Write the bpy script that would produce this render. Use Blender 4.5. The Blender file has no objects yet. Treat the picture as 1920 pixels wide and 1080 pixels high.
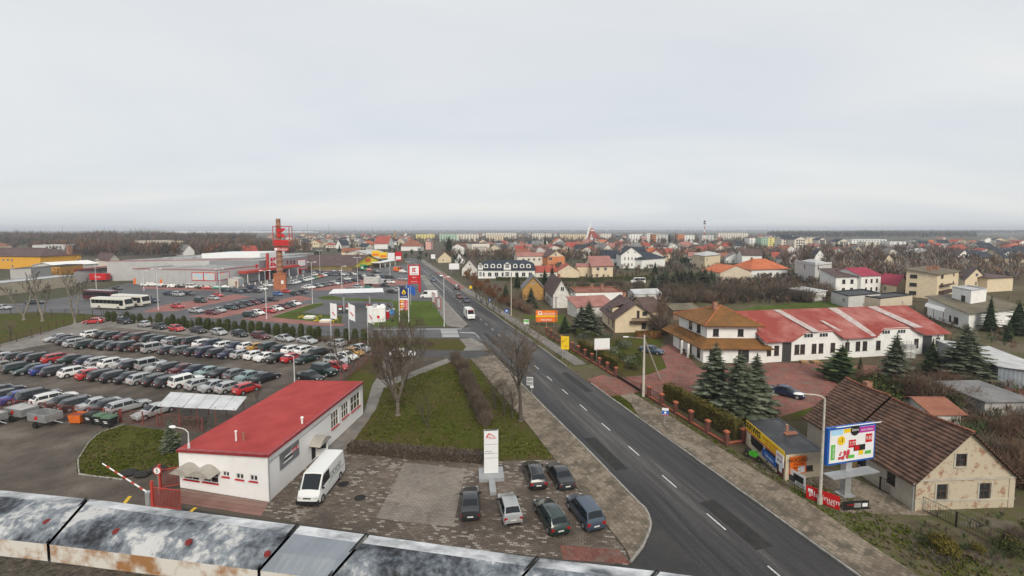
import bpy, math, random
from math import sin, cos, tan, pi, radians, sqrt, atan2
from mathutils import Vector, Matrix, noise as mnoise
SC = bpy.context.scene
COL = SC.collection
random.seed(7)
# ---------------------------------------------------------------- camera, sky, sun, exposure
F = 853.0            # focal length in pixels of a 1920 wide picture (a 16 mm lens)
H = 23.0             # eye height over the street, standing on a flat roof
YH = 430.0           # horizon row
PITCH = radians(4.0)
CY = YH + F * tan(PITCH)
cam_d = bpy.data.cameras.new('camera')
cam_d.sensor_fit = 'HORIZONTAL'; cam_d.sensor_width = 36.0; cam_d.lens = 36.0 * F / 1920.0
cam_d.shift_y = (CY - 540.0) / 1920.0
cam_d.clip_start = 0.1; cam_d.clip_end = 60000.0
cam = bpy.data.objects.new('camera', cam_d); COL.objects.link(cam)
cam.location = (0, 0, H); cam.rotation_euler = (radians(90) - PITCH, 0, 0)
SC.camera = cam
SUN_EL, SUN_AZ = radians(38), radians(168)     # azimuth clockwise from +Y: behind the camera, to the right
world = bpy.data.worlds.new('World'); SC.world = world; world.use_nodes = True
nt = world.node_tree; nt.nodes.clear()
wo = nt.nodes.new('ShaderNodeOutputWorld'); bg = nt.nodes.new('ShaderNodeBackground')
sky = nt.nodes.new('ShaderNodeTexSky'); sky.sky_type = 'NISHITA'; sky.sun_disc = False
sky.sun_elevation = SUN_EL; sky.sun_rotation = SUN_AZ; sky.air_density = 1.0; sky.dust_density = 2.0
tc = nt.nodes.new('ShaderNodeTexCoord')
sep = nt.nodes.new('ShaderNodeSeparateXYZ'); nt.links.new(tc.outputs['Generated'], sep.inputs[0])
# project the direction on a flat cloud deck
mx = nt.nodes.new('ShaderNodeMath'); mx.operation = 'ADD'; mx.inputs[1].default_value = 0.16
ab = nt.nodes.new('ShaderNodeMath'); ab.operation = 'ABSOLUTE'
nt.links.new(sep.outputs['Z'], ab.inputs[0]); nt.links.new(ab.outputs[0], mx.inputs[0])
dx = nt.nodes.new('ShaderNodeMath'); dx.operation = 'DIVIDE'; dy = nt.nodes.new('ShaderNodeMath'); dy.operation = 'DIVIDE'
nt.links.new(sep.outputs['X'], dx.inputs[0]); nt.links.new(mx.outputs[0], dx.inputs[1])
nt.links.new(sep.outputs['Y'], dy.inputs[0]); nt.links.new(mx.outputs[0], dy.inputs[1])
cmb = nt.nodes.new('ShaderNodeCombineXYZ'); nt.links.new(dx.outputs[0], cmb.inputs[0]); nt.links.new(dy.outputs[0], cmb.inputs[1])
mp = nt.nodes.new('ShaderNodeMapping'); mp.inputs['Scale'].default_value = (0.36, 0.8, 1); mp.inputs['Rotation'].default_value = (0, 0, radians(-32))
nt.links.new(cmb.outputs[0], mp.inputs[0])
n1 = nt.nodes.new('ShaderNodeTexNoise'); n1.inputs['Scale'].default_value = 0.9; n1.inputs['Detail'].default_value = 5; n1.inputs['Roughness'].default_value = 0.5
n1.inputs['Distortion'].default_value = 0.6
nt.links.new(mp.outputs[0], n1.inputs['Vector'])
cr = nt.nodes.new('ShaderNodeValToRGB')
cr.color_ramp.elements[0].position = 0.30; cr.color_ramp.elements[0].color = (0.755, 0.80, 0.85, 1)
cr.color_ramp.elements[1].position = 0.72; cr.color_ramp.elements[1].color = (0.965, 0.96, 0.935, 1)
nt.links.new(n1.outputs['Fac'], cr.inputs[0])
sc_ = nt.nodes.new('ShaderNodeVectorMath'); sc_.operation = 'SCALE'; sc_.inputs['Scale'].default_value = 5.0
nt.links.new(cr.outputs[0], sc_.inputs[0])
mixc = nt.nodes.new('ShaderNodeMix'); mixc.data_type = 'RGBA'; mixc.inputs['Factor'].default_value = 0.93
nt.links.new(sky.outputs[0], mixc.inputs['A']); nt.links.new(sc_.outputs[0], mixc.inputs['B'])
nt.links.new(mixc.outputs['Result'], bg.inputs['Color']); bg.inputs['Strength'].default_value = 0.1
nt.links.new(bg.outputs[0], wo.inputs['Surface'])
sun_d = bpy.data.lights.new('sun', 'SUN'); sun_d.energy = 1.5; sun_d.angle = radians(26); sun_d.color = (1.0, 0.93, 0.81)
sun = bpy.data.objects.new('sun', sun_d); COL.objects.link(sun)
to_sun = Vector((sin(SUN_AZ) * cos(SUN_EL), cos(SUN_AZ) * cos(SUN_EL), sin(SUN_EL)))
sun.rotation_euler = to_sun.to_track_quat('Z', 'Y').to_euler(); sun.location = (0, -20, 60)
vs = SC.view_settings
vs.view_transform = 'Standard'; vs.look = 'None'; vs.gamma = 1.0; vs.use_curve_mapping = False; vs.exposure = 0.88
SC.render.engine = 'CYCLES'
SC.cycles.use_denoising = True
SC.cycles.max_bounces = 5; SC.cycles.diffuse_bounces = 2; SC.cycles.glossy_bounces = 2; SC.cycles.volume_bounces = 0
SC.cycles.transparent_max_bounces = 8
# ---------------------------------------------------------------- surveying helpers
def ray(u, v):
 a = (u - 960.0) / F; b = (v - CY) / F
 return Vector((a, cos(PITCH) - b * sin(PITCH), -sin(PITCH) - b * cos(PITCH)))
def G(u, v, z=0.0):
 d = ray(u, v); t = (z - H) / d.z
 return Vector((d.x * t, d.y * t, z))
def AT(u, v, Y):
 d = ray(u, v); t = Y / d.y
 return Vector((d.x * t, Y, H + d.z * t))
def PIX(p):
 y, z = p[1], p[2] - H
 c = y * cos(PITCH) - z * sin(PITCH); n = -(y * sin(PITCH) + z * cos(PITCH))
 return 960 + F * p[0] / c, CY + F * n / c
def ZAT(p, v):
 """height at which the vertical over p crosses picture row v"""
 d = ray(960, v); return H + d.z * p[1] / d.y
def V2(a): return Vector((a[0], a[1], 0))
# road frame: the street runs straight away from the camera to the upper left
_r = ray(705, YH); RD = Vector((_r.x, _r.y, 0)).normalized(); RN = Vector((RD.y, -RD.x, 0))
RO = G(1062, 737)
def ROAD(t, s, z=0.0): return RO + RD * t + RN * s + Vector((0, 0, z))
def road_ts(p): d = Vector(p) - RO; return d.dot(RD), d.dot(RN)
# ---------------------------------------------------------------- materials
MATS = {}
def _nodes(name):
 m = bpy.data.materials.new(name); m.use_nodes = True
 n = m.node_tree; b = n.nodes['Principled BSDF']; return m, n, b
def mat(name, col, rough=0.8, var=0.12, scale=1.5, metal=0.0, spec=0.4, bump=0.0, coat=0.0, col2=None, detail=4, coords='world', mixpos=(0.35, 0.68), per_obj=0.0):
 if name in MATS: return MATS[name]
 m, n, b = _nodes(name); L = n.links
 b.inputs['Roughness'].default_value = rough; b.inputs['Metallic'].default_value = metal
 b.inputs['Specular IOR Level'].default_value = spec
 if coat: b.inputs['Coat Weight'].default_value = coat; b.inputs['Coat Roughness'].default_value = 0.06
 c = (col[0], col[1], col[2], 1)
 if var <= 0 and col2 is None:
  b.inputs['Base Color'].default_value = c
  src = None
 else:
  if coords == 'world': g = n.nodes.new('ShaderNodeNewGeometry').outputs['Position']
  else: g = n.nodes.new('ShaderNodeTexCoord').outputs['Object']
  ns = n.nodes.new('ShaderNodeTexNoise'); ns.inputs['Scale'].default_value = scale; ns.inputs['Detail'].default_value = detail; ns.inputs['Roughness'].default_value = 0.62
  L.new(g, ns.inputs['Vector'])
  rp = n.nodes.new('ShaderNodeValToRGB')
  rp.color_ramp.elements[0].position = mixpos[0]; rp.color_ramp.elements[1].position = mixpos[1]
  if col2 is None:
   rp.color_ramp.elements[0].color = tuple(x * (1 - var) for x in col[:3]) + (1,)
   rp.color_ramp.elements[1].color = tuple(min(1, x * (1 + var)) for x in col[:3]) + (1,)
  else:
   rp.color_ramp.elements[0].color = c; rp.color_ramp.elements[1].color = (col2[0], col2[1], col2[2], 1)
  L.new(ns.outputs['Fac'], rp.inputs[0]); src = rp.outputs[0]
  if per_obj:
   oi = n.nodes.new('ShaderNodeObjectInfo'); hs = n.nodes.new('ShaderNodeHueSaturation')
   mr = n.nodes.new('ShaderNodeMapRange'); mr.inputs['To Min'].default_value = 1 - per_obj; mr.inputs['To Max'].default_value = 1 + per_obj
   L.new(oi.outputs['Random'], mr.inputs['Value']); L.new(mr.outputs[0], hs.inputs['Value']); L.new(src, hs.inputs['Color']); src = hs.outputs[0]
  L.new(src, b.inputs['Base Color'])
  if bump:
   bp = n.nodes.new('ShaderNodeBump'); bp.inputs['Strength'].default_value = bump; bp.inputs['Distance'].default_value = 0.05
   L.new(ns.outputs['Fac'], bp.inputs['Height']); L.new(bp.outputs[0], b.inputs['Normal'])
 MATS[name] = m; return m
def ground_mat(name, cols, scales=(0.05, 0.5, 6.0), weights=(0.5, 0.3, 0.2), rough=0.9, spec=0.25, bump=0.3):
 """three octaves of world-space noise through a colour ramp"""
 if name in MATS: return MATS[name]
 m, n, b = _nodes(name); L = n.links
 b.inputs['Roughness'].default_value = rough; b.inputs['Specular IOR Level'].default_value = spec
 g = n.nodes.new('ShaderNodeNewGeometry').outputs['Position']
 acc = None
 for s, w in zip(scales, weights):
  ns = n.nodes.new('ShaderNodeTexNoise'); ns.inputs['Scale'].default_value = s; ns.inputs['Detail'].default_value = 5; ns.inputs['Roughness'].default_value = 0.6
  L.new(g, ns.inputs['Vector'])
  mu = n.nodes.new('ShaderNodeMath'); mu.operation = 'MULTIPLY_ADD'; mu.inputs[1].default_value = w
  L.new(ns.outputs['Fac'], mu.inputs[0])
  if acc is None: mu.inputs[2].default_value = 0
  else: L.new(acc, mu.inputs[2])
  acc = mu.outputs[0]
 rp = n.nodes.new('ShaderNodeValToRGB'); el = rp.color_ramp.elements
 k = len(cols)
 for i, c in enumerate(cols):
  p = 0.415 + 0.17 * i / (k - 1)
  if i < 2: el[i].position = p; e = el[i]
  else: e = el.new(p)
  e.color = (c[0], c[1], c[2], 1)
 L.new(acc, rp.inputs[0]); L.new(rp.outputs[0], b.inputs['Base Color'])
 if bump:
  bp = n.nodes.new('ShaderNodeBump'); bp.inputs['Strength'].default_value = bump; bp.inputs['Distance'].default_value = 0.04
  L.new(ns.outputs['Fac'], bp.inputs['Height']); L.new(bp.outputs[0], b.inputs['Normal'])
 MATS[name] = m; return m
def brick_mat(name, c1, c2, mortar, w=0.2, h=0.1, msize=0.012, rot=0.0, vertical=None, rough=0.85, stain=None, bump=0.4, patch=0.35, stain_scale=0.35, stain_pos=(0.5, 0.62), speck=None):
 """brick / paver courses in metres; vertical = direction of the wall run for upright walls"""
 if name in MATS: return MATS[name]
 m, n, b = _nodes(name); L = n.links
 b.inputs['Roughness'].default_value = rough; b.inputs['Specular IOR Level'].default_value = 0.25
 g = n.nodes.new('ShaderNodeNewGeometry').outputs['Position']
 if vertical is None:
  mpn = n.nodes.new('ShaderNodeMapping'); mpn.inputs['Rotation'].default_value = (0, 0, rot); L.new(g, mpn.inputs[0]); vec = mpn.outputs[0]
 else:
  dt = n.nodes.new('ShaderNodeVectorMath'); dt.operation = 'DOT_PRODUCT'; dt.inputs[1].default_value = (vertical[0], vertical[1], 0); L.new(g, dt.inputs[0])
  sp = n.nodes.new('ShaderNodeSeparateXYZ'); L.new(g, sp.inputs[0]); cb = n.nodes.new('ShaderNodeCombineXYZ')
  L.new(dt.outputs['Value'], cb.inputs[0]); L.new(sp.outputs['Z'], cb.inputs[1]); vec = cb.outputs[0]
 br = n.nodes.new('ShaderNodeTexBrick'); L.new(vec, br.inputs['Vector'])
 br.inputs['Scale'].default_value = 1.0; br.inputs['Brick Width'].default_value = w; br.inputs['Row Height'].default_value = h
 br.inputs['Mortar Size'].default_value = msize; br.inputs['Mortar Smooth'].default_value = 0.2; br.inputs['Bias'].default_value = 0.0
 br.inputs['Color1'].default_value = (*c1, 1); br.inputs['Color2'].default_value = (*c2, 1); br.inputs['Mortar'].default_value = (*mortar, 1)
 ns = n.nodes.new('ShaderNodeTexNoise'); ns.inputs['Scale'].default_value = stain_scale; ns.inputs['Detail'].default_value = 6; ns.inputs['Roughness'].default_value = 0.65; L.new(g, ns.inputs['Vector'])
 mr = n.nodes.new('ShaderNodeMapRange'); mr.inputs['From Min'].default_value = 0.3; mr.inputs['From Max'].default_value = 0.7; mr.inputs['To Min'].default_value = 1 - patch; mr.inputs['To Max'].default_value = 1 + patch
 L.new(ns.outputs['Fac'], mr.inputs['Value'])
 hs = n.nodes.new('ShaderNodeHueSaturation'); L.new(br.outputs['Color'], hs.inputs['Color']); L.new(mr.outputs[0], hs.inputs['Value'])
 out = hs.outputs[0]
 if stain is not None:
  r2 = n.nodes.new('ShaderNodeMapRange'); r2.inputs['From Min'].default_value = stain_pos[0]; r2.inputs['From Max'].default_value = stain_pos[1]
  n2 = n.nodes.new('ShaderNodeTexNoise'); n2.inputs['Scale'].default_value = stain_scale * 2.3; n2.inputs['Detail'].default_value = 7; n2.inputs['Roughness'].default_value = 0.7; L.new(g, n2.inputs['Vector'])
  L.new(n2.outputs['Fac'], r2.inputs['Value'])
  mixn = n.nodes.new('ShaderNodeMix'); mixn.data_type = 'RGBA'; L.new(r2.outputs[0], mixn.inputs['Factor']); L.new(out, mixn.inputs['A']); mixn.inputs['B'].default_value = (*stain, 1)
  out = mixn.outputs['Result']
 if speck is not None:      # single paler stones, in clusters
  b2 = n.nodes.new('ShaderNodeTexBrick'); L.new(vec, b2.inputs['Vector']); b2.inputs['Color1'].default_value = (0, 0, 0, 1); b2.inputs['Color2'].default_value = (1, 1, 1, 1); b2.inputs['Mortar'].default_value = (0, 0, 0, 1)
  for k_ in ('Scale', 'Brick Width', 'Row Height', 'Mortar Size'): b2.inputs[k_].default_value = br.inputs[k_].default_value
  n3 = n.nodes.new('ShaderNodeTexNoise'); n3.inputs['Scale'].default_value = 0.3; n3.inputs['Detail'].default_value = 5; L.new(g, n3.inputs['Vector'])
  ad = n.nodes.new('ShaderNodeMath'); ad.operation = 'MULTIPLY_ADD'; ad.inputs[1].default_value = 1.5; L.new(n3.outputs['Fac'], ad.inputs[0]); L.new(b2.outputs['Color'], ad.inputs[2])
  r3 = n.nodes.new('ShaderNodeMapRange'); r3.inputs['From Min'].default_value = 1.58; r3.inputs['From Max'].default_value = 1.66; L.new(ad.outputs[0], r3.inputs['Value'])
  m3 = n.nodes.new('ShaderNodeMix'); m3.data_type = 'RGBA'; L.new(r3.outputs[0], m3.inputs['Factor']); L.new(out, m3.inputs['A']); m3.inputs['B'].default_value = (*speck, 1); out = m3.outputs['Result']
 L.new(out, b.inputs['Base Color'])
 if bump:
  bp = n.nodes.new('ShaderNodeBump'); bp.inputs['Strength'].default_value = bump; bp.inputs['Distance'].default_value = 0.02; bp.invert = True
  L.new(br.outputs['Fac'], bp.inputs['Height']); L.new(bp.outputs[0], b.inputs['Normal'])
 MATS[name] = m; return m
def rib_mat(name, col, col2, direction, period=0.3, rough=0.6, metal=0.0, noise_mix=0.5, nscale=0.6, bump=0.6, pos=(0.4, 0.65), depth=0.06):
 """sheet with ribs / tile courses at right angles to a world direction, weathered by noise"""
 if name in MATS: return MATS[name]
 m, n, b = _nodes(name); L = n.links
 b.inputs['Roughness'].default_value = rough; b.inputs['Metallic'].default_value = metal; b.inputs['Specular IOR Level'].default_value = 0.3
 g = n.nodes.new('ShaderNodeNewGeometry').outputs['Position']
 dt = n.nodes.new('ShaderNodeVectorMath'); dt.operation = 'DOT_PRODUCT'; dt.inputs[1].default_value = tuple(direction); L.new(g, dt.inputs[0])
 mu = n.nodes.new('ShaderNodeMath'); mu.operation = 'MULTIPLY'; mu.inputs[1].default_value = 2 * pi / period; L.new(dt.outputs['Value'], mu.inputs[0])
 sn = n.nodes.new('ShaderNodeMath'); sn.operation = 'SINE'; L.new(mu.outputs[0], sn.inputs[0])
 ns = n.nodes.new('ShaderNodeTexNoise'); ns.inputs['Scale'].default_value = nscale; ns.inputs['Detail'].default_value = 6; ns.inputs['Roughness'].default_value = 0.65; L.new(g, ns.inputs['Vector'])
 rp = n.nodes.new('ShaderNodeValToRGB'); rp.color_ramp.elements[0].position = pos[0]; rp.color_ramp.elements[1].position = pos[1]
 rp.color_ramp.elements[0].color = (*col, 1); rp.color_ramp.elements[1].color = (*col2, 1); L.new(ns.outputs['Fac'], rp.inputs[0])
 L.new(rp.outputs[0], b.inputs['Base Color'])
 bp = n.nodes.new('ShaderNodeBump'); bp.inputs['Strength'].default_value = bump; bp.inputs['Distance'].default_value = depth
 L.new(sn.outputs[0], bp.inputs['Height']); L.new(bp.outputs[0], b.inputs['Normal'])
 MATS[name] = m; return m
def emit_free_glass(name='window_glass', col=(0.02, 0.025, 0.03), rough=0.08):
 return mat(name, col, rough=rough, var=0.0, spec=0.6)
# ---------------------------------------------------------------- mesh building
class MB:
 def __init__(s): s.v = []; s.f = []; s.m = []
 def add(s, vs, fs, mi=0):
  o = len(s.v); s.v += [tuple(p) for p in vs]
  for f in fs: s.f.append(tuple(i + o for i in f)); s.m.append(mi)
  return s
 def quad(s, a, b, c, d, mi=0): return s.add([a, b, c, d], [(0, 1, 2, 3)], mi)
 def poly(s, pts, mi=0): return s.add(pts, [tuple(range(len(pts)))], mi)
 def prism(s, pts, z0, z1, mi=0, mt=None):
  n = len(pts); zt = z1 if isinstance(z1, (list, tuple)) else [z1] * n; zb = z0 if isinstance(z0, (list, tuple)) else [z0] * n
  vs = [(p[0], p[1], zb[i]) for i, p in enumerate(pts)] + [(p[0], p[1], zt[i]) for i, p in enumerate(pts)]
  s.add(vs, [(i, (i + 1) % n, (i + 1) % n + n, i + n) for i in range(n)] + [tuple(range(n))[::-1]], mi)
  s.add(vs, [tuple(range(n, 2 * n))], mi if mt is None else mt); return s
 def obox(s, o, a, b, c, mi=0):
  o, a, b, c = Vector(o), Vector(a), Vector(b), Vector(c)
  vs = [o, o + a, o + a + b, o + b, o + c, o + a + c, o + a + b + c, o + b + c]
  return s.add(vs, [(0, 3, 2, 1), (4, 5, 6, 7), (0, 1, 5, 4), (1, 2, 6, 5), (2, 3, 7, 6), (3, 0, 4, 7)], mi)
 def box(s, x0, y0, z0, x1, y1, z1, mi=0): return s.obox((x0, y0, z0), (x1 - x0, 0, 0), (0, y1 - y0, 0), (0, 0, z1 - z0), mi)
 def cbox(s, c, dx, dy, dz, mi=0): return s.box(c[0] - dx / 2, c[1] - dy / 2, c[2] - dz / 2, c[0] + dx / 2, c[1] + dy / 2, c[2] + dz / 2, mi)
 def tube(s, p, q, r0, r1=None, n=6, mi=0, caps=True):
  p, q = Vector(p), Vector(q); r1 = r0 if r1 is None else r1
  d = q - p
  if d.length < 1e-6: return s
  d.normalize(); u = d.orthogonal().normalized(); w = d.cross(u)
  vs = [p + (u * cos(2 * pi * i / n) + w * sin(2 * pi * i / n)) * r0 for i in range(n)] + [q + (u * cos(2 * pi * i / n) + w * sin(2 * pi * i / n)) * r1 for i in range(n)]
  fs = [(i, (i + 1) % n, (i + 1) % n + n, i + n) for i in range(n)]
  if caps: fs += [tuple(range(n))[::-1], tuple(range(n, 2 * n))]
  return s.add(vs, fs, mi)
 def path(s, pts, r, n=6, mi=0):
  for a, b in zip(pts[:-1], pts[1:]): s.tube(a, b, r, r, n, mi)
  return s
 def ring(s, c, axis, r, t, n=16, k=4, mi=0):
  axis = Vector(axis).normalized(); u = axis.orthogonal().normalized(); w = axis.cross(u); c = Vector(c); vs = []
  for i in range(n):
   a = 2 * pi * i / n; e = u * cos(a) + w * sin(a)
   for j in range(k):
    b = 2 * pi * j / k; vs.append(c + e * (r + t * cos(b)) + axis * (t * sin(b)))
  return s.add(vs, [(i * k + j, ((i + 1) % n) * k + j, ((i + 1) % n) * k + (j + 1) % k, i * k + (j + 1) % k) for i in range(n) for j in range(k)], mi)
 def mesh(s, name, smooth=None):
  me = bpy.data.meshes.new(name); me.from_pydata(s.v, [], s.f)
  if any(s.m): me.polygons.foreach_set('material_index', s.m)
  if smooth is not None:
   me.polygons.foreach_set('use_smooth', [True] * len(me.polygons))
   me.set_sharp_from_angle(angle=radians(smooth))
  me.update(); return me
 def build(s, name, mats, parent=None, smooth=None, off=None):
  if off is not None: s.v = [(a - off[0], b - off[1], c - off[2]) for a, b, c in s.v]
  me = s.mesh(name, smooth)
  for m in (mats if isinstance(mats, (list, tuple)) else [mats]): me.materials.append(m)
  return link(name, me, parent)
def link(name, data, parent=None, loc=None, rz=None):
 o = bpy.data.objects.new(name, data); COL.objects.link(o)
 if parent is not None: o.parent = parent
 if loc is not None: o.location = loc
 if rz is not None: o.rotation_euler = (0, 0, rz)
 return o
def tag(o, label=None, cat=None, group=None, kind=None):
 if label: o['label'] = label
 if cat: o['category'] = cat
 if group: o['group'] = group
 if kind: o['kind'] = kind
 return o
def thing(name, loc, label, cat, group=None, rz=0.0):
 o = link(name, None, None, loc, rz); o.empty_display_size = 0.3
 return tag(o, label, cat, group)
def structure(name, mb, m, parent=None, label=None):
 o = mb.build(name, m, parent)
 if parent is None: o['kind'] = 'structure'
 if label: o['label'] = label
 return o
def copy_tree(o, parent=None):
 c = o.copy(); COL.objects.link(c); c.parent = parent
 for ch in KIDS.get(o.name, []) or o.children: copy_tree(ch, c)
 return c
KIDS = {}
ORD = ['first', 'second', 'third', 'fourth', 'fifth', 'sixth', 'seventh', 'eighth', 'ninth', 'tenth', 'eleventh', 'twelfth', 'thirteenth', 'fourteenth', 'fifteenth', 'sixteenth', 'seventeenth', 'eighteenth', 'nineteenth', 'twentieth']
def ordn(i):
 if i < 20: return ORD[i]
 t = {2: 'twenty', 3: 'thirty', 4: 'forty', 5: 'fifty', 6: 'sixty', 7: 'seventy', 8: 'eighty', 9: 'ninety'}
 n = i + 1; h = ''
 if n > 100: h = 'hundred and '; n -= 100
 if n == 100: return 'hundredth'
 if n <= 20: return h + ORD[n - 1]
 return h + ((t[n // 10][:-1] + 'ieth') if n % 10 == 0 else t[n // 10] + '-' + ORD[n % 10 - 1])
def label_row(items):
 """items: (object, description, where). Alike ones are told apart by their order from the left of the photograph."""
 g = {}
 for o, d, w in items: g.setdefault((d, w), []).append(o)
 for (d, w), os_ in g.items():
  if len(os_) == 1: os_[0]['label'] = f'{d} {w}'; continue
  os_.sort(key=lambda o: PIX(o.location)[0])
  for i, o in enumerate(os_): o['label'] = f'{ordn(i)} {d} from the left {w}'
def text(s, size, m, parent, loc, xdir, up=(0, 0, 1), name='lettering', align='CENTER', ext=0.004, weight=0.0, wscale=1.0):
 """flat lettering standing on a surface: xdir is the reading direction, up the letters' upright"""
 c = bpy.data.curves.new(name, 'FONT'); c.body = s; c.size = size; c.align_x = align; c.align_y = 'CENTER'; c.extrude = ext; c.offset = weight
 c.resolution_u = 2; c.materials.append(m)
 tmp = bpy.data.objects.new(name, c); me = bpy.data.meshes.new_from_object(tmp); bpy.data.objects.remove(tmp); bpy.data.curves.remove(c)
 o = bpy.data.objects.new(name, me); COL.objects.link(o); o.parent = parent
 x = Vector(xdir).normalized(); u = Vector(up).normalized(); z = x.cross(u).normalized(); u = z.cross(x)
 M = Matrix((x, u, z)).transposed().to_4x4(); M.translation = Vector(loc)
 o.matrix_local = M @ Matrix.Diagonal((wscale, 1, 1, 1)); return o
# ---------------------------------------------------------------- ground, roads, pavements
M_asph = ground_mat('asphalt', [(0.022, 0.0205, 0.02), (0.034, 0.032, 0.031), (0.046, 0.043, 0.041), (0.062, 0.058, 0.055)], scales=(0.06, 0.45, 9.0), weights=(0.45, 0.3, 0.25), rough=0.62, spec=0.4, bump=0.15)
M_asph2 = ground_mat('asphalt_lot', [(0.075, 0.075, 0.08), (0.095, 0.095, 0.10), (0.12, 0.12, 0.125)], scales=(0.05, 0.3, 5.0), rough=0.75, bump=0.1)
M_yard = ground_mat('yard_paving', [(0.052, 0.042, 0.034), (0.08, 0.066, 0.053), (0.108, 0.09, 0.073), (0.155, 0.132, 0.108)], scales=(0.07, 0.35, 5.0), weights=(0.5, 0.32, 0.18), rough=0.8, bump=0.3)
M_conc = ground_mat('concrete_walk', [(0.14, 0.128, 0.114), (0.19, 0.175, 0.158), (0.245, 0.228, 0.207)], scales=(0.1, 0.8, 7.0))
M_grass = ground_mat('lawn_green', [(0.088, 0.064, 0.034), (0.078, 0.068, 0.024), (0.062, 0.068, 0.014), (0.072, 0.086, 0.015)], scales=(0.10, 0.7, 9.0), weights=(0.45, 0.3, 0.25), rough=1.0, spec=0.05, bump=0.6)
M_grass2 = ground_mat('lawn_fresh', [(0.065, 0.072, 0.02), (0.07, 0.10, 0.02), (0.085, 0.13, 0.026)], scales=(0.08, 0.5, 5.0), rough=1.0, spec=0.05, bump=0.6)
M_verge = ground_mat('verge_earth', [(0.085, 0.066, 0.045), (0.12, 0.10, 0.068), (0.085, 0.09, 0.032), (0.155, 0.135, 0.105)], scales=(0.15, 0.9, 8.0), rough=1.0, spec=0.05, bump=0.6)
M_scrub = ground_mat('scrub_earth', [(0.07, 0.054, 0.038), (0.105, 0.082, 0.056), (0.085, 0.082, 0.038), (0.135, 0.11, 0.08)], scales=(0.018, 0.12, 1.6), rough=1.0, spec=0.05)
M_town = ground_mat('terrain', [(0.075, 0.062, 0.05), (0.10, 0.085, 0.068), (0.065, 0.07, 0.04), (0.13, 0.112, 0.09)], scales=(0.004, 0.03, 0.6), rough=1.0, spec=0.05)
RZ = atan2(RD.y, RD.x)
M_pav = brick_mat('paver_brown', (0.115, 0.088, 0.070), (0.19, 0.155, 0.125), (0.05, 0.041, 0.034), w=0.42, h=0.21, msize=0.018, rot=radians(8), patch=0.4, stain=(0.072, 0.06, 0.05), stain_scale=0.16, stain_pos=(0.47, 0.66), speck=(0.30, 0.265, 0.225))
M_pav2 = brick_mat('paver_light', (0.215, 0.185, 0.158), (0.265, 0.23, 0.20), (0.09, 0.078, 0.066), w=0.42, h=0.21, msize=0.016, rot=radians(8), patch=0.25, stain=(0.12, 0.095, 0.078), stain_scale=0.3, stain_pos=(0.55, 0.68))
M_slab = brick_mat('slab_walk', (0.165, 0.132, 0.098), (0.25, 0.205, 0.158), (0.11, 0.088, 0.062), w=0.38, h=0.38, msize=0.02, rot=-RZ, patch=0.45, stain=(0.095, 0.082, 0.06), stain_scale=0.3, stain_pos=(0.47, 0.62), speck=(0.245, 0.205, 0.16))
M_red = brick_mat('paver_red', (0.19, 0.072, 0.056), (0.27, 0.115, 0.09), (0.10, 0.052, 0.042), w=0.4, h=0.2, msize=0.014, rot=-RZ, patch=0.35, stain=(0.17, 0.115, 0.095), stain_scale=0.25)
M_redlot = brick_mat('paver_pink', (0.25, 0.105, 0.09), (0.32, 0.15, 0.13), (0.16, 0.08, 0.07), w=0.4, h=0.2, rot=0.3, patch=0.2)
M_kerb = mat('kerb_concrete', (0.30, 0.285, 0.26), var=0.3, scale=2.0, bump=0.3)
M_white_paint = mat('road_paint_white', (0.55, 0.55, 0.54), var=0.25, scale=5)
M_yellow_paint = mat('road_paint_yellow', (0.62, 0.40, 0.03), var=0.25, scale=5)
M_road = ground_mat('road_asphalt', [(0.019, 0.0175, 0.0175), (0.033, 0.031, 0.031), (0.049, 0.046, 0.045), (0.095, 0.087, 0.082)], scales=(0.05, 0.30, 6.0), weights=(0.5, 0.32, 0.18), rough=0.6, spec=0.4, bump=0.15)
for nd in list(M_road.node_tree.nodes):      # wear runs along the lanes
 if nd.type == 'TEX_NOISE' and nd.inputs['Scale'].default_value < 1:
  lk = nd.inputs['Vector'].links[0].from_socket; mpg = M_road.node_tree.nodes.new('ShaderNodeMapping'); mpg.vector_type = 'TEXTURE'
  mpg.inputs['Rotation'].default_value = (0, 0, RZ); mpg.inputs['Scale'].default_value = (2.6, .16, 1); M_road.node_tree.links.new(lk, mpg.inputs[0]); M_road.node_tree.links.new(mpg.outputs[0], nd.inputs['Vector'])
def sheet(name, pts, m, z, parent=None):
 mb = MB(); mb.poly([(p[0], p[1], z) for p in pts]); return structure(name, mb, m, parent)
def gsheet(name, px, m, z, parent=None): return sheet(name, [G(u, v) for u, v in px], m, z, parent)
g = MB(); g.quad((-22000, -300, 0), (22000, -300, 0), (22000, 24000, 0), (-22000, 24000, 0))
structure('ground', g, M_town)
gsheet('scrub_ground', [(1000, 1300), (1400, 1300), (2700, 900), (2700, 540), (1500, 500), (940, 520), (960, 600), (1100, 720), (1300, 900)], M_scrub, 0.005)
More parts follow.
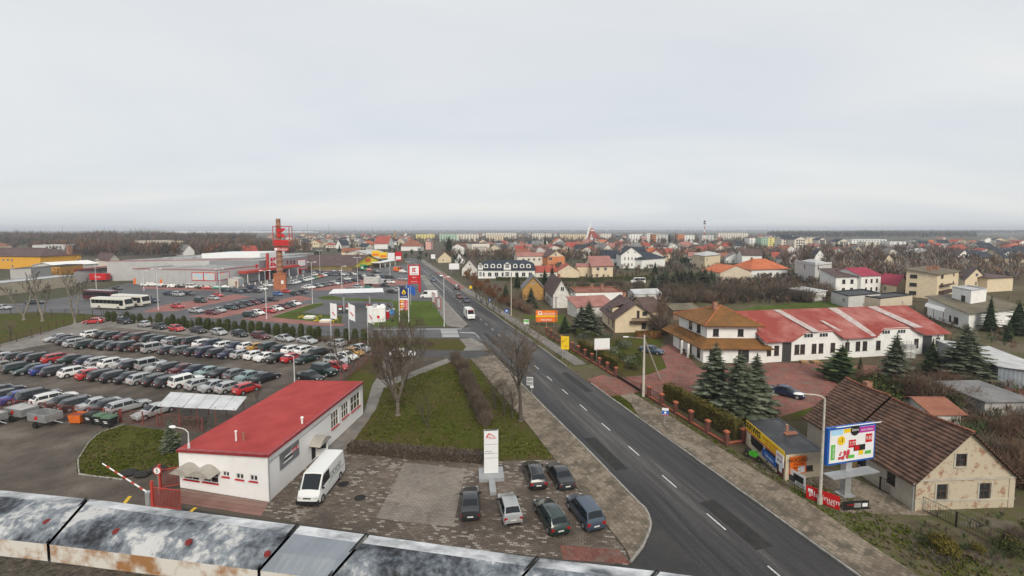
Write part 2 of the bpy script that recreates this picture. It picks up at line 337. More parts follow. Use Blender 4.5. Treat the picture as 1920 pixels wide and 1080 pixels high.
# main street
road = sheet('road', [ROAD(-48, -4.56), ROAD(-48, 4.96), ROAD(310, 4.96), ROAD(310, -4.56)], M_road, 0.020)
drive = gsheet('driveway', [(300, 946), (500, 975), (700, 1003), (900, 1032), (1140, 1060), (1185, 1052), (1207, 1025), (1224, 985), (1215, 958), (1195, 940), (1240, 930), (1500, 1300), (300, 1300)], M_asph, 0.012)
side = gsheet('side_street', [(910, 642), (876, 633), (700, 633), (600, 629), (480, 613), (300, 599), (150, 588), (-60, 590), (-60, 571), (150, 566), (330, 579), (500, 600), (620, 612), (700, 616), (866, 615), (890, 612)], M_asph2, 0.010)
gsheet('entrance_road', [(640, 660), (700, 658), (905, 656), (925, 668), (882, 673), (846, 670), (700, 671)], M_asph, 0.011)
gsheet('supermarket_lot', [(-60, 573), (60, 568), (150, 552), (240, 531), (410, 537), (500, 520), (590, 510), (720, 499), (772, 495), (796, 512), (812, 545), (836, 575), (845, 612), (700, 616), (620, 612), (500, 600), (330, 580), (150, 567)], M_asph2, 0.006)
gsheet('dealer_yard', [(-500, 800), (0, 655), (190, 597), (400, 617), (640, 646), (698, 660), (655, 712), (640, 720), (552, 718), (338, 840), (338, 915), (300, 946), (300, 1500), (-900, 1500)], M_yard, 0.008)
gsheet('yard_concrete', [(0, 662), (0, 646), (186, 594), (400, 615), (640, 644), (698, 656), (697, 668), (600, 655), (400, 632), (200, 612), (120, 640)], M_conc, 0.012)
gsheet('parking_pavers', [(488, 968), (560, 868), (640, 846), (760, 850), (905, 866), (1040, 862), (1105, 937), (1172, 1031), (1180, 1060), (900, 1032), (700, 1003)], M_pav, 0.018)
gsheet('light_pavers', [(705, 972), (758, 868), (800, 871), (872, 880), (862, 930), (850, 988)], M_pav2, 0.022)
gsheet('red_pavers', [(1050, 1022), (1160, 1031), (1182, 1058), (1056, 1050)], M_red, 0.024)
gsheet('brick_strip', [(338, 916), (505, 942), (489, 968), (338, 944)], brick_mat('paver_stripe', (0.22, 0.10, 0.08), (0.27, 0.235, 0.205), (0.1, 0.08, 0.07), w=40.0, h=0.55, msize=0.02, rot=radians(-77.6 + 90 - 1), patch=0.25), 0.022)
gsheet('walk_left', [(1172, 1031), (1040, 862), (983, 789), (935, 735), (882, 673), (925, 667), (999, 742), (1100, 842), (1191, 937), (1214, 958), (1223, 985), (1206, 1025), (1184, 1053)], M_slab, 0.10)
gsheet('lawn', [(652, 843), (905, 865), (1040, 861.5), (982, 789), (934, 735), (881, 674), (845, 679), (720, 729), (705, 768)], M_grass, 0.030)
gsheet('footpath', [(583, 868), (652, 843), (705, 768), (719, 729), (846, 679), (838, 672), (732, 712), (740, 667), (722, 667), (712, 700), (698, 722), (682, 777)], M_conc, 0.026)
gsheet('lawn_by_fence', [(700, 664), (722, 668), (711, 700), (697, 722), (682, 775), (681, 722), (642, 716)], M_grass, 0.022)
gsheet('lawn_by_junction', [(640, 649), (868, 657.5), (876, 650), (860, 637), (740, 634.5), (650, 634)], M_grass, 0.020)
gsheet('corner_apron', [(868, 658), (916, 657), (906, 645), (884, 634), (862, 636), (874, 650)], M_conc, 0.030)
gsheet('far_walk_left', [(787, 516), (796, 516), (836, 566), (876, 608), (868, 616), (838, 612), (812, 565), (800, 540)], M_conc, 0.10)
gsheet('lawn_left', [(-500, 780), (0, 645), (186, 593), (150, 588), (60, 585), (-60, 592), (-500, 620)], M_grass, 0.016)
gsheet('lawn_island', [(146, 888), (146, 862), (165, 832), (186, 812), (232, 797), (335, 812), (338, 845), (338, 880), (262, 884), (230, 900)], M_grass, 0.026)
gsheet('station_paving', [(556, 588), (602, 567), (735, 564), (740, 592), (692, 607), (640, 607), (640, 592), (606, 591)], M_asph2, 0.014)
gsheet('station_lawn', [(500, 596), (586, 569), (604, 567), (606, 572), (566, 586), (608, 590), (641, 592), (641, 607), (588, 604), (550, 600)], M_grass2, 0.020)
gsheet('station_lawn_strip', [(593, 558), (619, 554), (645, 559), (735, 562), (736, 566), (640, 563), (606, 562)], M_grass2, 0.022)
gsheet('station_lawn_right', [(735, 564.5), (812, 564.5), (838, 612), (700, 613), (690, 605), (722, 604), (742, 590)], M_grass2, 0.024)
gsheet('red_walk', [(462, 600), (500, 594), (590, 603), (650, 608), (640, 612), (575, 609)], M_redlot, 0.028)
for px in ([(266, 586), (306, 572), (440, 552), (472, 556), (330, 583)], [(348, 594), (470, 575), (560, 554), (592, 560), (480, 582), (410, 597)], [(450, 599), (545, 574), (590, 569), (500, 596)], [(270, 537), (420, 541), (425, 546), (262, 541)], [(560, 541), (660, 524), (760, 525), (770, 533), (600, 545)]):
 gsheet('red_parking_bay', px, M_redlot, 0.016)
# right-hand verge, walk and yard
sheet('verge', [ROAD(-48, 4.96), ROAD(-48, 26), ROAD(-22, 26), ROAD(-22, 10.1), ROAD(300, 10.1), ROAD(300, 4.96)], M_verge, 0.012)
sheet('walk_right', [ROAD(-48, 5.2), ROAD(-48, 9.0), ROAD(-36, 8.8), ROAD(-30, 9.2), ROAD(-22, 9.0), ROAD(-13, 9.0), ROAD(-8, 8.9), ROAD(2.5, 8.8), ROAD(2.5, 6.7), ROAD(-6, 6.6), ROAD(-10, 5.3)], M_slab, 0.10)
sheet('walk_right_far', [ROAD(11.5, 6.5), ROAD(11.5, 8.8), ROAD(120, 8.6), ROAD(300, 8.6), ROAD(300, 5.2), ROAD(120, 5.2), ROAD(60, 6.3)], M_conc, 0.098)
sheet('bus_bay', [ROAD(112, 4.9), ROAD(118, 8.0), ROAD(180, 8.0), ROAD(190, 4.9)], M_redlot, 0.13)
gsheet('red_driveway', [(1100.6, 713), (1129, 704), (1155, 709), (1203, 736), (1143, 745)], M_red, 0.11)
gsheet('red_yard', [(1156, 709), (1215, 703), (1250, 690), (1236, 655), (1262, 640), (1310, 690), (1440, 680), (1580, 682), (1720, 690), (1640, 722), (1530, 760), (1462, 786), (1330, 762), (1224, 748)], M_red, 0.03)
gsheet('garden_lawn', [(1085, 660), (1190, 620), (1246, 632), (1236, 655), (1250, 690), (1214, 703), (1157, 707)], M_grass, 0.028)
gsheet('far_lawn', [(1380, 583), (1420, 574), (1590, 562), (1600, 574), (1450, 590)], M_grass2, 0.02)
gsheet('red_yard_by_shed', [(1770, 695), (1930, 690), (1990, 742), (1850, 742)], M_red, 0.02)
gsheet('service_forecourt', [(1395, 868), (1470, 905), (1580, 962), (1760, 968), (1715, 945), (1560, 880)], M_slab, 0.03)
gsheet('garden_lawn_far', [(975, 592), (1060, 590), (1070, 612), (1010, 602)], M_grass2, 0.022)
gsheet('grass_strip_yard', [(1380, 745), (1462, 788), (1500, 790), (1540, 768), (1530, 762), (1462, 782), (1400, 742)], M_grass, 0.036)
# markings
dash_me = None
t0 = road_ts(G(1054, 730))[0]
for k in range(-7, 22):
 t = t0 + k * 6.0
 mb = MB(); mb.quad(*[ROAD(t - a, s, 0.026) for a, s in ((0, -0.065), (2.1, -0.065), (2.1, 0.065), (0, 0.065))]); mb.build('road_marking', M_white_paint, road)
for a, b, s in ((45, 110, -1.6), (45, 110, 1.2), (110, 260, 0.0)):
 mb = MB(); mb.quad(ROAD(a + 62, s - .07, .026), ROAD(b + 62, s - .07, .026), ROAD(b + 62, s + .07, .026), ROAD(a + 62, s + .07, .026)); mb.build('road_marking', M_white_paint, road)
for i in range(6):     # zebra crossing of the side street
 mb = MB(); v0 = 618.2 + i * 2.5
 mb.poly([G(826 + i * .7, v0, .016), G(857 + i * .8, v0, .016), G(857.5 + i * .8, v0 + 1.15, .016), G(826 + i * .7, v0 + 1.15, .016)]); mb.build('zebra_bar', M_white_paint, side)
for px in ([(862, 622.5), (893, 624), (901, 633), (898, 633), (891, 625), (862, 623.4)], [(700, 617), (866, 616.2), (866, 617), (700, 617.8)]):
 mb = MB(); mb.poly([G(u, v, .018) for u, v in px]); mb.build('road_marking', M_white_paint, side)
lot_lines = MB()
for a, b in (((222, 958), (244, 931)), ((355, 962), (367, 952))):
 d = (G(*b) - G(*a)).normalized(); nn = Vector((d.y, -d.x, 0)) * .15; p, q = G(*a), G(*b)
 MB().quad(*[tuple(x + Vector((0, 0, .03))) for x in (p - nn, q - nn, q + nn, p + nn)]).build('yellow_line', M_yellow_paint, bpy.data.objects['dealer_yard'])
for (t, s, l, w, c) in ((-20, -1.75, 34, .05, .085), (14, -1.9, 30, .05, .08), (-6, 2.5, 44, .04, .07), (-17, -3.1, 7, 1.3, .022), (4, 3.3, 9, 1.1, .024), (-30, 1.2, 6, 1.5, .024), (33, -2.6, 12, 1.0, .026)):      # seams and repaired strips
 MB().quad(*[ROAD(t + a*l/2, s + b*w/2, .0235) for a, b in ((-1, -1), (1, -1), (1, 1), (-1, 1))]).build('road_patch', mat(f'asphalt_{c}', (c, c*.95, c*.93), var=.35, scale=1.5), road)
# kerbs: single stones while they can be told apart, one continuous run beyond
def kerb(name, pts, w=0.16, h=0.13, step=1.0, pieces=True):
 L = [0.0]
 for a, b in zip(pts[:-1], pts[1:]): L.append(L[-1] + (b - a).length)
 def at(s):
  for i in range(len(pts) - 1):
   if s <= L[i + 1] + 1e-9: k = (s - L[i]) / max(1e-9, L[i + 1] - L[i]); return pts[i].lerp(pts[i + 1], k)
  return pts[-1]
 root = link(name, None); root['kind'] = 'structure'; n = max(1, int(L[-1] / step)); whole = MB()
 for i in range(n):
  a, b = at(i * L[-1] / n), at((i + 1) * L[-1] / n); d = (b - a); l = d.length
  if l < 1e-4: continue
  d.normalize(); nn = Vector((d.y, -d.x, 0)); g_ = 0.02
  mb = MB() if pieces else whole
  hh = h + random.uniform(-.012, .012); o = a + d * g_ / 2 - nn * w / 2 + nn * random.uniform(-.01, .01)
  mb.obox(o, d * (l - g_), nn * w, (0, 0, hh))
  if pieces: mb.build('kerb_stone', M_kerb, root)
 if not pieces: whole.build('kerb_run', M_kerb, root)['kind'] = 'stuff'
kerb('kerb', [G(*p) for p in ((1182, 1056), (1205, 1027), (1222, 987), (1214, 958), (1191, 937), (1145, 889), (1100, 842), (1050, 793), (999, 742), (926, 668))])
kerb('kerb', [ROAD(-46, 5.06), ROAD(2.5, 5.06)]); kerb('kerb', [ROAD(11.5, 5.06), ROAD(40, 5.06)])
kerb('kerb', [ROAD(40, 5.06), ROAD(300, 5.06)], step=4, pieces=False)
kerb('kerb', [G(876, 610), G(836, 568), G(796, 517)], step=4, pieces=False)
kerb('kerb', [G(230, 900), G(148, 890), G(146, 862), G(165, 832), G(186, 812), G(232, 797)], w=.1, h=.1)
kerb('kerb', [G(652, 845), G(760, 852), G(905, 867)], w=.1, h=.1)
kerb('kerb', [G(500, 597), G(586, 570), G(604, 568)], step=3, pieces=False, w=.2)
# ---------------------------------------------------------------- kits: a thing with its parts, copied many times
class Kit:
 """parts: (name, mesh, material key or None, location, index of parent part or -1)"""
 def __init__(s): s.parts = []
 def part(s, name, mb, mats, loc=(0, 0, 0), parent=-1, paint=False, smooth=None):
  me = mb.mesh(name, smooth) if isinstance(mb, MB) else mb
  if isinstance(mb, MB):
   for m in (mats if isinstance(mats, (list, tuple)) else [mats]): me.materials.append(m)
  s.parts.append((name, me, loc, parent, paint)); return len(s.parts) - 1
 def make(s, name, loc, rz, label, cat, group=None, paint=None, scale=None, only=None):
  root = thing(name, loc, label, cat, group, rz)
  if scale: root.scale = scale if isinstance(scale, (tuple, list)) else (scale,) * 3
  obs = []
  for (n, me, l, par, pt) in s.parts:
   if only is not None and n not in only: obs.append(None); continue
   o = bpy.data.objects.new(n, me); COL.objects.link(o); o.location = l
   o.parent = root if par < 0 or obs[par] is None else obs[par]
   if pt and paint is not None:
    o.material_slots[0].link = 'OBJECT'; o.material_slots[0].material = paint
   obs.append(o)
  return root
# ---------------------------------------------------------------- cars
def paint(name, col, metal=0.0):
 return mat('paint_' + name, col, rough=0.32, var=0.0, metal=metal, spec=0.5, coat=0.7)
PAINT = {'black': paint('black', (0.010, 0.011, 0.013)), 'dark grey': paint('dark_grey', (0.035, 0.037, 0.04), .3), 'grey': paint('grey', (0.15, 0.155, 0.16), .4),
   'silver': paint('silver', (0.42, 0.43, 0.43), .35), 'white': paint('white', (0.72, 0.72, 0.70)), 'red': paint('red', (0.42, 0.02, 0.02)),
   'burgundy': paint('burgundy', (0.10, 0.012, 0.018), .2), 'dark green': paint('dark_green', (0.012, 0.032, 0.026), .2), 'navy': paint('navy', (0.014, 0.02, 0.055), .2),
   'blue': paint('blue', (0.02, 0.045, 0.24), .2), 'light blue': paint('light_blue', (0.05, 0.15, 0.36), .2), 'teal': paint('teal', (0.22, 0.31, 0.31), .3), 'green': paint('green', (0.02, 0.22, 0.14)),
   'gold': paint('gold', (0.42, 0.22, 0.03), .1), 'beige': paint('beige', (0.30, 0.26, 0.20), .3), 'brown': paint('brown', (0.085, 0.035, 0.025), .2), 'orange': paint('orange', (0.70, 0.15, 0.02)),
   'blue grey': paint('blue_grey', (0.06, 0.085, 0.12), .35), 'cream': paint('cream', (0.62, 0.60, 0.52))}
M_glass = mat('car_glass', (0.012, 0.016, 0.019), rough=0.06, var=0, spec=0.42)
M_tyre = mat('tyre_rubber', (0.012, 0.012, 0.012), rough=0.9, var=0); M_rim = mat('alloy_rim', (0.33, 0.33, 0.34), rough=0.4, var=0, metal=0.4)
M_head = mat('headlight_lens', (0.62, 0.64, 0.66), rough=0.12, var=0); M_tail = mat('tail_lens', (0.35, 0.008, 0.010), rough=0.18, var=0)
M_plate = mat('number_plate', (0.66, 0.66, 0.64), rough=0.5, var=0); M_trim = mat('black_trim', (0.014, 0.014, 0.015), rough=0.55, var=0)
def lerp(a, b, t): return tuple(x + (y - x) * t for x, y in zip(a, b))
def car_kit(L, W, Hr, wb, rf, rr, rw, deck=0.95, hood=0.80, belt=0.90, wheel=0.31, wx=None, front_only=False, roofrails=False, sill=0.22, wroof=0.74):
 w = W / 2; h = L / 2
 #      x            w      zs         zb          zt          wt
 st = [(-h,          .84*w, sill+.08,  .52,        .56,        .78*w),
   (-h + .05,    .93*w, sill,      belt*.80,   belt*.86,   .84*w),
   (-h + .12,    .96*w, sill,      belt*.93,   deck if rw > -h + .2 else belt, .84*w),
   (rw,          w,     sill,      belt,       deck + .02, .86*w),
   (rr,          w,     sill,      belt + .01, Hr - .03,   wroof*w),
   ((rr + rf)/2, w,     sill,      belt,       Hr,         wroof*w),
   (rf,          w,     sill,      belt - .02, Hr - .03,   (wroof - .01)*w),
   (wb,          w,     sill,      belt - .05, hood + .14, .86*w),
   (h - .38,     .97*w, sill,      hood - .10, hood,       .80*w),
   (h - .10,     .88*w, sill,      hood - .24, hood - .12, .72*w),
   (h,           .74*w, sill+.08,  .46,        .52,        .62*w)]
 def half(s):
  x, ww, zs, zb, zt, wt = s
  return [(x, .90*ww, zs), (x, ww, zs + .13), (x, 1.0*ww, (zs + zb)/2 + .06), (x, .965*ww, zb), (x, wt, zt - .035), (x, .72*wt, zt), (x, 0, zt + .022)]
 R = [half(s) for s in st]; N = 13
 body = MB(); vs = []
 for r in R:
  vs += r + [(p[0], -p[1], p[2]) for p in r[-2::-1]]
 fs = [(i*N + j, i*N + j + 1, (i + 1)*N + j + 1, (i + 1)*N + j) for i in range(len(R) - 1) for j in range(N - 1)]
 fs += [tuple(range(N)), tuple(range(len(R)*N - 1, (len(R) - 1)*N - 1, -1))] + [(i*N, (i + 1)*N, (i + 1)*N + N - 1, i*N + N - 1) for i in range(len(R) - 1)]
 body.add(vs, [f[::-1] for f in fs])
 k = Kit(); k.part('body', body, PAINT['silver'], paint=True, smooth=32)
 if roofrails:
  for sy in (1, -1): k.part('roof_rail', MB().tube((rr + .1, sy*.66*w, Hr + .03), (rf - .05, sy*.66*w, Hr + .03), .018, .018, 4), M_rim)
 def glass(name, i, j, lo, hi, top=True):
  mb = MB()
  for sy in (1, -1):
   a, b = R[i], R[j]
   def pt(r, f): p = lerp(r[5], r[4], f); return (p[0], sy*p[1], p[2])
   A0, A1 = pt(a, .55), (a[6][0], 0, a[6][2]); B0, B1 = pt(b, .55), (b[6][0], 0, b[6][2])
   q = [lerp(A0, B0, lo), lerp(A1, B1, lo), lerp(A1, B1, hi), lerp(A0, B0, hi)]
   nx = 1 if (b[6][2] < a[6][2]) == (b[6][0] > a[6][0]) else -1
   nx = 1 if i > 5 or j > 5 else -1
   q = [(p[0] + .014*nx, p[1], p[2] + .014) for p in q]
   mb.poly(q if (sy*nx) < 0 else q[::-1])
  k.part(name, mb, M_glass)
 glass('windscreen', 6, 7, .06, .93)
 if not front_only: glass('rear_window', 4, 3, .10, .86)
 spans = [(3, 4, 'r'), (4, 5, 'm'), (5, 6, 'm'), (6, 7, 'f')]
 if front_only: spans = [(6, 7, 'f'), (5, 6, 'h')]
 for sy in (1, -1):
  mb = MB()
  for i, j, md in spans:
   a, b = R[i], R[j]
   la, lb, ua, ub = lerp(a[3], a[4], .08), lerp(b[3], b[4], .08), lerp(a[3], a[4], .88), lerp(b[3], b[4], .88)
   if md == 'r': q = [lerp(la, lb, .30), lb, ub, lerp(ua, ub, .62)]
   elif md == 'f': q = [la, lerp(la, lb, .72), lerp(ua, ub, .30), ua]
   elif md == 'h': q = [lerp(la, lb, .5), lb, ub, lerp(ua, ub, .5)]
   else: q = [lerp(la, lb, .045), lerp(la, lb, .955), lerp(ua, ub, .955), lerp(ua, ub, .045)]
   q = [(p[0], sy*(p[1] + .012), p[2]) for p in q]; mb.poly(q[::-1] if sy > 0 else q)
  k.part('side_window', mb, M_glass)
 wf, wr_ = (wx if wx else (h - .82, -h + .80))
 wm = MB(); wd = .20
 wm.tube((0, -wd, 0), (0, 0, 0), wheel, wheel, 14, 0); wm.tube((0, -.02, 0), (0, .012, 0), wheel*.66, wheel*.62, 10, 1)
 wme = wm.mesh('wheel', 40); wme.materials.append(M_tyre); wme.materials.append(M_rim)
 wm2 = MB(); wm2.tube((0, 0, 0), (0, wd, 0), wheel, wheel, 14, 0); wm2.tube((0, -.012, 0), (0, .02, 0), wheel*.62, wheel*.66, 10, 1)
 wme2 = wm2.mesh('wheel', 40); wme2.materials.append(M_tyre); wme2.materials.append(M_rim)
 for x in (wf, wr_):
  k.part('wheel', wme, None, (x, w + .006, wheel)); k.part('wheel', wme2, None, (x, -w - .006, wheel))
 for x in (wf, wr_):
  for sy in (1, -1):
   pts = [(x + (wheel + .07)*cos(pi*i/9), sy*(w + .003), wheel + (wheel + .07)*sin(pi*i/9)) for i in range(10)] + [(x - wheel - .07, sy*(w + .003), sill + .05), (x + wheel + .07, sy*(w + .003), sill + .05)]
   k.part('wheel_arch', MB().poly(pts if sy < 0 else pts[::-1]), M_trim)
 for sy in (1, -1):
  a = MB(); a.obox((h - .21, sy*.55*w, hood - .235), (.15, 0, -.03), (0, sy*.27*w, 0), (.02, 0, .12)); k.part('headlight', a, M_head)
  zt_ = belt*.80
  a = MB(); a.obox((-h + .02, sy*.60*w, zt_ - .16), (.10, 0, 0), (0, sy*.32*w, 0), (.02, 0, .24 if rw < -h + .3 else .16)); k.part('taillight', a, M_tail)
  a = MB(); a.cbox((wb - .32, sy*(w + .07), belt + .03), .12, .17, .12); k.part('mirror', a, M_trim)
 a = MB(); a.cbox((-h - .004, 0, .56 if rw > -h + .3 else .60), .02, .50, .11); k.part('number_plate', a, M_plate)
 a = MB(); a.cbox((h + .004, 0, .42), .02, .50, .10); k.part('number_plate', a, M_plate)
 a = MB(); a.cbox((h - .02, 0, .33), .08, W*.62, .10); a.cbox((h - .075, 0, hood - .25), .10, W*.34, .09); k.part('grille', a, M_trim)
 a = MB(); a.cbox((-h + .035, 0, sill + .09), .09, W*.72, .12); k.part('bumper_trim', a, M_trim)
 return k
CAR = {'saloon': car_kit(4.5, 1.74, 1.42, 1.02, .28, -.85, -1.45, deck=.98),
  'hatchback': car_kit(4.0, 1.70, 1.44, .98, .28, -1.25, -1.78, deck=1.0, belt=.92),
  'estate car': car_kit(4.65, 1.75, 1.47, 1.05, .30, -1.72, -2.14, deck=1.0, belt=.92, roofrails=True),
  'small car': car_kit(3.5, 1.58, 1.44, .95, .30, -1.25, -1.58, deck=1.0, belt=.92, wheel=.28),
  'people carrier': car_kit(4.5, 1.80, 1.70, 1.25, .42, -1.75, -2.10, deck=1.08, belt=1.02, hood=.92, wheel=.32),
  'off-roader': car_kit(4.4, 1.80, 1.78, .95, .45, -1.85, -2.08, deck=1.10, belt=1.08, hood=1.02, wheel=.37, sill=.34),
  'small van': car_kit(4.2, 1.72, 1.80, 1.15, .45, -1.92, -2.02, deck=1.05, belt=1.02, hood=.92, wheel=.31, wroof=.84),
  'coupe': car_kit(4.3, 1.75, 1.36, .95, .15, -.75, -1.6, deck=.92)}
VAN = car_kit(5.9, 2.05, 2.50, 2.35, 1.55, -2.80, -2.90, deck=1.2, belt=1.35, hood=1.10, wheel=.35, wx=(2.02, -1.75), front_only=True, wroof=.88)
MINIBUS = car_kit(6.2, 2.0, 2.45, 2.45, 1.65, -2.90, -3.02, deck=1.2, belt=1.3, hood=1.10, wheel=.35, wx=(2.1, -1.8), wroof=.88)
ALLCARS = []
def car_at(p, head, kind, colour, group=None, name='parked_car', cat='car', label=None, kit=None, z=0.02):
 rz = atan2(head[1], head[0]); k = kit or CAR[kind]
 o = k.make(name, (p[0], p[1], z), rz, label, cat, group, PAINT[colour]); return o
def rotv(a): return (cos(radians(a)), sin(radians(a)))
# ---------------------------------------------------------------- vegetation meshes
M_bark = mat('bark', (0.085, 0.070, 0.055), var=0.3, scale=6, bump=0.3, coords='obj'); M_bark_pale = mat('bark_pale', (0.22, 0.19, 0.155), var=0.35, scale=4, coords='obj')
M_twig = mat('twigs', (0.125, 0.098, 0.074), var=0.25, scale=1.2, coords='obj', rough=1, spec=.1, per_obj=.3)
M_twig_red = mat('twigs_red', (0.155, 0.098, 0.070), var=0.3, scale=1.0, coords='obj', rough=1, spec=.1, per_obj=.3)
M_leaf_brown = mat('dead_leaves', (0.17, 0.075, 0.03), var=0.35, scale=2, coords='obj', rough=1, spec=.1, per_obj=.25)
M_spruce = [mat('spruce_dark', (0.050, 0.060, 0.036), var=.25, scale=1.5, rough=1, spec=.1, coords='obj', per_obj=.2), mat('spruce_blue', (0.19, 0.205, 0.145), var=.2, scale=1.5, rough=1, spec=.1, coords='obj', per_obj=.2), mat('spruce_mid', (0.112, 0.130, 0.086), var=.25, scale=1.5, rough=1, spec=.1, coords='obj', per_obj=.2)]
M_green = [mat('needle_dark', (0.030, 0.046, 0.022), var=.25, scale=1.5, rough=1, spec=.1, coords='obj', per_obj=.2), mat('needle_light', (0.085, 0.11, 0.042), var=.2, scale=1.5, rough=1, spec=.1, coords='obj', per_obj=.2), mat('needle_mid', (0.052, 0.076, 0.032), var=.25, scale=1.5, rough=1, spec=.1, coords='obj', per_obj=.2)]
M_thuja = [mat('thuja_dark', (0.036, 0.046, 0.018), var=.25, scale=2, rough=1, spec=.1, coords='obj', per_obj=.2), mat('thuja_light', (0.088, 0.098, 0.032), var=.2, scale=2, rough=1, spec=.1, coords='obj', per_obj=.2), mat('thuja_mid', (0.06, 0.07, 0.024), var=.25, scale=2, rough=1, spec=.1, coords='obj', per_obj=.2)]
M_golden = [mat('golden_dark', (0.095, 0.084, 0.022), var=.25, scale=2, rough=1, spec=.1, coords='obj'), mat('golden_light', (0.19, 0.145, 0.03), var=.2, scale=2, rough=1, spec=.1, coords='obj'), mat('golden_mid', (0.12, 0.10, 0.022), var=.25, scale=2, rough=1, spec=.1, coords='obj')]
def rv(rg):
 while True:
  v = Vector((rg.uniform(-1, 1), rg.uniform(-1, 1), rg.uniform(-1, 1)))
  if .05 < v.length < 1: return v.normalized()
def gen_bare(seed, h=10.0, r0=0.16, spread=0.8, up=0.35, forks=2, crown_from=0.22, stem=0.0, lv=4, kids=(5, 4, 4, 3), lens=(0.55, 0.5, 0.5, 0.5), twig_r=0.014, leaf=None):
 """trunk mesh (stem and limbs) and crown mesh (branches and twigs) of a leafless tree"""
 rg = random.Random(seed); tr, cr_ = MB(), MB()
 def grow(p, d, L, r, lvl, mb):
  n = 4 if lvl < 2 else (3 if lvl == 2 else 2); pts = [p]; rad = [r]
  for i in range(n):
   d = (d + rv(rg)*(.10 + .07*lvl) + Vector((0, 0, up*.16))).normalized(); p = p + d*(L/n); pts.append(p); rad.append(max(twig_r*.6, r*(1 - .72*(i + 1)/n)))
  sides = 7 if lvl == 0 else (5 if lvl == 1 else 3)
  for i in range(n): mb.tube(pts[i], pts[i + 1], rad[i], rad[i + 1], sides, caps=False)
  if leaf and lvl >= lv - 1:
   for _ in range(leaf):
    c = pts[-1] + rv(rg)*L*.35; a, b = rv(rg)*.09, rv(rg)*.09; cr_.add([c - a, c + b, c + a, c - b], [(0, 1, 2, 3)], 1)
  if lvl >= lv: return
  kn = kids[lvl]
  for i in range(kn):
   f = (crown_from if lvl == 0 else .25) + (1 - (crown_from if lvl == 0 else .25))*(i + rg.random()*.8)/kn
   k = min(n - 1, int(f*n)); q = pts[k].lerp(pts[k + 1], f*n - k)
   ax = rv(rg); side = (ax - ax.dot(d)*d).normalized()
   dd = (d*(1 - .55*spread) + side*spread*(.8 + .4*rg.random()) + Vector((0, 0, up))).normalized()
   rr = rad[k]*.62
   grow(q, dd, L*lens[lvl]*(1.15 - .45*f)*rg.uniform(.8, 1.2), max(twig_r, rr), lvl + 1, tr if lvl < 1 else cr_)
 if stem: tr.tube((0, 0, 0), (0, 0, stem*.15), r0*2.0, r0*1.25, 8, caps=False); tr.tube((0, 0, stem*.15), (0, 0, stem), r0*1.25, r0*1.05, 8, caps=False)
 for i in range(forks):
  a = 2*pi*i/forks + rg.random(); t = .0 if forks == 1 else (.5 if stem else .30)
  d0 = Vector((cos(a)*t, sin(a)*t, 1)).normalized()
  grow(Vector((0, 0, stem*.94)), d0, h*.62*(1 if i == 0 else rg.uniform(.75, .95)), r0*(1 if i == 0 else .8), 0, tr)
 return tr, cr_
def gen_conifer(seed, h=8.0, r=2.6, levels=24, per=11, droop=.28, tri=.34, base=.06, rag=.25):
 rg = random.Random(seed); tr, cr_ = MB(), MB()
 tr.tube((0, 0, 0), (0, 0, h*.97), h*.018 + .04, .015, 6)
 for l in range(levels):
  f = l/(levels - 1); z0 = h*(base + (1 - base)*f*.985); R = r*((1 - f)**.74)*(1 - .25*max(0, .12 - f)/.12) + .10
  n = max(6, int(per*(1 - .45*f)))
  for i in range(n):
   a = 2*pi*(i + rg.random()*.7)/n + l*2.4; L = R*rg.uniform(1 - rag, 1 + rag*.4)
   d = Vector((cos(a), sin(a), 0)); s = Vector((-sin(a), cos(a), 0)); zz = z0 + rg.uniform(-.5, .5)*h/levels
   dr = droop*(1 - .8*f)*rg.uniform(.7, 1.3); m = rg.choice((0, 0, 2, 2, 2, 1))
   def P(t, o=0, up=0): return d*(L*t) + s*o + Vector((0, 0, zz - dr*L*t*(1.25 - .75*t) + up))
   k = max(4, int(L/.26))
   cr_.add([P(.05, -.05), P(.05, .05), P(1.02)], [(0, 1, 2)], m)
   for j in range(k):
    t = .16 + .80*j/k; w = tri*L*(1.08 - t)*.95 + .16
    for sg in (1, -1):
     e = .16 + .08*rg.random(); tip = P(min(1.05, t + .22*(1.1 - t) + .05), sg*w*rg.uniform(.75, 1.2), -.10*w + rg.uniform(-.05, .03))
     mm = m if rg.random() < .7 else rg.choice((0, 1, 2))
     cr_.add([P(max(0, t - e*.9)), P(t + e*.7), tip], [(0, 1, 2) if sg > 0 else (0, 2, 1)], mm)
 vs = [(r*.50*((1 - j/8)**.8)*cos(2*pi*i/9 + j)*(1 + .2*rg.random()), r*.50*((1 - j/8)**.8)*sin(2*pi*i/9 + j)*(1 + .2*rg.random()), h*(base + (.94 - base)*j/8)) for j in range(9) for i in range(9)]
 cr_.add(vs, [(j*9 + i, j*9 + (i + 1) % 9, (j + 1)*9 + (i + 1) % 9, (j + 1)*9 + i) for j in range(8) for i in range(9)], 0)
 for i in range(5): cr_.add([(rg.uniform(-.1, .1), rg.uniform(-.1, .1), h*.93), (rg.uniform(-.1, .1), rg.uniform(-.1, .1), h*.93), (0, 0, h*1.02)], [(0, 1, 2)], 2)
 return tr, cr_
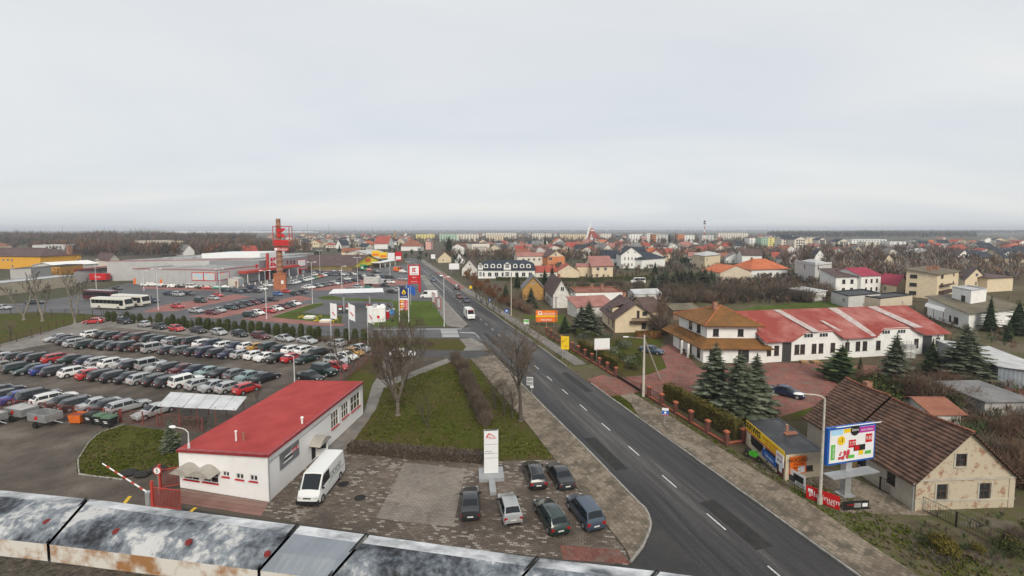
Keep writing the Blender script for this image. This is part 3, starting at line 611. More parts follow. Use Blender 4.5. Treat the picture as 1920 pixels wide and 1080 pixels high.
def leafmass(cr_, rg, surf, n, size, mats=3, inner=None):
 """n leaf-sized faces over points surf(rg) -> (point, outward normal)"""
 for _ in range(n):
  p, nn = surf(rg); p = Vector(p) + rv(rg)*size*.35; t = (rv(rg) + Vector((0, 0, .8))).normalized(); t = (t - .55*t.dot(nn)*nn).normalized(); b = nn.cross(t)
  sz = size*rg.uniform(.6, 1.3); m = rg.choice((0, 0, 1, 2, 2)) % mats
  cr_.add([p - b*sz*.42, p + t*sz*.55 + nn*sz*.15 - b*sz*.1, p + t*sz + nn*sz*.28, p + b*sz*.42], [(0, 1, 2, 3)], m)
def gen_column(seed, h=2.2, r=.5, n=520, size=.17, blunt=.55):
 rg = random.Random(seed); cr_ = MB(); tr = MB(); tr.tube((0, 0, 0), (0, 0, h*.5), .05, .03, 5)
 ph = rg.random()*6
 def rad(f): return r*min(1, .72 + .6*f)*max(.04, (1 - max(0, (f - blunt)/(1 - blunt))**2.2))**.5
 def surf(g_):
  f = g_.random()**.9; a = g_.random()*2*pi; k = rad(f)*(1 + .07*sin(3*a + ph + 5*f)); return (k*cos(a), k*sin(a), .04 + f*h), Vector((cos(a), sin(a), .25 + .9*max(0, f - blunt))).normalized()
 leafmass(cr_, rg, surf, n, size)
 vs = []; K = 8
 for j in range(7):
  f = j/6
  for i in range(K): a = 2*pi*i/K; k = rad(f)*.86; vs.append((k*cos(a), k*sin(a), .03 + f*h*.97))
 cr_.add(vs, [(j*K + i, j*K + (i + 1) % K, (j + 1)*K + (i + 1) % K, (j + 1)*K + i) for j in range(6) for i in range(K)], 0)
 return tr, cr_
def gen_bush(seed, h=1.6, r=1.2, n=500, size=.2):
 rg = random.Random(seed); cr_ = MB(); tr = MB()
 for i in range(5): a = rg.random()*6.3; tr.tube((0, 0, 0), (cos(a)*r*.5, sin(a)*r*.5, h*.6), .03, .015, 4)
 lob = [(rg.uniform(-.45, .45)*r, rg.uniform(-.45, .45)*r, rg.uniform(.35, .62)*h, rg.uniform(.45, .72)) for _ in range(6)]
 def surf(g_):
  c = g_.choice(lob); d = rv(g_); d.z = abs(d.z)*1.0 - .15; d.normalize(); return (c[0] + d.x*r*c[3], c[1] + d.y*r*c[3], max(.05, c[2] + d.z*h*.45)), d
 leafmass(cr_, rg, surf, n, size); return tr, cr_
def gen_brush(seed, h=2.0, r=1.2, n=130, tw=.02):
 """leafless shrub: many thin stems"""
 rg = random.Random(seed); tr, cr_ = MB(), MB()
 for i in range(n):
  a = rg.random()*2*pi; q = r*sqrt(rg.random()); p = Vector((cos(a)*q*.35, sin(a)*q*.35, 0)); e = Vector((cos(a)*q, sin(a)*q, h*rg.uniform(.5, 1.0)*(1 - .35*(q/r)**2)))
  m = p.lerp(e, .55) + rv(rg)*.12*h; mb = tr if i < 8 else cr_; mb.tube(p, m, tw*1.3, tw, 3, caps=False); mb.tube(m, e, tw, tw*.5, 3, caps=False)
  for _ in range(2): b = m.lerp(e, rg.random()); cr_.tube(b, b + (e - m).normalized()*.25*h + rv(rg)*.2*h, tw*.8, tw*.4, 3, caps=False)
 return tr, cr_
def tree_kit(gen, mats_t, mats_c):
 tr, cr_ = gen; k = Kit(); k.part('trunk', tr, mats_t, smooth=60); k.part('crown', cr_, mats_c); return k
def copies(fn, n, mt, mc): return [tree_kit(fn(i), mt, mc) for i in range(n)]
K_bare = copies(lambda i: gen_bare(10 + i, 9.5, .15, .75, .30, 2, lv=4, kids=(6, 5, 4, 3), twig_r=.013), 3, M_bark, M_twig)
K_bare_far = copies(lambda i: gen_bare(30 + i, 10, .16, .7, .35, 1 + i % 2, lv=3, kids=(8, 7, 6, 0), twig_r=.05), 4, M_bark, M_twig)
K_birch = copies(lambda i: gen_bare(50 + i, 11, .14, .5, .55, 1, lv=3, kids=(10, 6, 5, 0), twig_r=.035), 2, M_bark_pale, M_twig_red)
K_leafy = copies(lambda i: gen_bare(60 + i, 7.0, .13, .7, .35, 2, lv=3, kids=(6, 5, 4, 0), twig_r=.025, leaf=5), 2, M_bark, [M_twig, M_leaf_brown])
K_spruce = copies(lambda i: gen_conifer(70 + i, 8, (2.7, 2.3, 3.0)[i], 25, 12, rag=.3), 3, M_bark, M_spruce)
K_fir = copies(lambda i: gen_conifer(80 + i, 8, (2.1, 2.5, 1.6)[i], 22, 11, rag=.35), 3, M_bark, M_green)
K_pine = copies(lambda i: gen_conifer(90 + i, 6.5, 3.0, 15, 12, droop=-.12, tri=.4, rag=.45), 2, M_bark, M_green)
K_col = copies(lambda i: gen_column(100 + i, 2.3, (.52, .46, .58)[i]), 3, M_bark, M_thuja)
K_cone = copies(lambda i: gen_column(110 + i, 1.7, .42, n=360, blunt=.05), 2, M_bark, M_thuja)
K_bush = copies(lambda i: gen_bush(120 + i), 3, M_bark, M_thuja)
K_juniper = copies(lambda i: gen_bush(130 + i, 1.7, 1.4, 600), 2, M_bark, M_spruce)
K_golden = copies(lambda i: gen_bush(140 + i, 1.4, 1.0), 2, M_bark, M_golden)
K_brush = copies(lambda i: gen_brush(150 + i), 4, M_twig, M_twig)
K_brush_red = copies(lambda i: gen_brush(160 + i, 2.4, 1.5), 3, M_twig_red, M_twig_red)
K_far_brush = copies(lambda i: gen_brush(170 + i, 5.5, 3.2, 150, .05), 4, M_twig, M_twig)
def plant(kits, p, h, base_h, name, cat, label=None, group=None, wide=1.0, i=None):
 k = kits[(i if i is not None else random.randrange(len(kits))) % len(kits)]; s = h/base_h
 return k.make(name, (p[0], p[1], p[2] if len(p) > 2 else 0), random.random()*6.28, label, cat, group, scale=(s*wide, s*wide, s))
def hedge(name, pts, w, h, label, mats=M_thuja, dens=60, size=.2, group=None, tufts=False):
 """long clipped hedge along world points: dark core and a skin of leaf-sized faces"""
 root = thing(name, tuple(pts[0]), label, 'hedge', group); core, skin = MB(), MB(); rg = random.Random(len(name) + int(pts[0][0]*10)); o = Vector(pts[0])
 for a, b in zip(pts[:-1], pts[1:]):
  a, b = Vector(a) - o, Vector(b) - o; d = b - a; L = d.length; d.normalize(); n = Vector((d.y, -d.x, 0))
  core.obox(a - n*w*.42, d*L, n*w*.84, (0, 0, h*.93))
  def surf(g_):
   s = g_.random()*L; q = g_.random()
   if q < .38: return a + d*s + n*w*.46 + Vector((0, 0, g_.random()*h)), n
   if q < .72: return a + d*s - n*w*.46 + Vector((0, 0, g_.random()*h)), -n
   bump = (.12*h*abs(sin(s*2.4)) if tufts else 0)
   return a + d*s + n*w*(g_.random() - .5)*.95 + Vector((0, 0, h*.95 + bump)), Vector((0, 0, 1))
  leafmass(skin, rg, surf, int(L*dens), size)
 core.build('stems', mats[0], root); skin.build('foliage', list(mats), root); return root
# ---------------------------------------------------------------- cars in the dealer's yard
TAXO = {'s': 'saloon', 'h': 'hatchback', 'e': 'estate car', 'c': 'small car', 'm': 'people carrier', 'o': 'off-roader', 'v': 'small van', 'p': 'coupe'}
COLS = {'k': 'black', 'd': 'dark grey', 'a': 'grey', 's': 'silver', 'w': 'white', 'r': 'red', 'u': 'burgundy', 'g': 'dark green', 'n': 'navy', 'b': 'blue', 't': 'teal', 'y': 'gold', 'i': 'beige', 'x': 'brown', 'l': 'light blue', 'G': 'green', 'B': 'blue grey', 'o': 'orange'}
def row(spec, where, group, head, dv=2.5, jitter=3.0, flips=()):
 items = []
 for i, (u, v, code) in enumerate(spec):
  p = G(u, v + dv); a = head + random.uniform(-jitter, jitter) + (180 if i in flips else 0)
  o = car_at(p, rotv(a), TAXO[code[1]], COLS[code[0]], group); items.append((o, f'{COLS[code[0]]} {TAXO[code[1]]}', where))
 label_row(items)
HY = 62
row([(178, 628, 'we'), (198, 630, 'kh'), (218, 631, 'ke'), (237, 632, 'us'), (254, 634, 'gs'), (272, 635, 'xo'), (289, 637, 'ge'), (307, 639, 'ke'), (325, 641, 'sh'), (343, 643, 'gh'), (365, 643, 'km'), (386, 646, 'we'), (404, 648, 'nm'), (426, 650, 'we'), (446, 651, 'ns'), (466, 652, 'wh'), (485, 653, 'yh'), (507, 654, 'gm'), (528, 657, 'kh'), (551, 658, 'we'), (575, 659, 'we'), (601, 663, 'ke')],
 'in the back row of the yard', 'cars in the back row of the car yard', HY)
row([(110, 636, 'ss'), (126, 637, 'ks'), (133, 641, 'ds'), (148, 645, 'se'), (168, 648, 'ge'), (192, 648, 'kh'), (209, 650, 'gs'), (229, 651, 'ke'), (247, 653, 'ko'), (266, 654, 'xh'), (291, 656, 'sv'), (321, 659, 'dh'), (347, 659, 'ae'), (372, 661, 'ke'), (392, 663, 'nm'), (412, 664, 'ke'), (434, 666, 'ns'), (455, 667, 'sh'), (480, 669, 'wh'), (502, 672, 'ws'), (524, 674, 'ks'), (549, 674, 'rh'), (576, 676, 'gs')],
 'in the second row of the yard', 'cars in the second row of the car yard', HY, flips=(0,))
row([(-12, 668, 'kh'), (14, 672, 'ss'), (36, 672, 'kh'), (58, 672, 'kh'), (82, 673, 'ke'), (112, 674, 're'), (138, 677, 'gs'), (168, 680, 'nh'), (193, 681, 'se'), (217, 683, 'we'), (238, 685, 'ss'), (256, 687, 'ke'), (283, 687, 'sv'), (304, 691, 'ss'), (327, 692, 'ke'), (348, 695, 'us'), (371, 697, 'ns'), (396, 700, 'ts'), (420, 703, 'ks'), (445, 705, 'ah'), (471, 709, 'ts'), (497, 712, 'ks')],
 'in the third row of the yard', 'cars in the third row of the car yard', HY)
row([(10, 690, 'ie'), (42, 692, 'ge'), (62, 696, 'gs'), (88, 697, 'bh'), (113, 698, 'de'), (146, 700, 'we'), (174, 705, 'rh'), (200, 706, 'ke'), (224, 709, 'ke'), (248, 711, 'ks'), (273, 713, 'se'), (302, 715, 'ke'), (324, 718, 'de'), (350, 720, 'wo'), (377, 724, 'sh'), (406, 727, 'ss'), (433, 730, 'sh'), (463, 733, 'rc')],
 'in the yard row nearest the bicycle shelter', 'cars in the fourth row of the car yard', HY, flips=(2,))
row([(-20, 735, 'ks'), (4, 738, 'ks'), (20, 745, 'dh'), (42, 748, 'bs'), (72, 748, 'km'), (102, 752, 'we'), (126, 757, 'ds'), (155, 761, 'ke'), (186, 762, 'ss'), (208, 765, 'ks'), (240, 767, 'se')],
 'in the row behind the red trailers fence', 'cars behind the red fence', HY)
row([(290, 776, 'ss')], 'nosing out beside the bicycle shelter', 'cars behind the red fence', HY + 180)
row([(176, 604, 'rh')], 'alone at the corner of the yard, first by the hedge', 'cars along the thuja hedge', 200)
row([(233, 604, 'km'), (300, 614, 'ks'), (331, 618, 'rh'), (372, 621, 'ks'), (411, 625, 'sh'), (450, 628, 'kh'), (489, 632, 'ue'), (534, 637, 'ss'), (576, 641, 'ss')], 'parked along the thuja trees', 'cars along the thuja hedge', -27)
row([(270, 610, 'sc'), (632, 646, 'sh')], 'backed up to the thuja trees', 'cars along the thuja hedge', 153)
row([(582, 710, 'ks'), (608, 700, 'go'), (634, 691, 'rh'), (631, 681, 'sm'), (650, 671, 'ws'), (664, 664, 'yh'), (676, 656, 'ss')], 'parked against the red mesh fence', 'cars along the red mesh fence', -22)
# the six cars on the pavers by the street
near = []
for u, v, hd, kind, colr, lab in ((882, 952, (-.09, 1), 'saloon', 'dark grey', 'old dark grey saloon alone left of the sign pylon on the pavers'),
  (955, 962, (-.19, .98), 'hatchback', 'silver', 'silver-beige hatchback with dark windows parked in front of the sign pylon foot'),
  (1002, 898, (-.14, .99), 'estate car', 'black', 'black estate car with silver roof rails right beside the sign pylon'),
  (1050, 900, (-.24, .97), 'saloon', 'dark grey', 'dark grey saloon parked next to the lawn corner by the footway'),
  (1032, 977, (-.29, .95), 'estate car', 'dark green', 'dark green estate car in the front middle of the paved forecourt'),
  (1096, 970, (-.30, .95), 'people carrier', 'blue grey', 'blue grey family car with large rear window nearest the street corner')):
 car_at(G(u, v), hd, kind, colr, 'cars on the paved forecourt', label=lab, z=0.03).scale = (.92, .92, .92)
vn = VAN.make('delivery_van', tuple(G(604, 918) + Vector((0, 0, .03))), atan2(-1, -.04), 'white panel van with black bumper beside the red-roofed office', 'van', None, PAINT['white'])
vn.scale = (.94, .94, .94)
for i in range(4): MB().box(-1.9 + i*.62, 1.03, 1.35, -1.9 + i*.62 + .42, 1.04, 1.85).box(-1.8 + i*.62, 1.035, 1.45, -1.9 + i*.62 + .32, 1.046, 1.75, 1).build('side_logo', [mat('logo_grey', (0.25, 0.29, 0.28), var=0), PAINT['white']], vn)
MB().box(-2.6, 1.028, 1.12, 0.8, 1.035, 1.17).build('side_stripe', mat('logo_grey', (0.25, 0.29, 0.28), var=0), vn)
MB().box(2.55, -.98, .32, 2.98, .98, .62).build('bumper', M_trim, vn)
# on and beside the street
for t_, s_, dr, kind, colr, lab, kit, nm, cat in (
  (road_ts(G(880, 598))[0], None, -1, None, 'white', 'white van with a red side driving towards the camera on the street', VAN, 'delivery_van', 'van'),
  (0, (861, 559), -1, 'hatchback', 'burgundy', 'dark red hatchback driving ahead of the navy saloon on the street', None, 'moving_car', 'car'),
  (0, (874, 566), -1, 'saloon', 'navy', 'navy saloon close ahead of the white van on the street', None, 'moving_car', 'car'),
  (0, (856, 542), 1, 'off-roader', 'dark grey', 'dark grey off-roader driving away on the right lane', None, 'moving_car', 'car'),
  (0, (812, 527), -1, 'saloon', 'blue grey', 'blue grey saloon coming past the tall red supermarket pylon', None, 'moving_car', 'car'),
  (0, (827, 519), 1, 'saloon', 'silver', 'silver saloon driving away beside the red bus bay', None, 'moving_car', 'car'),
  (0, (707, 495), -1, 'saloon', 'navy', 'navy saloon turning near the discount store canopy', None, 'moving_car', 'car')):
 p = G(880, 596) if s_ is None else G(*s_); rz = atan2(RD.y*dr, RD.x*dr)
 o = (kit or CAR[kind]).make(nm, (p.x, p.y, .03), rz, lab, cat, 'cars on the street', PAINT[colr])
 if kit: MB().box(-2.4, 1.03, 1.2, 1.6, 1.04, 1.75).build('side_stripe', PAINT['red'], o); MB().box(2.2, -.75, 2.3, 2.5, .75, 2.44).build('roof_band', PAINT['red'], o)
car_at(G(755, 669), (.9, .05), 'estate car', 'white', None, label='white estate car seen through the bare tree by the entrance road')
car_at(G(1222, 662), (.75, -.66), 'saloon', 'blue grey', None, label='blue grey saloon in the red yard by the pole stay')
car_at(G(1474, 742), (.75, -.66), 'saloon', 'navy', None, label='dark navy saloon on the red yard beside the two blue spruces')
MINIBUS.make('minibus', tuple(G(1196, 531)), pi, 'white minibus in front of the long hedge', 'minibus', None, PAINT['white'])
car_at(G(6, 580), (.9, -.1), 'saloon', 'silver', None, label='silver car on the back road at the left edge'); car_at(G(66, 570), (.95, .2), 'saloon', 'dark grey', None, label='dark grey car behind the pollarded trees on the back road')
# ---------------------------------------------------------------- the supermarket car park
KS = -24      # noses point right and towards the camera
def srow(spec, where, head, group='cars in the supermarket car park', flips=()): row(spec, where, group, head, dv=1.2, jitter=4, flips=flips)
srow([(277, 535, 'ws'), (288, 535, 'we'), (306, 537, 'sh'), (316, 537, 'kh'), (327, 538, 'we'), (341, 538, 'ks'), (361, 539, 'wv'), (378, 540, 'ks'), (391, 541, 'rs'), (408, 541, 'Gh'), (424, 540, 'ss')], 'along the long grey supermarket wall', 20)
srow([(316, 552, 'ns'), (335, 554, 'sm'), (354, 552, 'de'), (401, 561, 'sh'), (376, 566, 'gm'), (409, 555, 'rh'), (422, 545, 'gs')], 'in the middle supermarket bays', KS)
srow([(333, 576, 'rs')], 'alone on the red bay by the tall lamp post', KS)
srow([(368, 585, 'ss'), (397, 588, 'us'), (411, 584, 'ss'), (433, 579, 'ge'), (448, 576, 'kh'), (461, 572, 'ke'), (476, 569, 'us'), (489, 566, 'ns')], 'in the slanting row nearest the hedge', KS)
srow([(469, 593, 'ge'), (484, 589, 'wh'), (505, 585, 'rh'), (519, 581, 'ws'), (532, 577, 'uh'), (543, 574, 'gs'), (553, 571, 'ws')], 'beside the filling station lawn', KS)
srow([(438, 546, 'gs'), (447, 548, 'Bs'), (462, 547, 'kh'), (473, 541, 'nm'), (483, 547, 'dh'), (493, 543, 'wh'), (503, 536, 'ws')], 'in front of the supermarket entrance', KS)
srow([(521, 553, 'lh'), (538, 548, 'rs'), (553, 552, 'dh'), (568, 549, 'kh'), (511, 563, 'ks')], 'in the bays below the brick chimney', KS)
srow([(220, 542, 'ks'), (287, 566, 'ns')], 'beside the white coaches', KS)
srow([(545 + i*6.2, 532.5 - i*1.55, c) for i, c in enumerate(('ss', 'we', 'wh', 'Bs', 'ws', 'we', 'wh', 'Gh', 'yh', 'rs', 'wh', 'we'))], 'in the long row right of the brick chimney', KS)
srow([(575 + i*7.6, 540.5 - i*1.15, c) for i, c in enumerate(('wh', 'we', 'ds', 'ss', 'kh', 'as', 'us', 'we', 'Bs', 'uh', 'ns'))], 'in the second row from the station canopy', KS)
srow([(592 + i*7.1, 516.0 - i*.12, c) for i, c in enumerate(('wv', 'kh', 'ns', 'ds', 'Bs', 'as', 'dh', 'ws', 'se', 'kh', 'ws', 'ds'))], 'in the row near the brown store wall', KS)
srow([(677 + i*8.2, 518.0 + i*.35, c) for i, c in enumerate(('dh', 'wh', 'as', 'ke', 'we', 'Bs', 'ks', 'kh'))], 'in the row before the brown-roofed store', KS)
srow([(641, 526, 'gs'), (653, 524, 'ws'), (666, 527, 'ge'), (681, 523, 'ns'), (672, 540, 'sm'), (692, 542, 'Gh'), (717, 528, 'rh'), (732, 530, 'we'), (722, 536, 'ks'), (655, 545, 'ds'), (735, 548, 'ks'), (747, 545, 'ss'), (755, 541, 'ns'), (755, 524, 'ss')], 'behind the filling station canopy', KS)
srow([(586, 510, 'ks'), (598, 509.5, 'kh'), (627, 510, 'ns'), (640, 510, 'ks'), (693, 507, 'rh'), (705, 511, 'gm'), (756, 511, 'so')], 'close to the brown-roofed store', 10)
# ---------------------------------------------------------------- building tools
M_win = mat('window_glass', (0.030, 0.036, 0.042), rough=0.10, var=0.5, scale=1.3, spec=0.6); M_frame_w = mat('window_frame_white', (0.70, 0.70, 0.68), var=0.05); M_frame_b = mat('window_frame_brown', (0.075, 0.042, 0.028), var=0.1)
WALLS = {}
def wallm(name, col, var=.08): return mat('wall_' + name, col, rough=.9, var=var, scale=.9, spec=.2, detail=6)
W_white = wallm('white', (0.74, 0.73, 0.70)); W_cream = wallm('cream', (0.64, 0.53, 0.37)); W_yell = wallm('yellow', (0.66, 0.34, 0.04)); W_grey = wallm('grey', (0.40, 0.39, 0.38)); W_beige = wallm('beige', (0.56, 0.48, 0.37)); W_orange = wallm('orange', (0.55, 0.21, 0.09)); W_ochre = wallm('ochre', (0.45, 0.235, 0.06)); W_pink = wallm('pink', (0.62, 0.36, 0.31)); W_lgrey = wallm('light_grey', (0.52, 0.51, 0.49)); W_pale = wallm('pale', (0.66, 0.60, 0.52)); W_lemon = wallm('lemon', (0.66, 0.58, 0.22)); W_mint = wallm('mint', (0.38, 0.52, 0.40)); W_brown = wallm('brown', (0.20, 0.14, 0.11)); W_dirty = wallm('dirty_white', (0.60, 0.58, 0.54), .15)
def roofm(name, c1, c2, direction=(0, 0, 1), period=.35): return rib_mat('roof_' + name, c1, c2, direction, period, rough=.75, nscale=.35)
R_red = roofm('red', (0.27, 0.050, 0.034), (0.38, 0.085, 0.06)); R_orange = roofm('orange', (0.40, 0.105, 0.042), (0.50, 0.155, 0.066)); R_brown = roofm('brown', (0.070, 0.042, 0.038), (0.115, 0.075, 0.068)); R_grey = roofm('grey', (0.13, 0.13, 0.13), (0.22, 0.215, 0.21)); R_dark = roofm('slate', (0.018, 0.024, 0.036), (0.032, 0.042, 0.058)); R_pink = roofm('pink', (0.27, 0.115, 0.095), (0.36, 0.17, 0.145)); R_light = roofm('zinc', (0.36, 0.365, 0.37), (0.52, 0.52, 0.52)); R_crim = roofm('crimson', (0.24, 0.02, 0.045), (0.34, 0.035, 0.07)); R_moss = roofm('moss', (0.105, 0.088, 0.055), (0.165, 0.14, 0.095)); R_gold = roofm('golden_tile', (0.145, 0.070, 0.020), (0.215, 0.095, 0.026), period=.32); R_felt = mat('roof_felt', (0.020, 0.021, 0.023), col2=(0.06, 0.062, 0.066), rough=.6, scale=.5, mixpos=(.45, .75)); R_brick = roofm('rust', (0.20, 0.075, 0.045), (0.29, 0.12, 0.075))
M_brickch = brick_mat('chimney_brick', (0.34, 0.13, 0.07), (0.26, 0.09, 0.05), (0.28, 0.24, 0.2), w=.25, h=.08, vertical=(1, 0))
M_gutter = mat('gutter_metal', (0.16, 0.13, 0.115), rough=.5, var=.1); M_zinc = mat('galvanised', (0.42, 0.43, 0.44), rough=.45, var=.12, metal=.5, scale=2); M_dkmetal = mat('dark_metal', (0.05, 0.05, 0.052), rough=.5, var=.1); M_pole = mat('pole_concrete', (0.46, 0.43, 0.37), var=.15, scale=3); M_polew = mat('pole_white', (0.62, 0.63, 0.63), rough=.5, var=.06)
M_redm = mat('red_metal', (0.42, 0.05, 0.035), rough=.5, var=.1); M_rust = mat('fence_red', (0.22, 0.055, 0.045), rough=.7, var=.2, scale=4); M_signw = mat('sign_white', (0.74, 0.74, 0.74), rough=.4, var=.03); M_signr = mat('sign_red', (0.52, 0.012, 0.016), rough=.4, var=.05); M_black = mat('print_black', (0.012, 0.012, 0.012), rough=.6, var=0); M_blue = mat('sign_blue', (0.015, 0.10, 0.40), rough=.4, var=.05); M_yel = mat('sign_yellow', (0.78, 0.52, 0.02), rough=.4, var=.04); M_orng = mat('sign_orange', (0.78, 0.16, 0.015), rough=.4, var=.04); M_gren = mat('sign_green2', (0.10, 0.42, 0.06), rough=.4, var=.05)
UP = Vector((0, 0, 1))
class Fac:
 """a facade: origin (lower left), run direction, outward normal, length"""
 def __init__(s, o, d, n, L): s.o, s.d, s.n, s.L = Vector(o), Vector(d), Vector(n), L
 def P(s, a, z, out=0.0): return s.o + s.d*a + UP*z + s.n*out
 def hit(s, u, v):
  r = ray(u, v); e = Vector((0, 0, H)); t = (s.o - e).dot(s.n)/r.dot(s.n); p = e + r*t; return (p - s.o).dot(s.d), p.z
 def px(s, u0, v0, u1, v1):
  um, vm = (u0 + u1)/2, (v0 + v1)/2; a0, a1 = s.hit(u0, vm)[0], s.hit(u1, vm)[0]; z1, z0 = s.hit(um, v0)[1], s.hit(um, v1)[1]
  return (min(a0, a1), max(a0, a1), z0, z1)
def facade(mb, f, z0, z1, holes, off, depth=.12, mi=0):
 xs = sorted({0.0, f.L} | {h[0] for h in holes} | {h[1] for h in holes}); zs = sorted({z0, z1} | {h[2] for h in holes} | {h[3] for h in holes})
 for a, b in zip(xs[:-1], xs[1:]):
  for c, d in zip(zs[:-1], zs[1:]):
   m = ((a + b)/2, (c + d)/2)
   if any(h[0] < m[0] < h[1] and h[2] < m[1] < h[3] for h in holes): continue
   mb.quad(*[f.P(x, z) - off for x, z in ((a, c), (b, c), (b, d), (a, d))], mi)
 for h in holes:
  c = [(h[0], h[2]), (h[1], h[2]), (h[1], h[3]), (h[0], h[3])]
  for i in range(4):
   p, q = c[i], c[(i + 1) % 4]; mb.quad(f.P(*p) - off, f.P(*q) - off, f.P(*q, -depth) - off, f.P(*p, -depth) - off, mi)
def window(root, f, h, off, cols=2, rows=1, fm=None, out=-.10, sill=True, name='window', fw=.07, glass=None, lod=False, sillm=None):
 a0, a1, z0, z1 = h; fm = fm or M_frame_w; mb = MB(); t = .05
 if lod:
  mb.obox(f.P(a0, z0, out) - off, f.d*(a1 - a0), UP*(z1 - z0), f.n*.04); return mb.build(name, glass or M_win, root)
 for x0, x1, y0, y1 in [(a0, a1, z0, z0 + fw), (a0, a1, z1 - fw, z1), (a0, a0 + fw, z0 + fw, z1 - fw), (a1 - fw, a1, z0 + fw, z1 - fw)] + [(a0 + (a1 - a0)*i/cols - fw/2, a0 + (a1 - a0)*i/cols + fw/2, z0 + fw, z1 - fw) for i in range(1, cols)] + [(a0 + fw, a1 - fw, z0 + (z1 - z0)*i/rows - fw/2, z0 + (z1 - z0)*i/rows + fw/2) for i in range(1, rows)]:
  mb.obox(f.P(x0, y0, out) - off, f.d*(x1 - x0), UP*(y1 - y0), f.n*t)
 w = mb.build(name, fm, root)
 MB().quad(*[f.P(x, z, out + .015) - off for x, z in ((a0, z0), (a1, z0), (a1, z1), (a0, z1))]).build('pane', glass or M_win, w)
 if sill: MB().obox(f.P(a0 - .06, z0 - .06, -.08) - off, f.d*(a1 - a0 + .12), UP*.06, f.n*.2).build('sill', sillm or fm, w)
 return w
def grid(L, n, zs, w, h, m=.12):
 """n evenly spaced openings per storey"""
 out = []
 for z in zs:
  for i in range(n):
   c = L*(m + (1 - 2*m)*(i + .5)/n); out.append((c - w/2, c + w/2, z, z + h))
 return out
def slab(mb, pts, t=.12, mi=0):
 lo = [Vector(p) - UP*t for p in pts]; n = len(pts); mb.add(list(pts) + lo, [tuple(range(n)), tuple(range(2*n - 1, n - 1, -1))] + [(i, (i + 1) % n, n + (i + 1) % n, n + i) for i in range(n)], mi)
class House: pass
HP = []
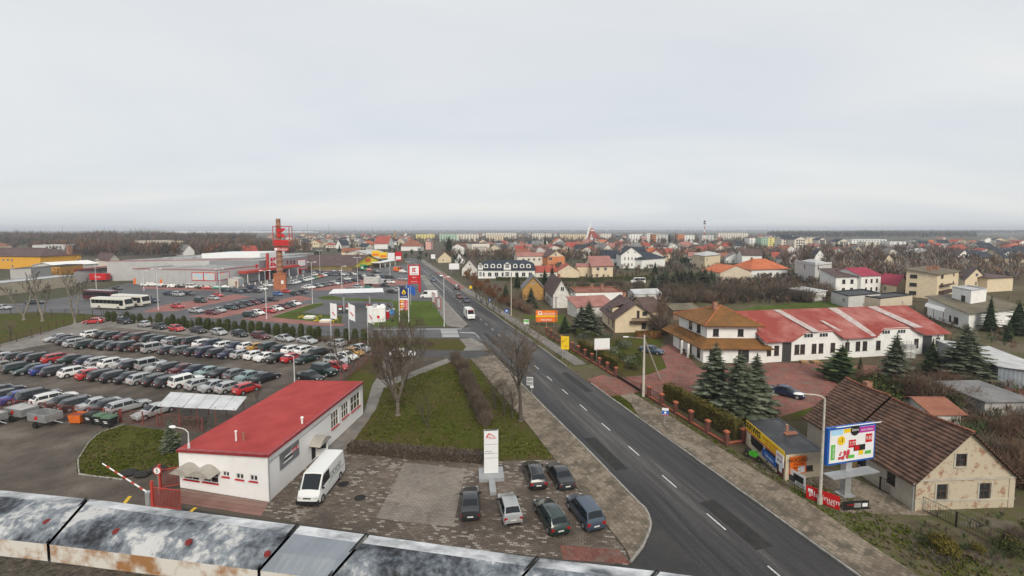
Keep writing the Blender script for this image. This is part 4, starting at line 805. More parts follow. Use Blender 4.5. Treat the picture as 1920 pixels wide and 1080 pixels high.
def house(name, label, C, R, L=None, depth=None, eave=3.0, ridge=6.0, roof='A', wall=W_white, roofmat=R_red, ov=.4, fa=(), fb=(), fr=(), gw=(), gwb=(), chim=(), group=None, cat='house', fm=None, lod=False, par=.35, base=None, cols=2, rows=1, gable=None, dorm=()):
 """C near corner, R along facade A (to the right), L along facade B (to the left); fa, fb, fr: openings on A, B and the far right end"""
 C, R = [p if isinstance(p, Vector) else G(*p) for p in (C, R)]
 A = R - C; la = A.length; A.normalize()
 if L is not None:
  L = L if isinstance(L, Vector) else G(*L); B = L - C; lb = B.length if depth is None else depth; B.normalize()
 else:
  B = Vector((-A.y, A.x, 0)); B = B if B.y > 0 else -B; lb = depth
 nA = (A*(B.dot(A)) - B).normalized(); nB = (B*(A.dot(B)) - A).normalized()
 HP.append(PIX((C + R)*.5)); h = House(); h.C, h.A, h.B, h.la, h.lb = C, A, B, la, lb; off = C; h.off = C
 h.FA, h.FB = Fac(C, A, nA, la), Fac(C, B, nB, lb); h.FR = Fac(C + A*la, B, -nB, lb); h.FK = Fac(C + B*lb, A, -nA, la)
 root = h.root = thing(name, tuple(C), label, cat, group)
 P = h.P = lambda a, b, z: A*a + B*b + UP*z
 fa = [(x if not isinstance(x, str) else x) for x in fa]
 w = MB(); facade(w, h.FA, 0, eave, fa, off); facade(w, h.FB, 0, eave, fb, off); facade(w, h.FR, 0, eave, fr, off); facade(w, h.FK, 0, eave, [], off)
 gm = 0
 if gable is not None: gm = 1
 if roof == 'A':
  for a in (0, la): w.poly([P(a, 0, eave), P(a, lb, eave), P(a, lb/2, ridge)], gm)
 elif roof == 'B':
  for b in (0, lb): w.poly([P(0, b, eave), P(la, b, eave), P(la/2, b, ridge)], gm)
 elif roof == 'shedB': # high along far side
  w.poly([P(0, 0, eave), P(0, lb, eave), P(0, lb, ridge)]); w.poly([P(la, 0, eave), P(la, lb, eave), P(la, lb, ridge)]); w.poly([P(0, lb, eave), P(la, lb, eave), P(la, lb, ridge), P(0, lb, ridge)])
 w.build('wall', [wall] + ([gable] if gable else []), root)
 r = MB(); o = ov
 if roof == 'A':
  k = (ridge - eave)/(lb/2);
  slab(r, [P(-o, -o, eave - k*o + .06), P(la + o, -o, eave - k*o + .06), P(la + o, lb/2, ridge + .06), P(-o, lb/2, ridge + .06)]); slab(r, [P(-o, lb + o, eave - k*o + .06), P(la + o, lb + o, eave - k*o + .06), P(la + o, lb/2, ridge + .06), P(-o, lb/2, ridge + .06)])
 elif roof == 'B':
  k = (ridge - eave)/(la/2)
  slab(r, [P(-o, -o, eave - k*o + .06), P(-o, lb + o, eave - k*o + .06), P(la/2, lb + o, ridge + .06), P(la/2, -o, ridge + .06)]); slab(r, [P(la + o, -o, eave - k*o + .06), P(la + o, lb + o, eave - k*o + .06), P(la/2, lb + o, ridge + .06), P(la/2, -o, ridge + .06)])
 elif roof == 'hip':
  m = min(la, lb)/2; z = eave + .06
  if la >= lb: r1, r2 = P(m, lb/2, ridge), P(la - m, lb/2, ridge)
  else: r1, r2 = P(la/2, m, ridge), P(la/2, lb - m, ridge)
  c = [P(-o, -o, z), P(la + o, -o, z), P(la + o, lb + o, z), P(-o, lb + o, z)]
  if la >= lb: fs = [[c[0], c[1], r2, r1], [c[2], c[3], r1, r2], [c[1], c[2], r2], [c[3], c[0], r1]]
  else: fs = [[c[0], c[1], r1], [c[1], c[2], r2, r1], [c[2], c[3], r2], [c[3], c[0], r1, r2]]
  for f_ in fs: r.poly(f_)
  slab(r, c, .14)
 elif roof == 'shedB':
  k = (ridge - eave)/lb; slab(r, [P(-o, -o, eave - k*o + .06), P(la + o, -o, eave - k*o + .06), P(la + o, lb + o, ridge + k*o + .06), P(-o, lb + o, ridge + k*o + .06)])
 else:      # flat with a low parapet
  r.quad(P(0, 0, eave - .02), P(la, 0, eave - .02), P(la, lb, eave - .02), P(0, lb, eave - .02))
  t = .25
  for (a0, b0, da, db) in ((-.04, -.04, la + .08, t), (-.04, lb - t + .04, la + .08, t), (-.04, t - .04, t, lb - 2*t + .08), (la - t + .04, t - .04, t, lb - 2*t + .08)):
   r.obox(P(a0, b0, eave - .015), A*da, B*db, UP*par)
 h.roof = r.build('roof', roofmat, root)
 for (ca, cb, cw, ct) in chim:
  MB().obox(P(ca*la - cw/2, cb*lb - cw/2, min(eave, ridge) + .1), A*cw, B*cw, UP*(ct - eave - .1)).obox(P(ca*la - cw/2 - .05, cb*lb - cw/2 - .05, ct), A*(cw + .1), B*(cw + .1), UP*.1).build('chimney', M_brickch, h.roof)
 for f_, hs in ((h.FA, fa), (h.FB, fb), (h.FR, fr)):
  for x in hs: window(root, f_, x, off, cols, rows, fm, sill=not lod, lod=lod)
 for f_, hs in ((h.FA, gw), (h.FB, gwb)):
  for (c, z, ww, hh) in hs: window(root, f_, (c*f_.L - ww/2, c*f_.L + ww/2, z - hh/2, z + hh/2), off, cols, rows, fm, out=.015, sill=False, lod=lod)
 for (c, ww, z, hh, col) in dorm:      # gabled dormers on the slope over facade A (roof type A): centre fraction, width, sill height, wall height
  k = (ridge - eave)/(lb/2); b0 = max(.15, (z - eave)/k); a0, a1 = c*la - ww/2, c*la + ww/2; bt = min(lb/2, (z + hh - eave)/k); bp = min(lb/2, (z + hh + ww*.35 - eave)/k)
  d = MB(); d.poly([P(a0, b0, z), P(a1, b0, z), P(a1, b0, z + hh), P((a0 + a1)/2, b0, z + hh + ww*.35), P(a0, b0, z + hh)])
  for a in (a0, a1): d.poly([P(a, b0, z), P(a, bt, z + hh), P(a, b0, z + hh)])
  for a, a_ in ((a0 - .12, 1), (a1 + .12, 1)): slab(d, [P(a, b0 - .15, z + hh - .05), P((a0 + a1)/2, b0 - .15, z + hh + ww*.35 + .05), P((a0 + a1)/2, bp, z + hh + ww*.35 + .05), P(a, bt, z + hh - .05)], .06, 1)
  dm = d.build('dormer', [col, roofmat], h.roof)
  fd = Fac(C + P(a0, b0, 0), A, nA, ww); window(dm, fd, (ww*.22, ww*.78, z + hh*.12, z + hh*.95), off, 2, 1, fm, out=.02, sill=False, name='dormer_window', lod=True)
 return h
def panel(root, f, rect, off, m, out=.03, t=.05, name='sign_board'):
 a0, a1, z0, z1 = rect; return MB().obox(f.P(a0, z0, out) - off, f.d*(a1 - a0), UP*(z1 - z0), f.n*t).build(name, m, root)
def ftext(root, f, a, z, off, s, size, m, out=.09, name='lettering', rev=False, **k):
 d = -f.d if rev else f.d; return text(s, size, m, root, f.P(a, z, out) - off, d, UP, name, **k)
# ---------------------------------------------------------------- the red-roofed office
W_office = wallm('office_white', (0.78, 0.77, 0.76), .04)
oC, oR, oL = G(505, 941), G(681, 776), G(338, 914)
A = oR - oC; la = A.length; A.normalize(); B = oL - oC; lb = B.length; B.normalize()
nA = (A*B.dot(A) - B).normalized(); nB = (B*A.dot(B) - A).normalized()
zC, zL = ZAT(oC, 853), ZAT(oL, 843)
FA, FB = Fac(oC, A, nA, la), Fac(oC, B, nB, lb); off = oC
office = thing('office_building', tuple(oC), 'long white single-storey office with a flat bright red roof', 'building')
P = lambda a, b, z: A*a + B*b + UP*z
wA = [FA.px(620.8, 767, 635, 800.5), FA.px(640.5, 753, 653.5, 782), FA.px(657.5, 738, 675, 767)]
dA = FA.px(584, 829, 593.5, 858); dA = (dA[0], dA[1], .05, dA[3])
wB = [FB.px(345, 878, 373, 900), FB.px(380, 882, 409, 905)]; wS = [FB.px(417, 883.5, 430, 894), FB.px(442, 887.5, 457, 899), FB.px(468, 890.5, 483, 902.5)]
w = MB(); facade(w, FA, 0, zL - .25, wA + [dA], off); w.quad(P(0, 0, zL - .25), P(la, 0, zL - .25), P(la, 0, zC - .02), P(0, 0, zC - .02))
facade(w, FB, 0, zL - .25, wB + wS, off); w.poly([P(0, 0, zL - .25), P(0, lb, zL - .25), P(0, lb, zL - .02), P(0, 0, zC - .02)])
w.poly([P(la, 0, 0), P(la, lb, 0), P(la, lb, zL), P(la, 0, zC)]); w.quad(P(0, lb, 0), P(la, lb, 0), P(la, lb, zL - .03), P(0, lb, zL - .03))
w.build('wall', W_office, office)
M_oroof = mat('office_roof_red', (0.30, 0.042, 0.040), col2=(0.39, 0.062, 0.058), rough=.85, scale=.45, mixpos=(.32, .62), detail=8, spec=.15)
r = MB(); slab(r, [P(-.15, -.15, zC + .04), P(la + .1, -.15, zC + .04), P(la + .1, lb + .1, zL + .04), P(-.15, lb + .1, zL + .04)], .06); oroof = r.build('roof', M_oroof, office)
M_flash = mat('roof_flashing', (0.27, 0.03, 0.032), rough=.4, var=.15)
n = 22
for i in range(n): MB().obox(P(-.22 + la*i/n*1.01 + .02, -.24, zC - .10), A*(la*1.01/n - .04), B*.30, UP*.22).build('flashing', M_flash, oroof)
n = 9
for i in range(n):
 z0_, z1_ = zC + (zL - zC)*i/n, zC + (zL - zC)*(i + 1)/n; q = MB(); b0, b1 = .08 + (lb - .1)*i/n, .05 + (lb - .1)*(i + 1)/n
 q.add([P(-.26, b0, z0_ - .10), P(.06, b0, z0_ - .10), P(.06, b1, z1_ - .10), P(-.26, b1, z1_ - .10), P(-.26, b0, z0_ + .12), P(.06, b0, z0_ + .12), P(.06, b1, z1_ + .12), P(-.26, b1, z1_ + .12)], [(0, 3, 2, 1), (4, 5, 6, 7), (0, 1, 5, 4), (1, 2, 6, 5), (2, 3, 7, 6), (3, 0, 4, 7)]); q.build('flashing', M_flash, oroof)
M_curt = mat('curtain_glass', (0.10, 0.085, 0.05), rough=.15, var=.5, scale=2.5)
for x in wA: window(office, FA, x, off, 3, 2, M_frame_w, fw=.10, glass=M_curt, sillm=M_signr)
for x in wB: window(office, FB, x, off, 2, 2, M_frame_w, fw=.07, glass=M_win, sillm=M_signr)
for x in wS: window(office, FB, x, off, 2, 1, M_frame_w, fw=.09, glass=M_win, sillm=M_signr)
M_canopy = mat('canopy_perspex', (0.36, 0.335, 0.295), rough=.35, var=.12)
def arched(root, f, a0, a1, z, rise, proj, name='canopy'):
 mb = MB(); n = 8; pr = [(a0 + (a1 - a0)*i/n, z + rise*sin(pi*i/n)) for i in range(n + 1)]
 for (x0, y0), (x1, y1) in zip(pr[:-1], pr[1:]):
  slab(mb, [f.P(x0, y0, .01) - off, f.P(x1, y1, .01) - off, f.P(x1, y1 - .06, proj) - off, f.P(x0, y0 - .06, proj) - off], .03)
 mb.poly([f.P(x, y - .08, proj - .02) - off for x, y in pr]); return mb.build(name, M_canopy, root)
for x in wB: arched(office, FB, x[0] - .28, x[1] + .30, x[3] + .02, .55, 1.15)
arched(office, FA, dA[0] - .5, dA[1] + .9, dA[3] + .05, .55, 1.2)
MB().quad(*[FA.P(a, z, -.10) - off for a, z in ((dA[0], .05), (dA[1], .05), (dA[1], dA[3]), (dA[0], dA[3]))]).build('doorway', M_black, office)  # black sheet painted in for the dark interior behind the open door
dr = MB().obox(FA.P(dA[1], .08, .02) - off, nA*1.0 + A*.35, A*.05, UP*(dA[3] - .1)).build('door', M_frame_w, office)
MB().obox(FA.P(dA[1] - .012, dA[3]*.5, .16) - off, nA*.72 + A*.25, A*.02, UP*(dA[3]*.42)).build('pane', M_win, dr)
bn = FA.px(523.4, 838, 560, 867.5)
panel(office, FA, bn, off, mat('banner_grey', (0.16, 0.165, 0.17), var=.25, scale=.8), name='banner')
MB().obox(FA.P(bn[0] + (bn[1] - bn[0])*.56, bn[2] + (bn[3] - bn[2])*.50, .082) - off, A*((bn[1] - bn[0])*.40), UP*((bn[3] - bn[2])*.24), nA*.01).build('banner_print', M_signr, office)
ftext(office, FA, bn[0] + (bn[1] - bn[0])*.76, bn[2] + (bn[3] - bn[2])*.62, off, 'Roto Q', .42, M_signw, out=.10)
for i in range(3): MB().obox(FA.P(bn[0] + .35 + i*.12, bn[2] + .35 + i*.22, .082) - off, A*(1.35 - .1*i), UP*.13 + A*.2, nA*.01).build('banner_print', M_signw if i != 1 else M_black, office)
MB().path([P(-.09, -.12, 0), P(-.09, -.12, zC - .1)], .045, 6).build('downpipe', M_zinc, office)
for (a, b, hh, m, rr) in ((2.0, lb*.52, .9, M_signw, .07), (2.1, lb*.44, .75, M_brickch, .08), (la*.33, .6, .6, M_signw, .1)):
 z = zC + (zL - zC)*b/lb; q = MB().tube(P(a, b, z), P(a, b, z + hh), rr, rr, 8); q.tube(P(a, b, z + hh), P(a, b, z + hh + .12), rr*1.7, rr*1.3, 8); q.build('vent_pipe', m, oroof)
# gooseneck lamp standing at the roof corner
def street_lamp(name, p, h, label, arm=1.8, adir=(-1, 0, 0), m=None, head_m=None, r=.08, arms=1, group='street lamps', z=0.0, curve=False):
 m = m or M_polew; root = thing(name, (p[0], p[1], z), label, 'lamp', group); ad = Vector(adir).normalized()
 MB().tube((0, 0, 0), (0, 0, h), r, r*.55, 8).tube((0, 0, 0), (0, 0, .5), r*1.5, r*1.4, 8).build('pole', m, root, smooth=40)
 for s in ((1,) if arms == 1 else (1, -1)):
  d = ad*s
  if curve: pts = [Vector((0, 0, h)), d*.18*arm + UP*(h + .22), d*.45*arm + UP*(h + .30), d*arm + UP*(h + .30)]
  else: pts = [Vector((0, 0, h - .02)), d*arm + UP*(h + .12)]
  MB().path(pts, r*.5, 6).build('arm', m, root); q = pts[-1]; e = Vector((-d.y, d.x, 0)); hd = MB()
  L = .75; vs = []
  for (t, w_, zz) in ((0, .06, .05), (.25, .15, .09), (.7, .16, .08), (1, .06, .03)):
   vs += [q + d*L*t + e*w_ - UP*.05, q + d*L*t + e*w_*.7 + UP*zz, q + d*L*t - e*w_*.7 + UP*zz, q + d*L*t - e*w_ - UP*.05]
  hd.add(vs, [(i*4 + j, i*4 + (j + 1) % 4, (i + 1)*4 + (j + 1) % 4, (i + 1)*4 + j) for i in range(3) for j in range(4)] + [(0, 1, 2, 3), (15, 14, 13, 12)]); hd.build('lamp_head', head_m or M_signw, root, smooth=50)
 return root
lp = oC + P(.25, lb*.90, 0); street_lamp('roof_lamp', lp, ZAT(lp, 812) - zL, 'white gooseneck lamp on the corner of the red office roof', arm=1.5, adir=(-1, .3, 0), z=zL + .04, curve=True, r=.07, group=None)
pl = G(553, 735); street_lamp('yard_lamp', pl, ZAT(pl, 668), 'white yard lamp standing behind the red-roofed office', arm=.6, adir=(-1, .1, 0), group=None)
# gate, barrier and speed sign
gate = thing('sliding_gate', tuple(G(288, 952)), 'red barred sliding gate beside the office front', 'gate'); go = G(288, 952)
for pa, pb, nm in (((288, 952), (340, 958), 'gate_leaf'), ((303, 917), (337, 911), 'gate_leaf')):
 a, b = G(*pa) - go, G(*pb) - go; d = b - a; q = MB(); hh = 1.75
 for z in (.15, hh): q.tube(a + UP*z, b + UP*z, .04, .04, 4)
 fr_ = q.build('rail', M_redm, gate); k = int(d.length/.13)
 for i in range(k + 1): MB().tube(a + d*(i/k) + UP*.15, a + d*(i/k) + UP*hh, .018, .018, 4).build('bar', M_redm, gate)
for px in ((287, 952), (301, 918)): q = G(*px) - go; MB().obox(q - Vector((.09, .09, 0)), (.18, 0, 0), (0, .18, 0), UP*2.3).build('post', M_redm, gate)
br_ = thing('barrier', tuple(G(280, 946)), 'raised white barrier arm on a grey post by the gate', 'barrier'); bo = G(280, 946)
MB().obox((-.18, -.18, 0), (.36, 0, 0), (0, .36, 0), UP*1.05).obox((-.2, -.2, 1.05), (.4, 0, 0), (0, .4, 0), UP*.08).build('post', M_zinc, br_)
e_ = AT(192, 869, bo.y + 1.2) - bo; q = MB(); q.tube((0, 0, 1.0), e_, .06, .045, 6); arm_o = q.build('arm', M_signw, br_)
for i in range(5): a = Vector((0, 0, 1.0)).lerp(e_, .12 + i*.18); b = Vector((0, 0, 1.0)).lerp(e_, .19 + i*.18); MB().tube(a, b, .066, .062, 6).build('red_band', M_redm, arm_o)
def round_sign(p, h, label, txt=None, r=.3):
 root = thing('speed_sign', tuple(p), label, 'sign'); MB().tube((0, 0, 0), (0, 0, h + r), .03, .03, 6).build('post', M_zinc, root); q = MB(); q.tube((0, -.03, h), (0, -.06, h), r, r, 20); pl_ = q.build('sign_plate', M_redm, root); MB().tube((0, -.06, h), (0, -.075, h), r*.78, r*.78, 20).build('sign_face', M_signw, pl_)
 if txt: text(txt, r*1.3, M_black, root, (0, -.08, h), (1, 0, 0))
sp = G(298, 928); round_sign(sp, ZAT(sp, 882), 'round white speed limit sign with red rim by the gate', '5', .36)
# sign pylon of the firm
tp = G(921, 893); to_ = thing('sign_pylon', tuple(tp), 'tall white company sign pylon on a grey concrete foot', 'sign'); td = Vector((1, .10, 0)).normalized(); tn = Vector((td.y, -td.x, 0))
hz = ZAT(tp, 806); MB().obox(-td*1.15 - tn*1.0 + UP*.0, td*2.3, tn*2.0, UP*.35).obox(-td*.28 + tn*1.0, td*.56, tn*2.1, UP*.30).build('foot', mat('concrete_grey', (0.30, 0.31, 0.32), var=.12), to_)
zz = [.36, .36 + (hz - .36)*.36, .36 + (hz - .36)*.68, hz]
for i in range(3): MB().obox(-td*.66 - tn*.16 + UP*(zz[i] + .02), td*1.32, tn*.32, UP*(zz[i + 1] - zz[i] - .04)).build('panel', M_signw, to_)
MB().obox(-td*.62 - tn*.13 + UP*.36, td*1.24, tn*.26, UP*(hz - .38)).build('core', M_dkmetal, to_)
lz = zz[2] + (zz[3] - zz[2])*.55
lg = MB()
def tq(a, z): return td*a + tn*.17 + UP*z
lg.poly([tq(-.50, lz - .10), tq(-.28, lz + .34), tq(-.16, lz + .34), tq(-.36, lz - .10)]); lg.poly([tq(-.22, lz + .26), tq(-.16, lz + .34), tq(.36, lz + .02), tq(.33, lz - .01)])
lg.build('logo', M_signr, to_); text('Roto', .36, M_signr, to_, tq(.12, lz - .10), td)
text('Roto Frank', .13, M_black, to_, tq(-.2, zz[1] + (zz[2] - zz[1])*.5), td, align='CENTER'); text('Okna Dachowe Sp. z o.o.', .12, M_black, to_, tq(0, zz[1] + (zz[2] - zz[1])*.36), td)
# trailers, bins, shelter, fence
M_alu = mat('trailer_aluminium', (0.36, 0.37, 0.37), rough=.4, var=.15, metal=.5)
items = []
for u, v in ((-18, 798), (42, 786), (86, 797)):
 p = G(u, v); tr_ = thing('trailer', (p.x, p.y, .01), None, 'trailer', 'small grey trailers'); rz = radians(-16); tr_.rotation_euler = (0, 0, rz); tr_.scale = (1.3, 1.3, 1.4)
 for (x0, y0, x1, y1) in ((-1.2, -.65, 1.2, -.60), (-1.2, .60, 1.2, .65), (-1.2, -.6, -1.15, .6), (1.15, -.6, 1.2, .6)):
  for zz_ in (.52, .73, .94): MB().box(x0, y0, zz_, x1, y1, zz_ + .19).build('side_board', M_alu, tr_)
 MB().box(-1.14, -.59, .50, 1.14, .59, .56).build('floor', M_trim, tr_); MB().box(-1.1, -.56, .56, 1.1, .56, .72).build('load_cover', mat('tarp_grey', (0.16, 0.165, 0.17) if u > 60 else (0.34, 0.34, 0.34), var=.2), tr_) if u > 60 else MB().box(-1.14, -.59, 1.02, 1.14, .59, 1.08).build('load_cover', mat('tarp_light', (0.36, 0.35, 0.345), var=.15), tr_)
 for sy in (-1, 1): MB().tube((0, sy*.66, .28), (0, sy*.82, .28), .27, .27, 12).build('wheel', M_tyre, tr_); MB().poly([(-.35 + .45*i/1, -.656*1 if sy < 0 else .656, z) for i, z in ((0, .66), (1, .66), (1.25, .98), (.55, .98))]).build('red_print', M_signr, tr_)
 MB().tube((1.2, 0, .5), (2.3, 0, .45), .05, .04, 6).build('drawbar', M_zinc, tr_); items.append((tr_, 'grey aluminium trailer', 'in front of the red fence'))
label_row(items)
p = G(148, 793); ct = thing('waste_container', (p.x, p.y, .01), 'orange metal waste container beside the black wheeled bins', 'bin')
q = MB(); q.add([(-.62, -.5, .18), (.62, -.5, .18), (.62, .5, .18), (-.62, .5, .18), (-.72, -.6, 1.15), (.72, -.6, 1.15), (.72, .6, 1.15), (-.72, .6, 1.15)], [(0, 1, 5, 4), (1, 2, 6, 5), (2, 3, 7, 6), (3, 0, 4, 7), (0, 3, 2, 1)]); q.build('tub', mat('orange_paint', (0.62, 0.14, 0.02), rough=.5, var=.12), ct); MB().quad((-.68, -.56, 1.0), (.68, -.56, 1.0), (.68, .56, 1.0), (-.68, .56, 1.0)).build('rubbish', M_rust, ct)
for x in (-.5, .5):
 for y in (-.4, .4): MB().tube((x, y - .03, .09), (x, y + .03, .09), .09, .09, 8).build('castor', M_tyre, ct)
items = []
M_bin = mat('bin_black', (0.02, 0.022, 0.022), rough=.5, var=.1); M_lid = mat('bin_lid_green', (0.07, 0.13, 0.075), rough=.5, var=.1)
for u, v, lidm, ds in ((172, 793, M_bin, 'black wheeled bin with a black lid'), (190, 796, M_lid, 'black wheeled bin with a green lid'), (206, 800, M_lid, 'black wheeled bin with a green lid')):
 p = G(u, v); b_ = thing('wheeled_bin', (p.x, p.y, .01), None, 'bin', 'black wheeled bins'); b_.rotation_euler = (0, 0, radians(-8))
 q = MB(); q.add([(-.52, -.40, .2), (.52, -.40, .2), (.52, .40, .2), (-.52, .40, .2), (-.62, -.5, 1.15), (.62, -.5, 1.15), (.62, .5, 1.15), (-.62, .5, 1.15)], [(0, 1, 5, 4), (1, 2, 6, 5), (2, 3, 7, 6), (3, 0, 4, 7), (0, 3, 2, 1)]); q.build('tub', M_bin, b_)
 MB().add([(-.66, -.54, 1.15), (.66, -.54, 1.15), (.66, .54, 1.15), (-.66, .54, 1.15), (-.5, -.40, 1.34), (.5, -.40, 1.34), (.5, .40, 1.34), (-.5, .40, 1.34)], [(0, 1, 5, 4), (1, 2, 6, 5), (2, 3, 7, 6), (3, 0, 4, 7), (4, 5, 6, 7)]).build('lid', lidm, b_)
 for x in (-.45, .45): MB().tube((x, -.45, .1), (x, -.39, .1), .1, .1, 8).build('castor', M_tyre, b_)
 MB().box(-.3, -.475, .72, .18, -.462, .80).box(-.2, -.462, .55, .25, -.448, .63).build('print', M_signw, b_); items.append((b_, ds, 'next to the orange container'))
label_row(items)
def mesh_fence(name, pts, label, h=1.6, post=2.5, group=None, m=None, pan=True, alpha=.35):
 m = m or M_rust; o = Vector(pts[0]); root = thing(name, tuple(o), label, 'fence', group)
 for a, b in zip(pts[:-1], pts[1:]):
  a, b = Vector(a) - o, Vector(b) - o; L = (b - a).length; k = max(1, round(L/post))
  for i in range(k):
   p, q = a.lerp(b, i/k), a.lerp(b, (i + 1)/k); MB().obox(p - Vector((.05, .05, 0)), (.10, 0, 0), (0, .10, 0), UP*(h + .05)).build('post', m, root)
   d = (q - p); mb = MB()
   for z in (.12, h): mb.tube(p + UP*z, q + UP*z, .025, .025, 4)
   if pan:
    w_ = max(3, int(d.length/.16))
    for j in range(1, w_): mb.tube(p + d*(j/w_) + UP*.12, p + d*(j/w_) + UP*h, .007, .007, 3, caps=False)
    for j in range(1, 8): mb.tube(p + UP*(.12 + (h - .12)*j/8), q + UP*(.12 + (h - .12)*j/8), .007, .007, 3, caps=False)
   mb.build('mesh_panel', m, root)
 MB().obox(b - Vector((.05, .05, 0)), (.10, 0, 0), (0, .10, 0), UP*(h + .05)).build('post', m, root)
 return root
mesh_fence('mesh_fence', [G(-40, 768), G(60, 776), G(140, 786), G(225, 792)], 'red mesh fence behind the trailers and bins')
mesh_fence('mesh_fence', [G(228, 792), G(268, 797), G(296, 800), G(380, 810)], 'red framed fence between the lawn island and the bicycle shelter', post=3.4)
mesh_fence('mesh_fence', [G(640, 719), G(672, 694), G(720, 658)], 'red mesh fence along the lawn beside the parked cars', h=1.7, post=3)
mesh_fence('wire_fence', [G(-40, 668), G(0, 650), G(60, 633), G(120, 612), G(190, 592)], 'thin rusty wire fence with posts along the left lawn', h=1.7, post=3.4, m=mat('fence_rusty', (0.09, 0.05, 0.036), var=.2), pan=False)
mesh_fence('wire_fence', [G(195, 593), G(420, 614), G(640, 640), G(720, 656)], 'thin grey wire fence behind the thuja trees', h=1.6, post=3.5, m=M_dkmetal, pan=False)
mesh_fence('wire_fence', [G(20, 590), G(200, 592)], 'dark wire fence between the left lawn and the back road', h=1.6, post=4, m=M_dkmetal, pan=False)
sh = [G(312, 772), G(440, 790), G(470, 772), G(322, 760)]; so = sh[0]; bs = thing('bicycle_shelter', tuple(so), 'bicycle shelter with a pale corrugated roof on thin red posts', 'shelter')
pts4 = [AT(289, 763, G(300, 790).y), AT(440, 782, G(440, 802).y), AT(470, 764, G(460, 778).y), AT(318, 749, G(318, 772).y)]
M_corr = rib_mat('shelter_sheet', (0.46, 0.47, 0.48), (0.62, 0.63, 0.64), tuple((pts4[1] - pts4[0]).normalized()), .35, rough=.5, nscale=.5, depth=.03)
zr = 2.45
def sq(a, b):
 p = G(296, 797).lerp(G(445, 806), a); q = G(322, 772).lerp(G(465, 782), a); return p.lerp(q, b) - so
for i in range(6):
 q = MB(); slab(q, [sq(i/6 + .003, -.02) + UP*(zr - .12 + .03*(i % 2)), sq((i + 1)/6 - .003, -.02) + UP*(zr - .12 + .03*(i % 2)), sq((i + 1)/6 - .003, 1) + UP*(zr + .12), sq(i/6 + .003, 1) + UP*(zr + .12)], .04); q.build('roof_sheet', M_corr, bs)
for i in range(5):
 for b in (.05, .95): p = sq(.04 + i*.23, b); MB().tube(p, p + UP*zr, .04, .04, 6).build('post', M_rust, bs)
def bicycle(p, rz, label):
 root = thing('bicycle', tuple(p), label, 'bicycle', 'bicycles under the shelter', rz); mf = M_dkmetal
 for x in (-.52, .52): MB().ring((x, 0, .34), (0, 1, 0), .31, .022, 16, 4).build('wheel', M_tyre, root)
 f = MB(); pts = {'bb': (-.08, 0, .30), 'st': (-.2, 0, .80), 'ht': (.38, 0, .82), 'r': (-.52, 0, .34), 'f': (.52, 0, .34)}
 for a, b in (('bb', 'st'), ('st', 'ht'), ('bb', 'ht'), ('bb', 'r'), ('st', 'r'), ('ht', 'f')): f.tube(pts[a], pts[b], .02, .02, 5)
 f.build('frame', mf, root); MB().tube((.36, -.28, .98), (.36, .28, .98), .015, .015, 5).tube((.38, 0, .8), (.36, 0, .98), .015, .015, 5).build('handlebar', mf, root); MB().box(-.33, -.07, .90, -.07, .07, .96).tube((-.2, 0, .78), (-.2, 0, .9), .015, .015, 5).build('saddle', M_trim, root)
for i, (u, v) in enumerate(((349, 794), (362, 797), (373, 797), (390, 804))): bicycle(G(u, v), radians(15 + i*9), f'{ordn(i)} bicycle from the left under the bicycle shelter')
# dark boulders on the gravel by the island
for i, (u, v) in enumerate(((241, 890), (266, 893), (297, 882))):
 p = G(u, v); rg = random.Random(i); q = MB(); n = 9; vs = []
 for j, (zz_, rr) in enumerate(((0, .8), (.18, 1.0), (.36, .75), (.46, .3))):
  for k in range(n): a = 2*pi*k/n; r_ = rr*(.55 + .2*rg.random()); vs.append((cos(a)*r_*1.2, sin(a)*r_*.8, zz_))
 q.add(vs, [(j*n + k, j*n + (k + 1) % n, (j + 1)*n + (k + 1) % n, (j + 1)*n + k) for j in range(3) for k in range(n)] + [tuple(range(3*n, 4*n))]); o = q.build('boulder', mat('boulder_dark', (0.02, 0.02, 0.02), var=.3, scale=5), smooth=50); o.location = (p.x, p.y, .02); tag(o, f'{ordn(i)} dark boulder from the left beside the lawn island', 'boulder', 'dark boulders')
# manholes on the forecourt
for i, (u, v) in enumerate(((644, 908), (675, 934))):
 p = G(u, v); o = MB().tube((0, 0, 0), (0, 0, .012), .42, .42, 18).ring((0, 0, .008), (0, 0, 1), .45, .03, 18, 4).build('manhole_cover', mat('cast_iron', (0.02, 0.018, 0.018), var=.2)); o.location = (p.x, p.y, .02); tag(o, ('dark round manhole cover nearer the van' if i == 0 else 'dark round manhole cover in the open pavers'), 'manhole', 'manhole covers on the forecourt')
# ---------------------------------------------------------------- the roof parapet under the camera
M_bit = ground_mat('bitumen_sheet', [(0.016, 0.016, 0.018), (0.045, 0.050, 0.060), (0.115, 0.13, 0.15), (0.20, 0.22, 0.245), (0.46, 0.46, 0.455)], scales=(2.2, 7.0, 40.0), weights=(.42, .36, .22), rough=.5)
M_bit2 = mat('bitumen_grey', (0.10, 0.115, 0.135), col2=(0.27, 0.30, 0.335), rough=.55, scale=1.6, mixpos=(.3, .75), detail=8)
M_snow = mat('whitewash_edge', (0.10, 0.11, 0.12), col2=(0.74, 0.75, 0.76), rough=.6, scale=4.5, mixpos=(.38, .62), detail=6)
M_face = mat('parapet_face', (0.58, 0.55, 0.50), col2=(0.30, 0.15, 0.06), rough=.9, scale=7, mixpos=(.47, .60), detail=8)
M_gravel = mat('roof_gravel', (0.035, 0.03, 0.024), col2=(0.13, 0.11, 0.085), rough=1, scale=45, mixpos=(.35, .7), detail=6, bump=.6)
M_crack = mat('sheet_edge', (0.008, 0.008, 0.008), rough=.7, var=0)
zp = H - 1.25
def PR(u, v, z): return G(u, v, z)
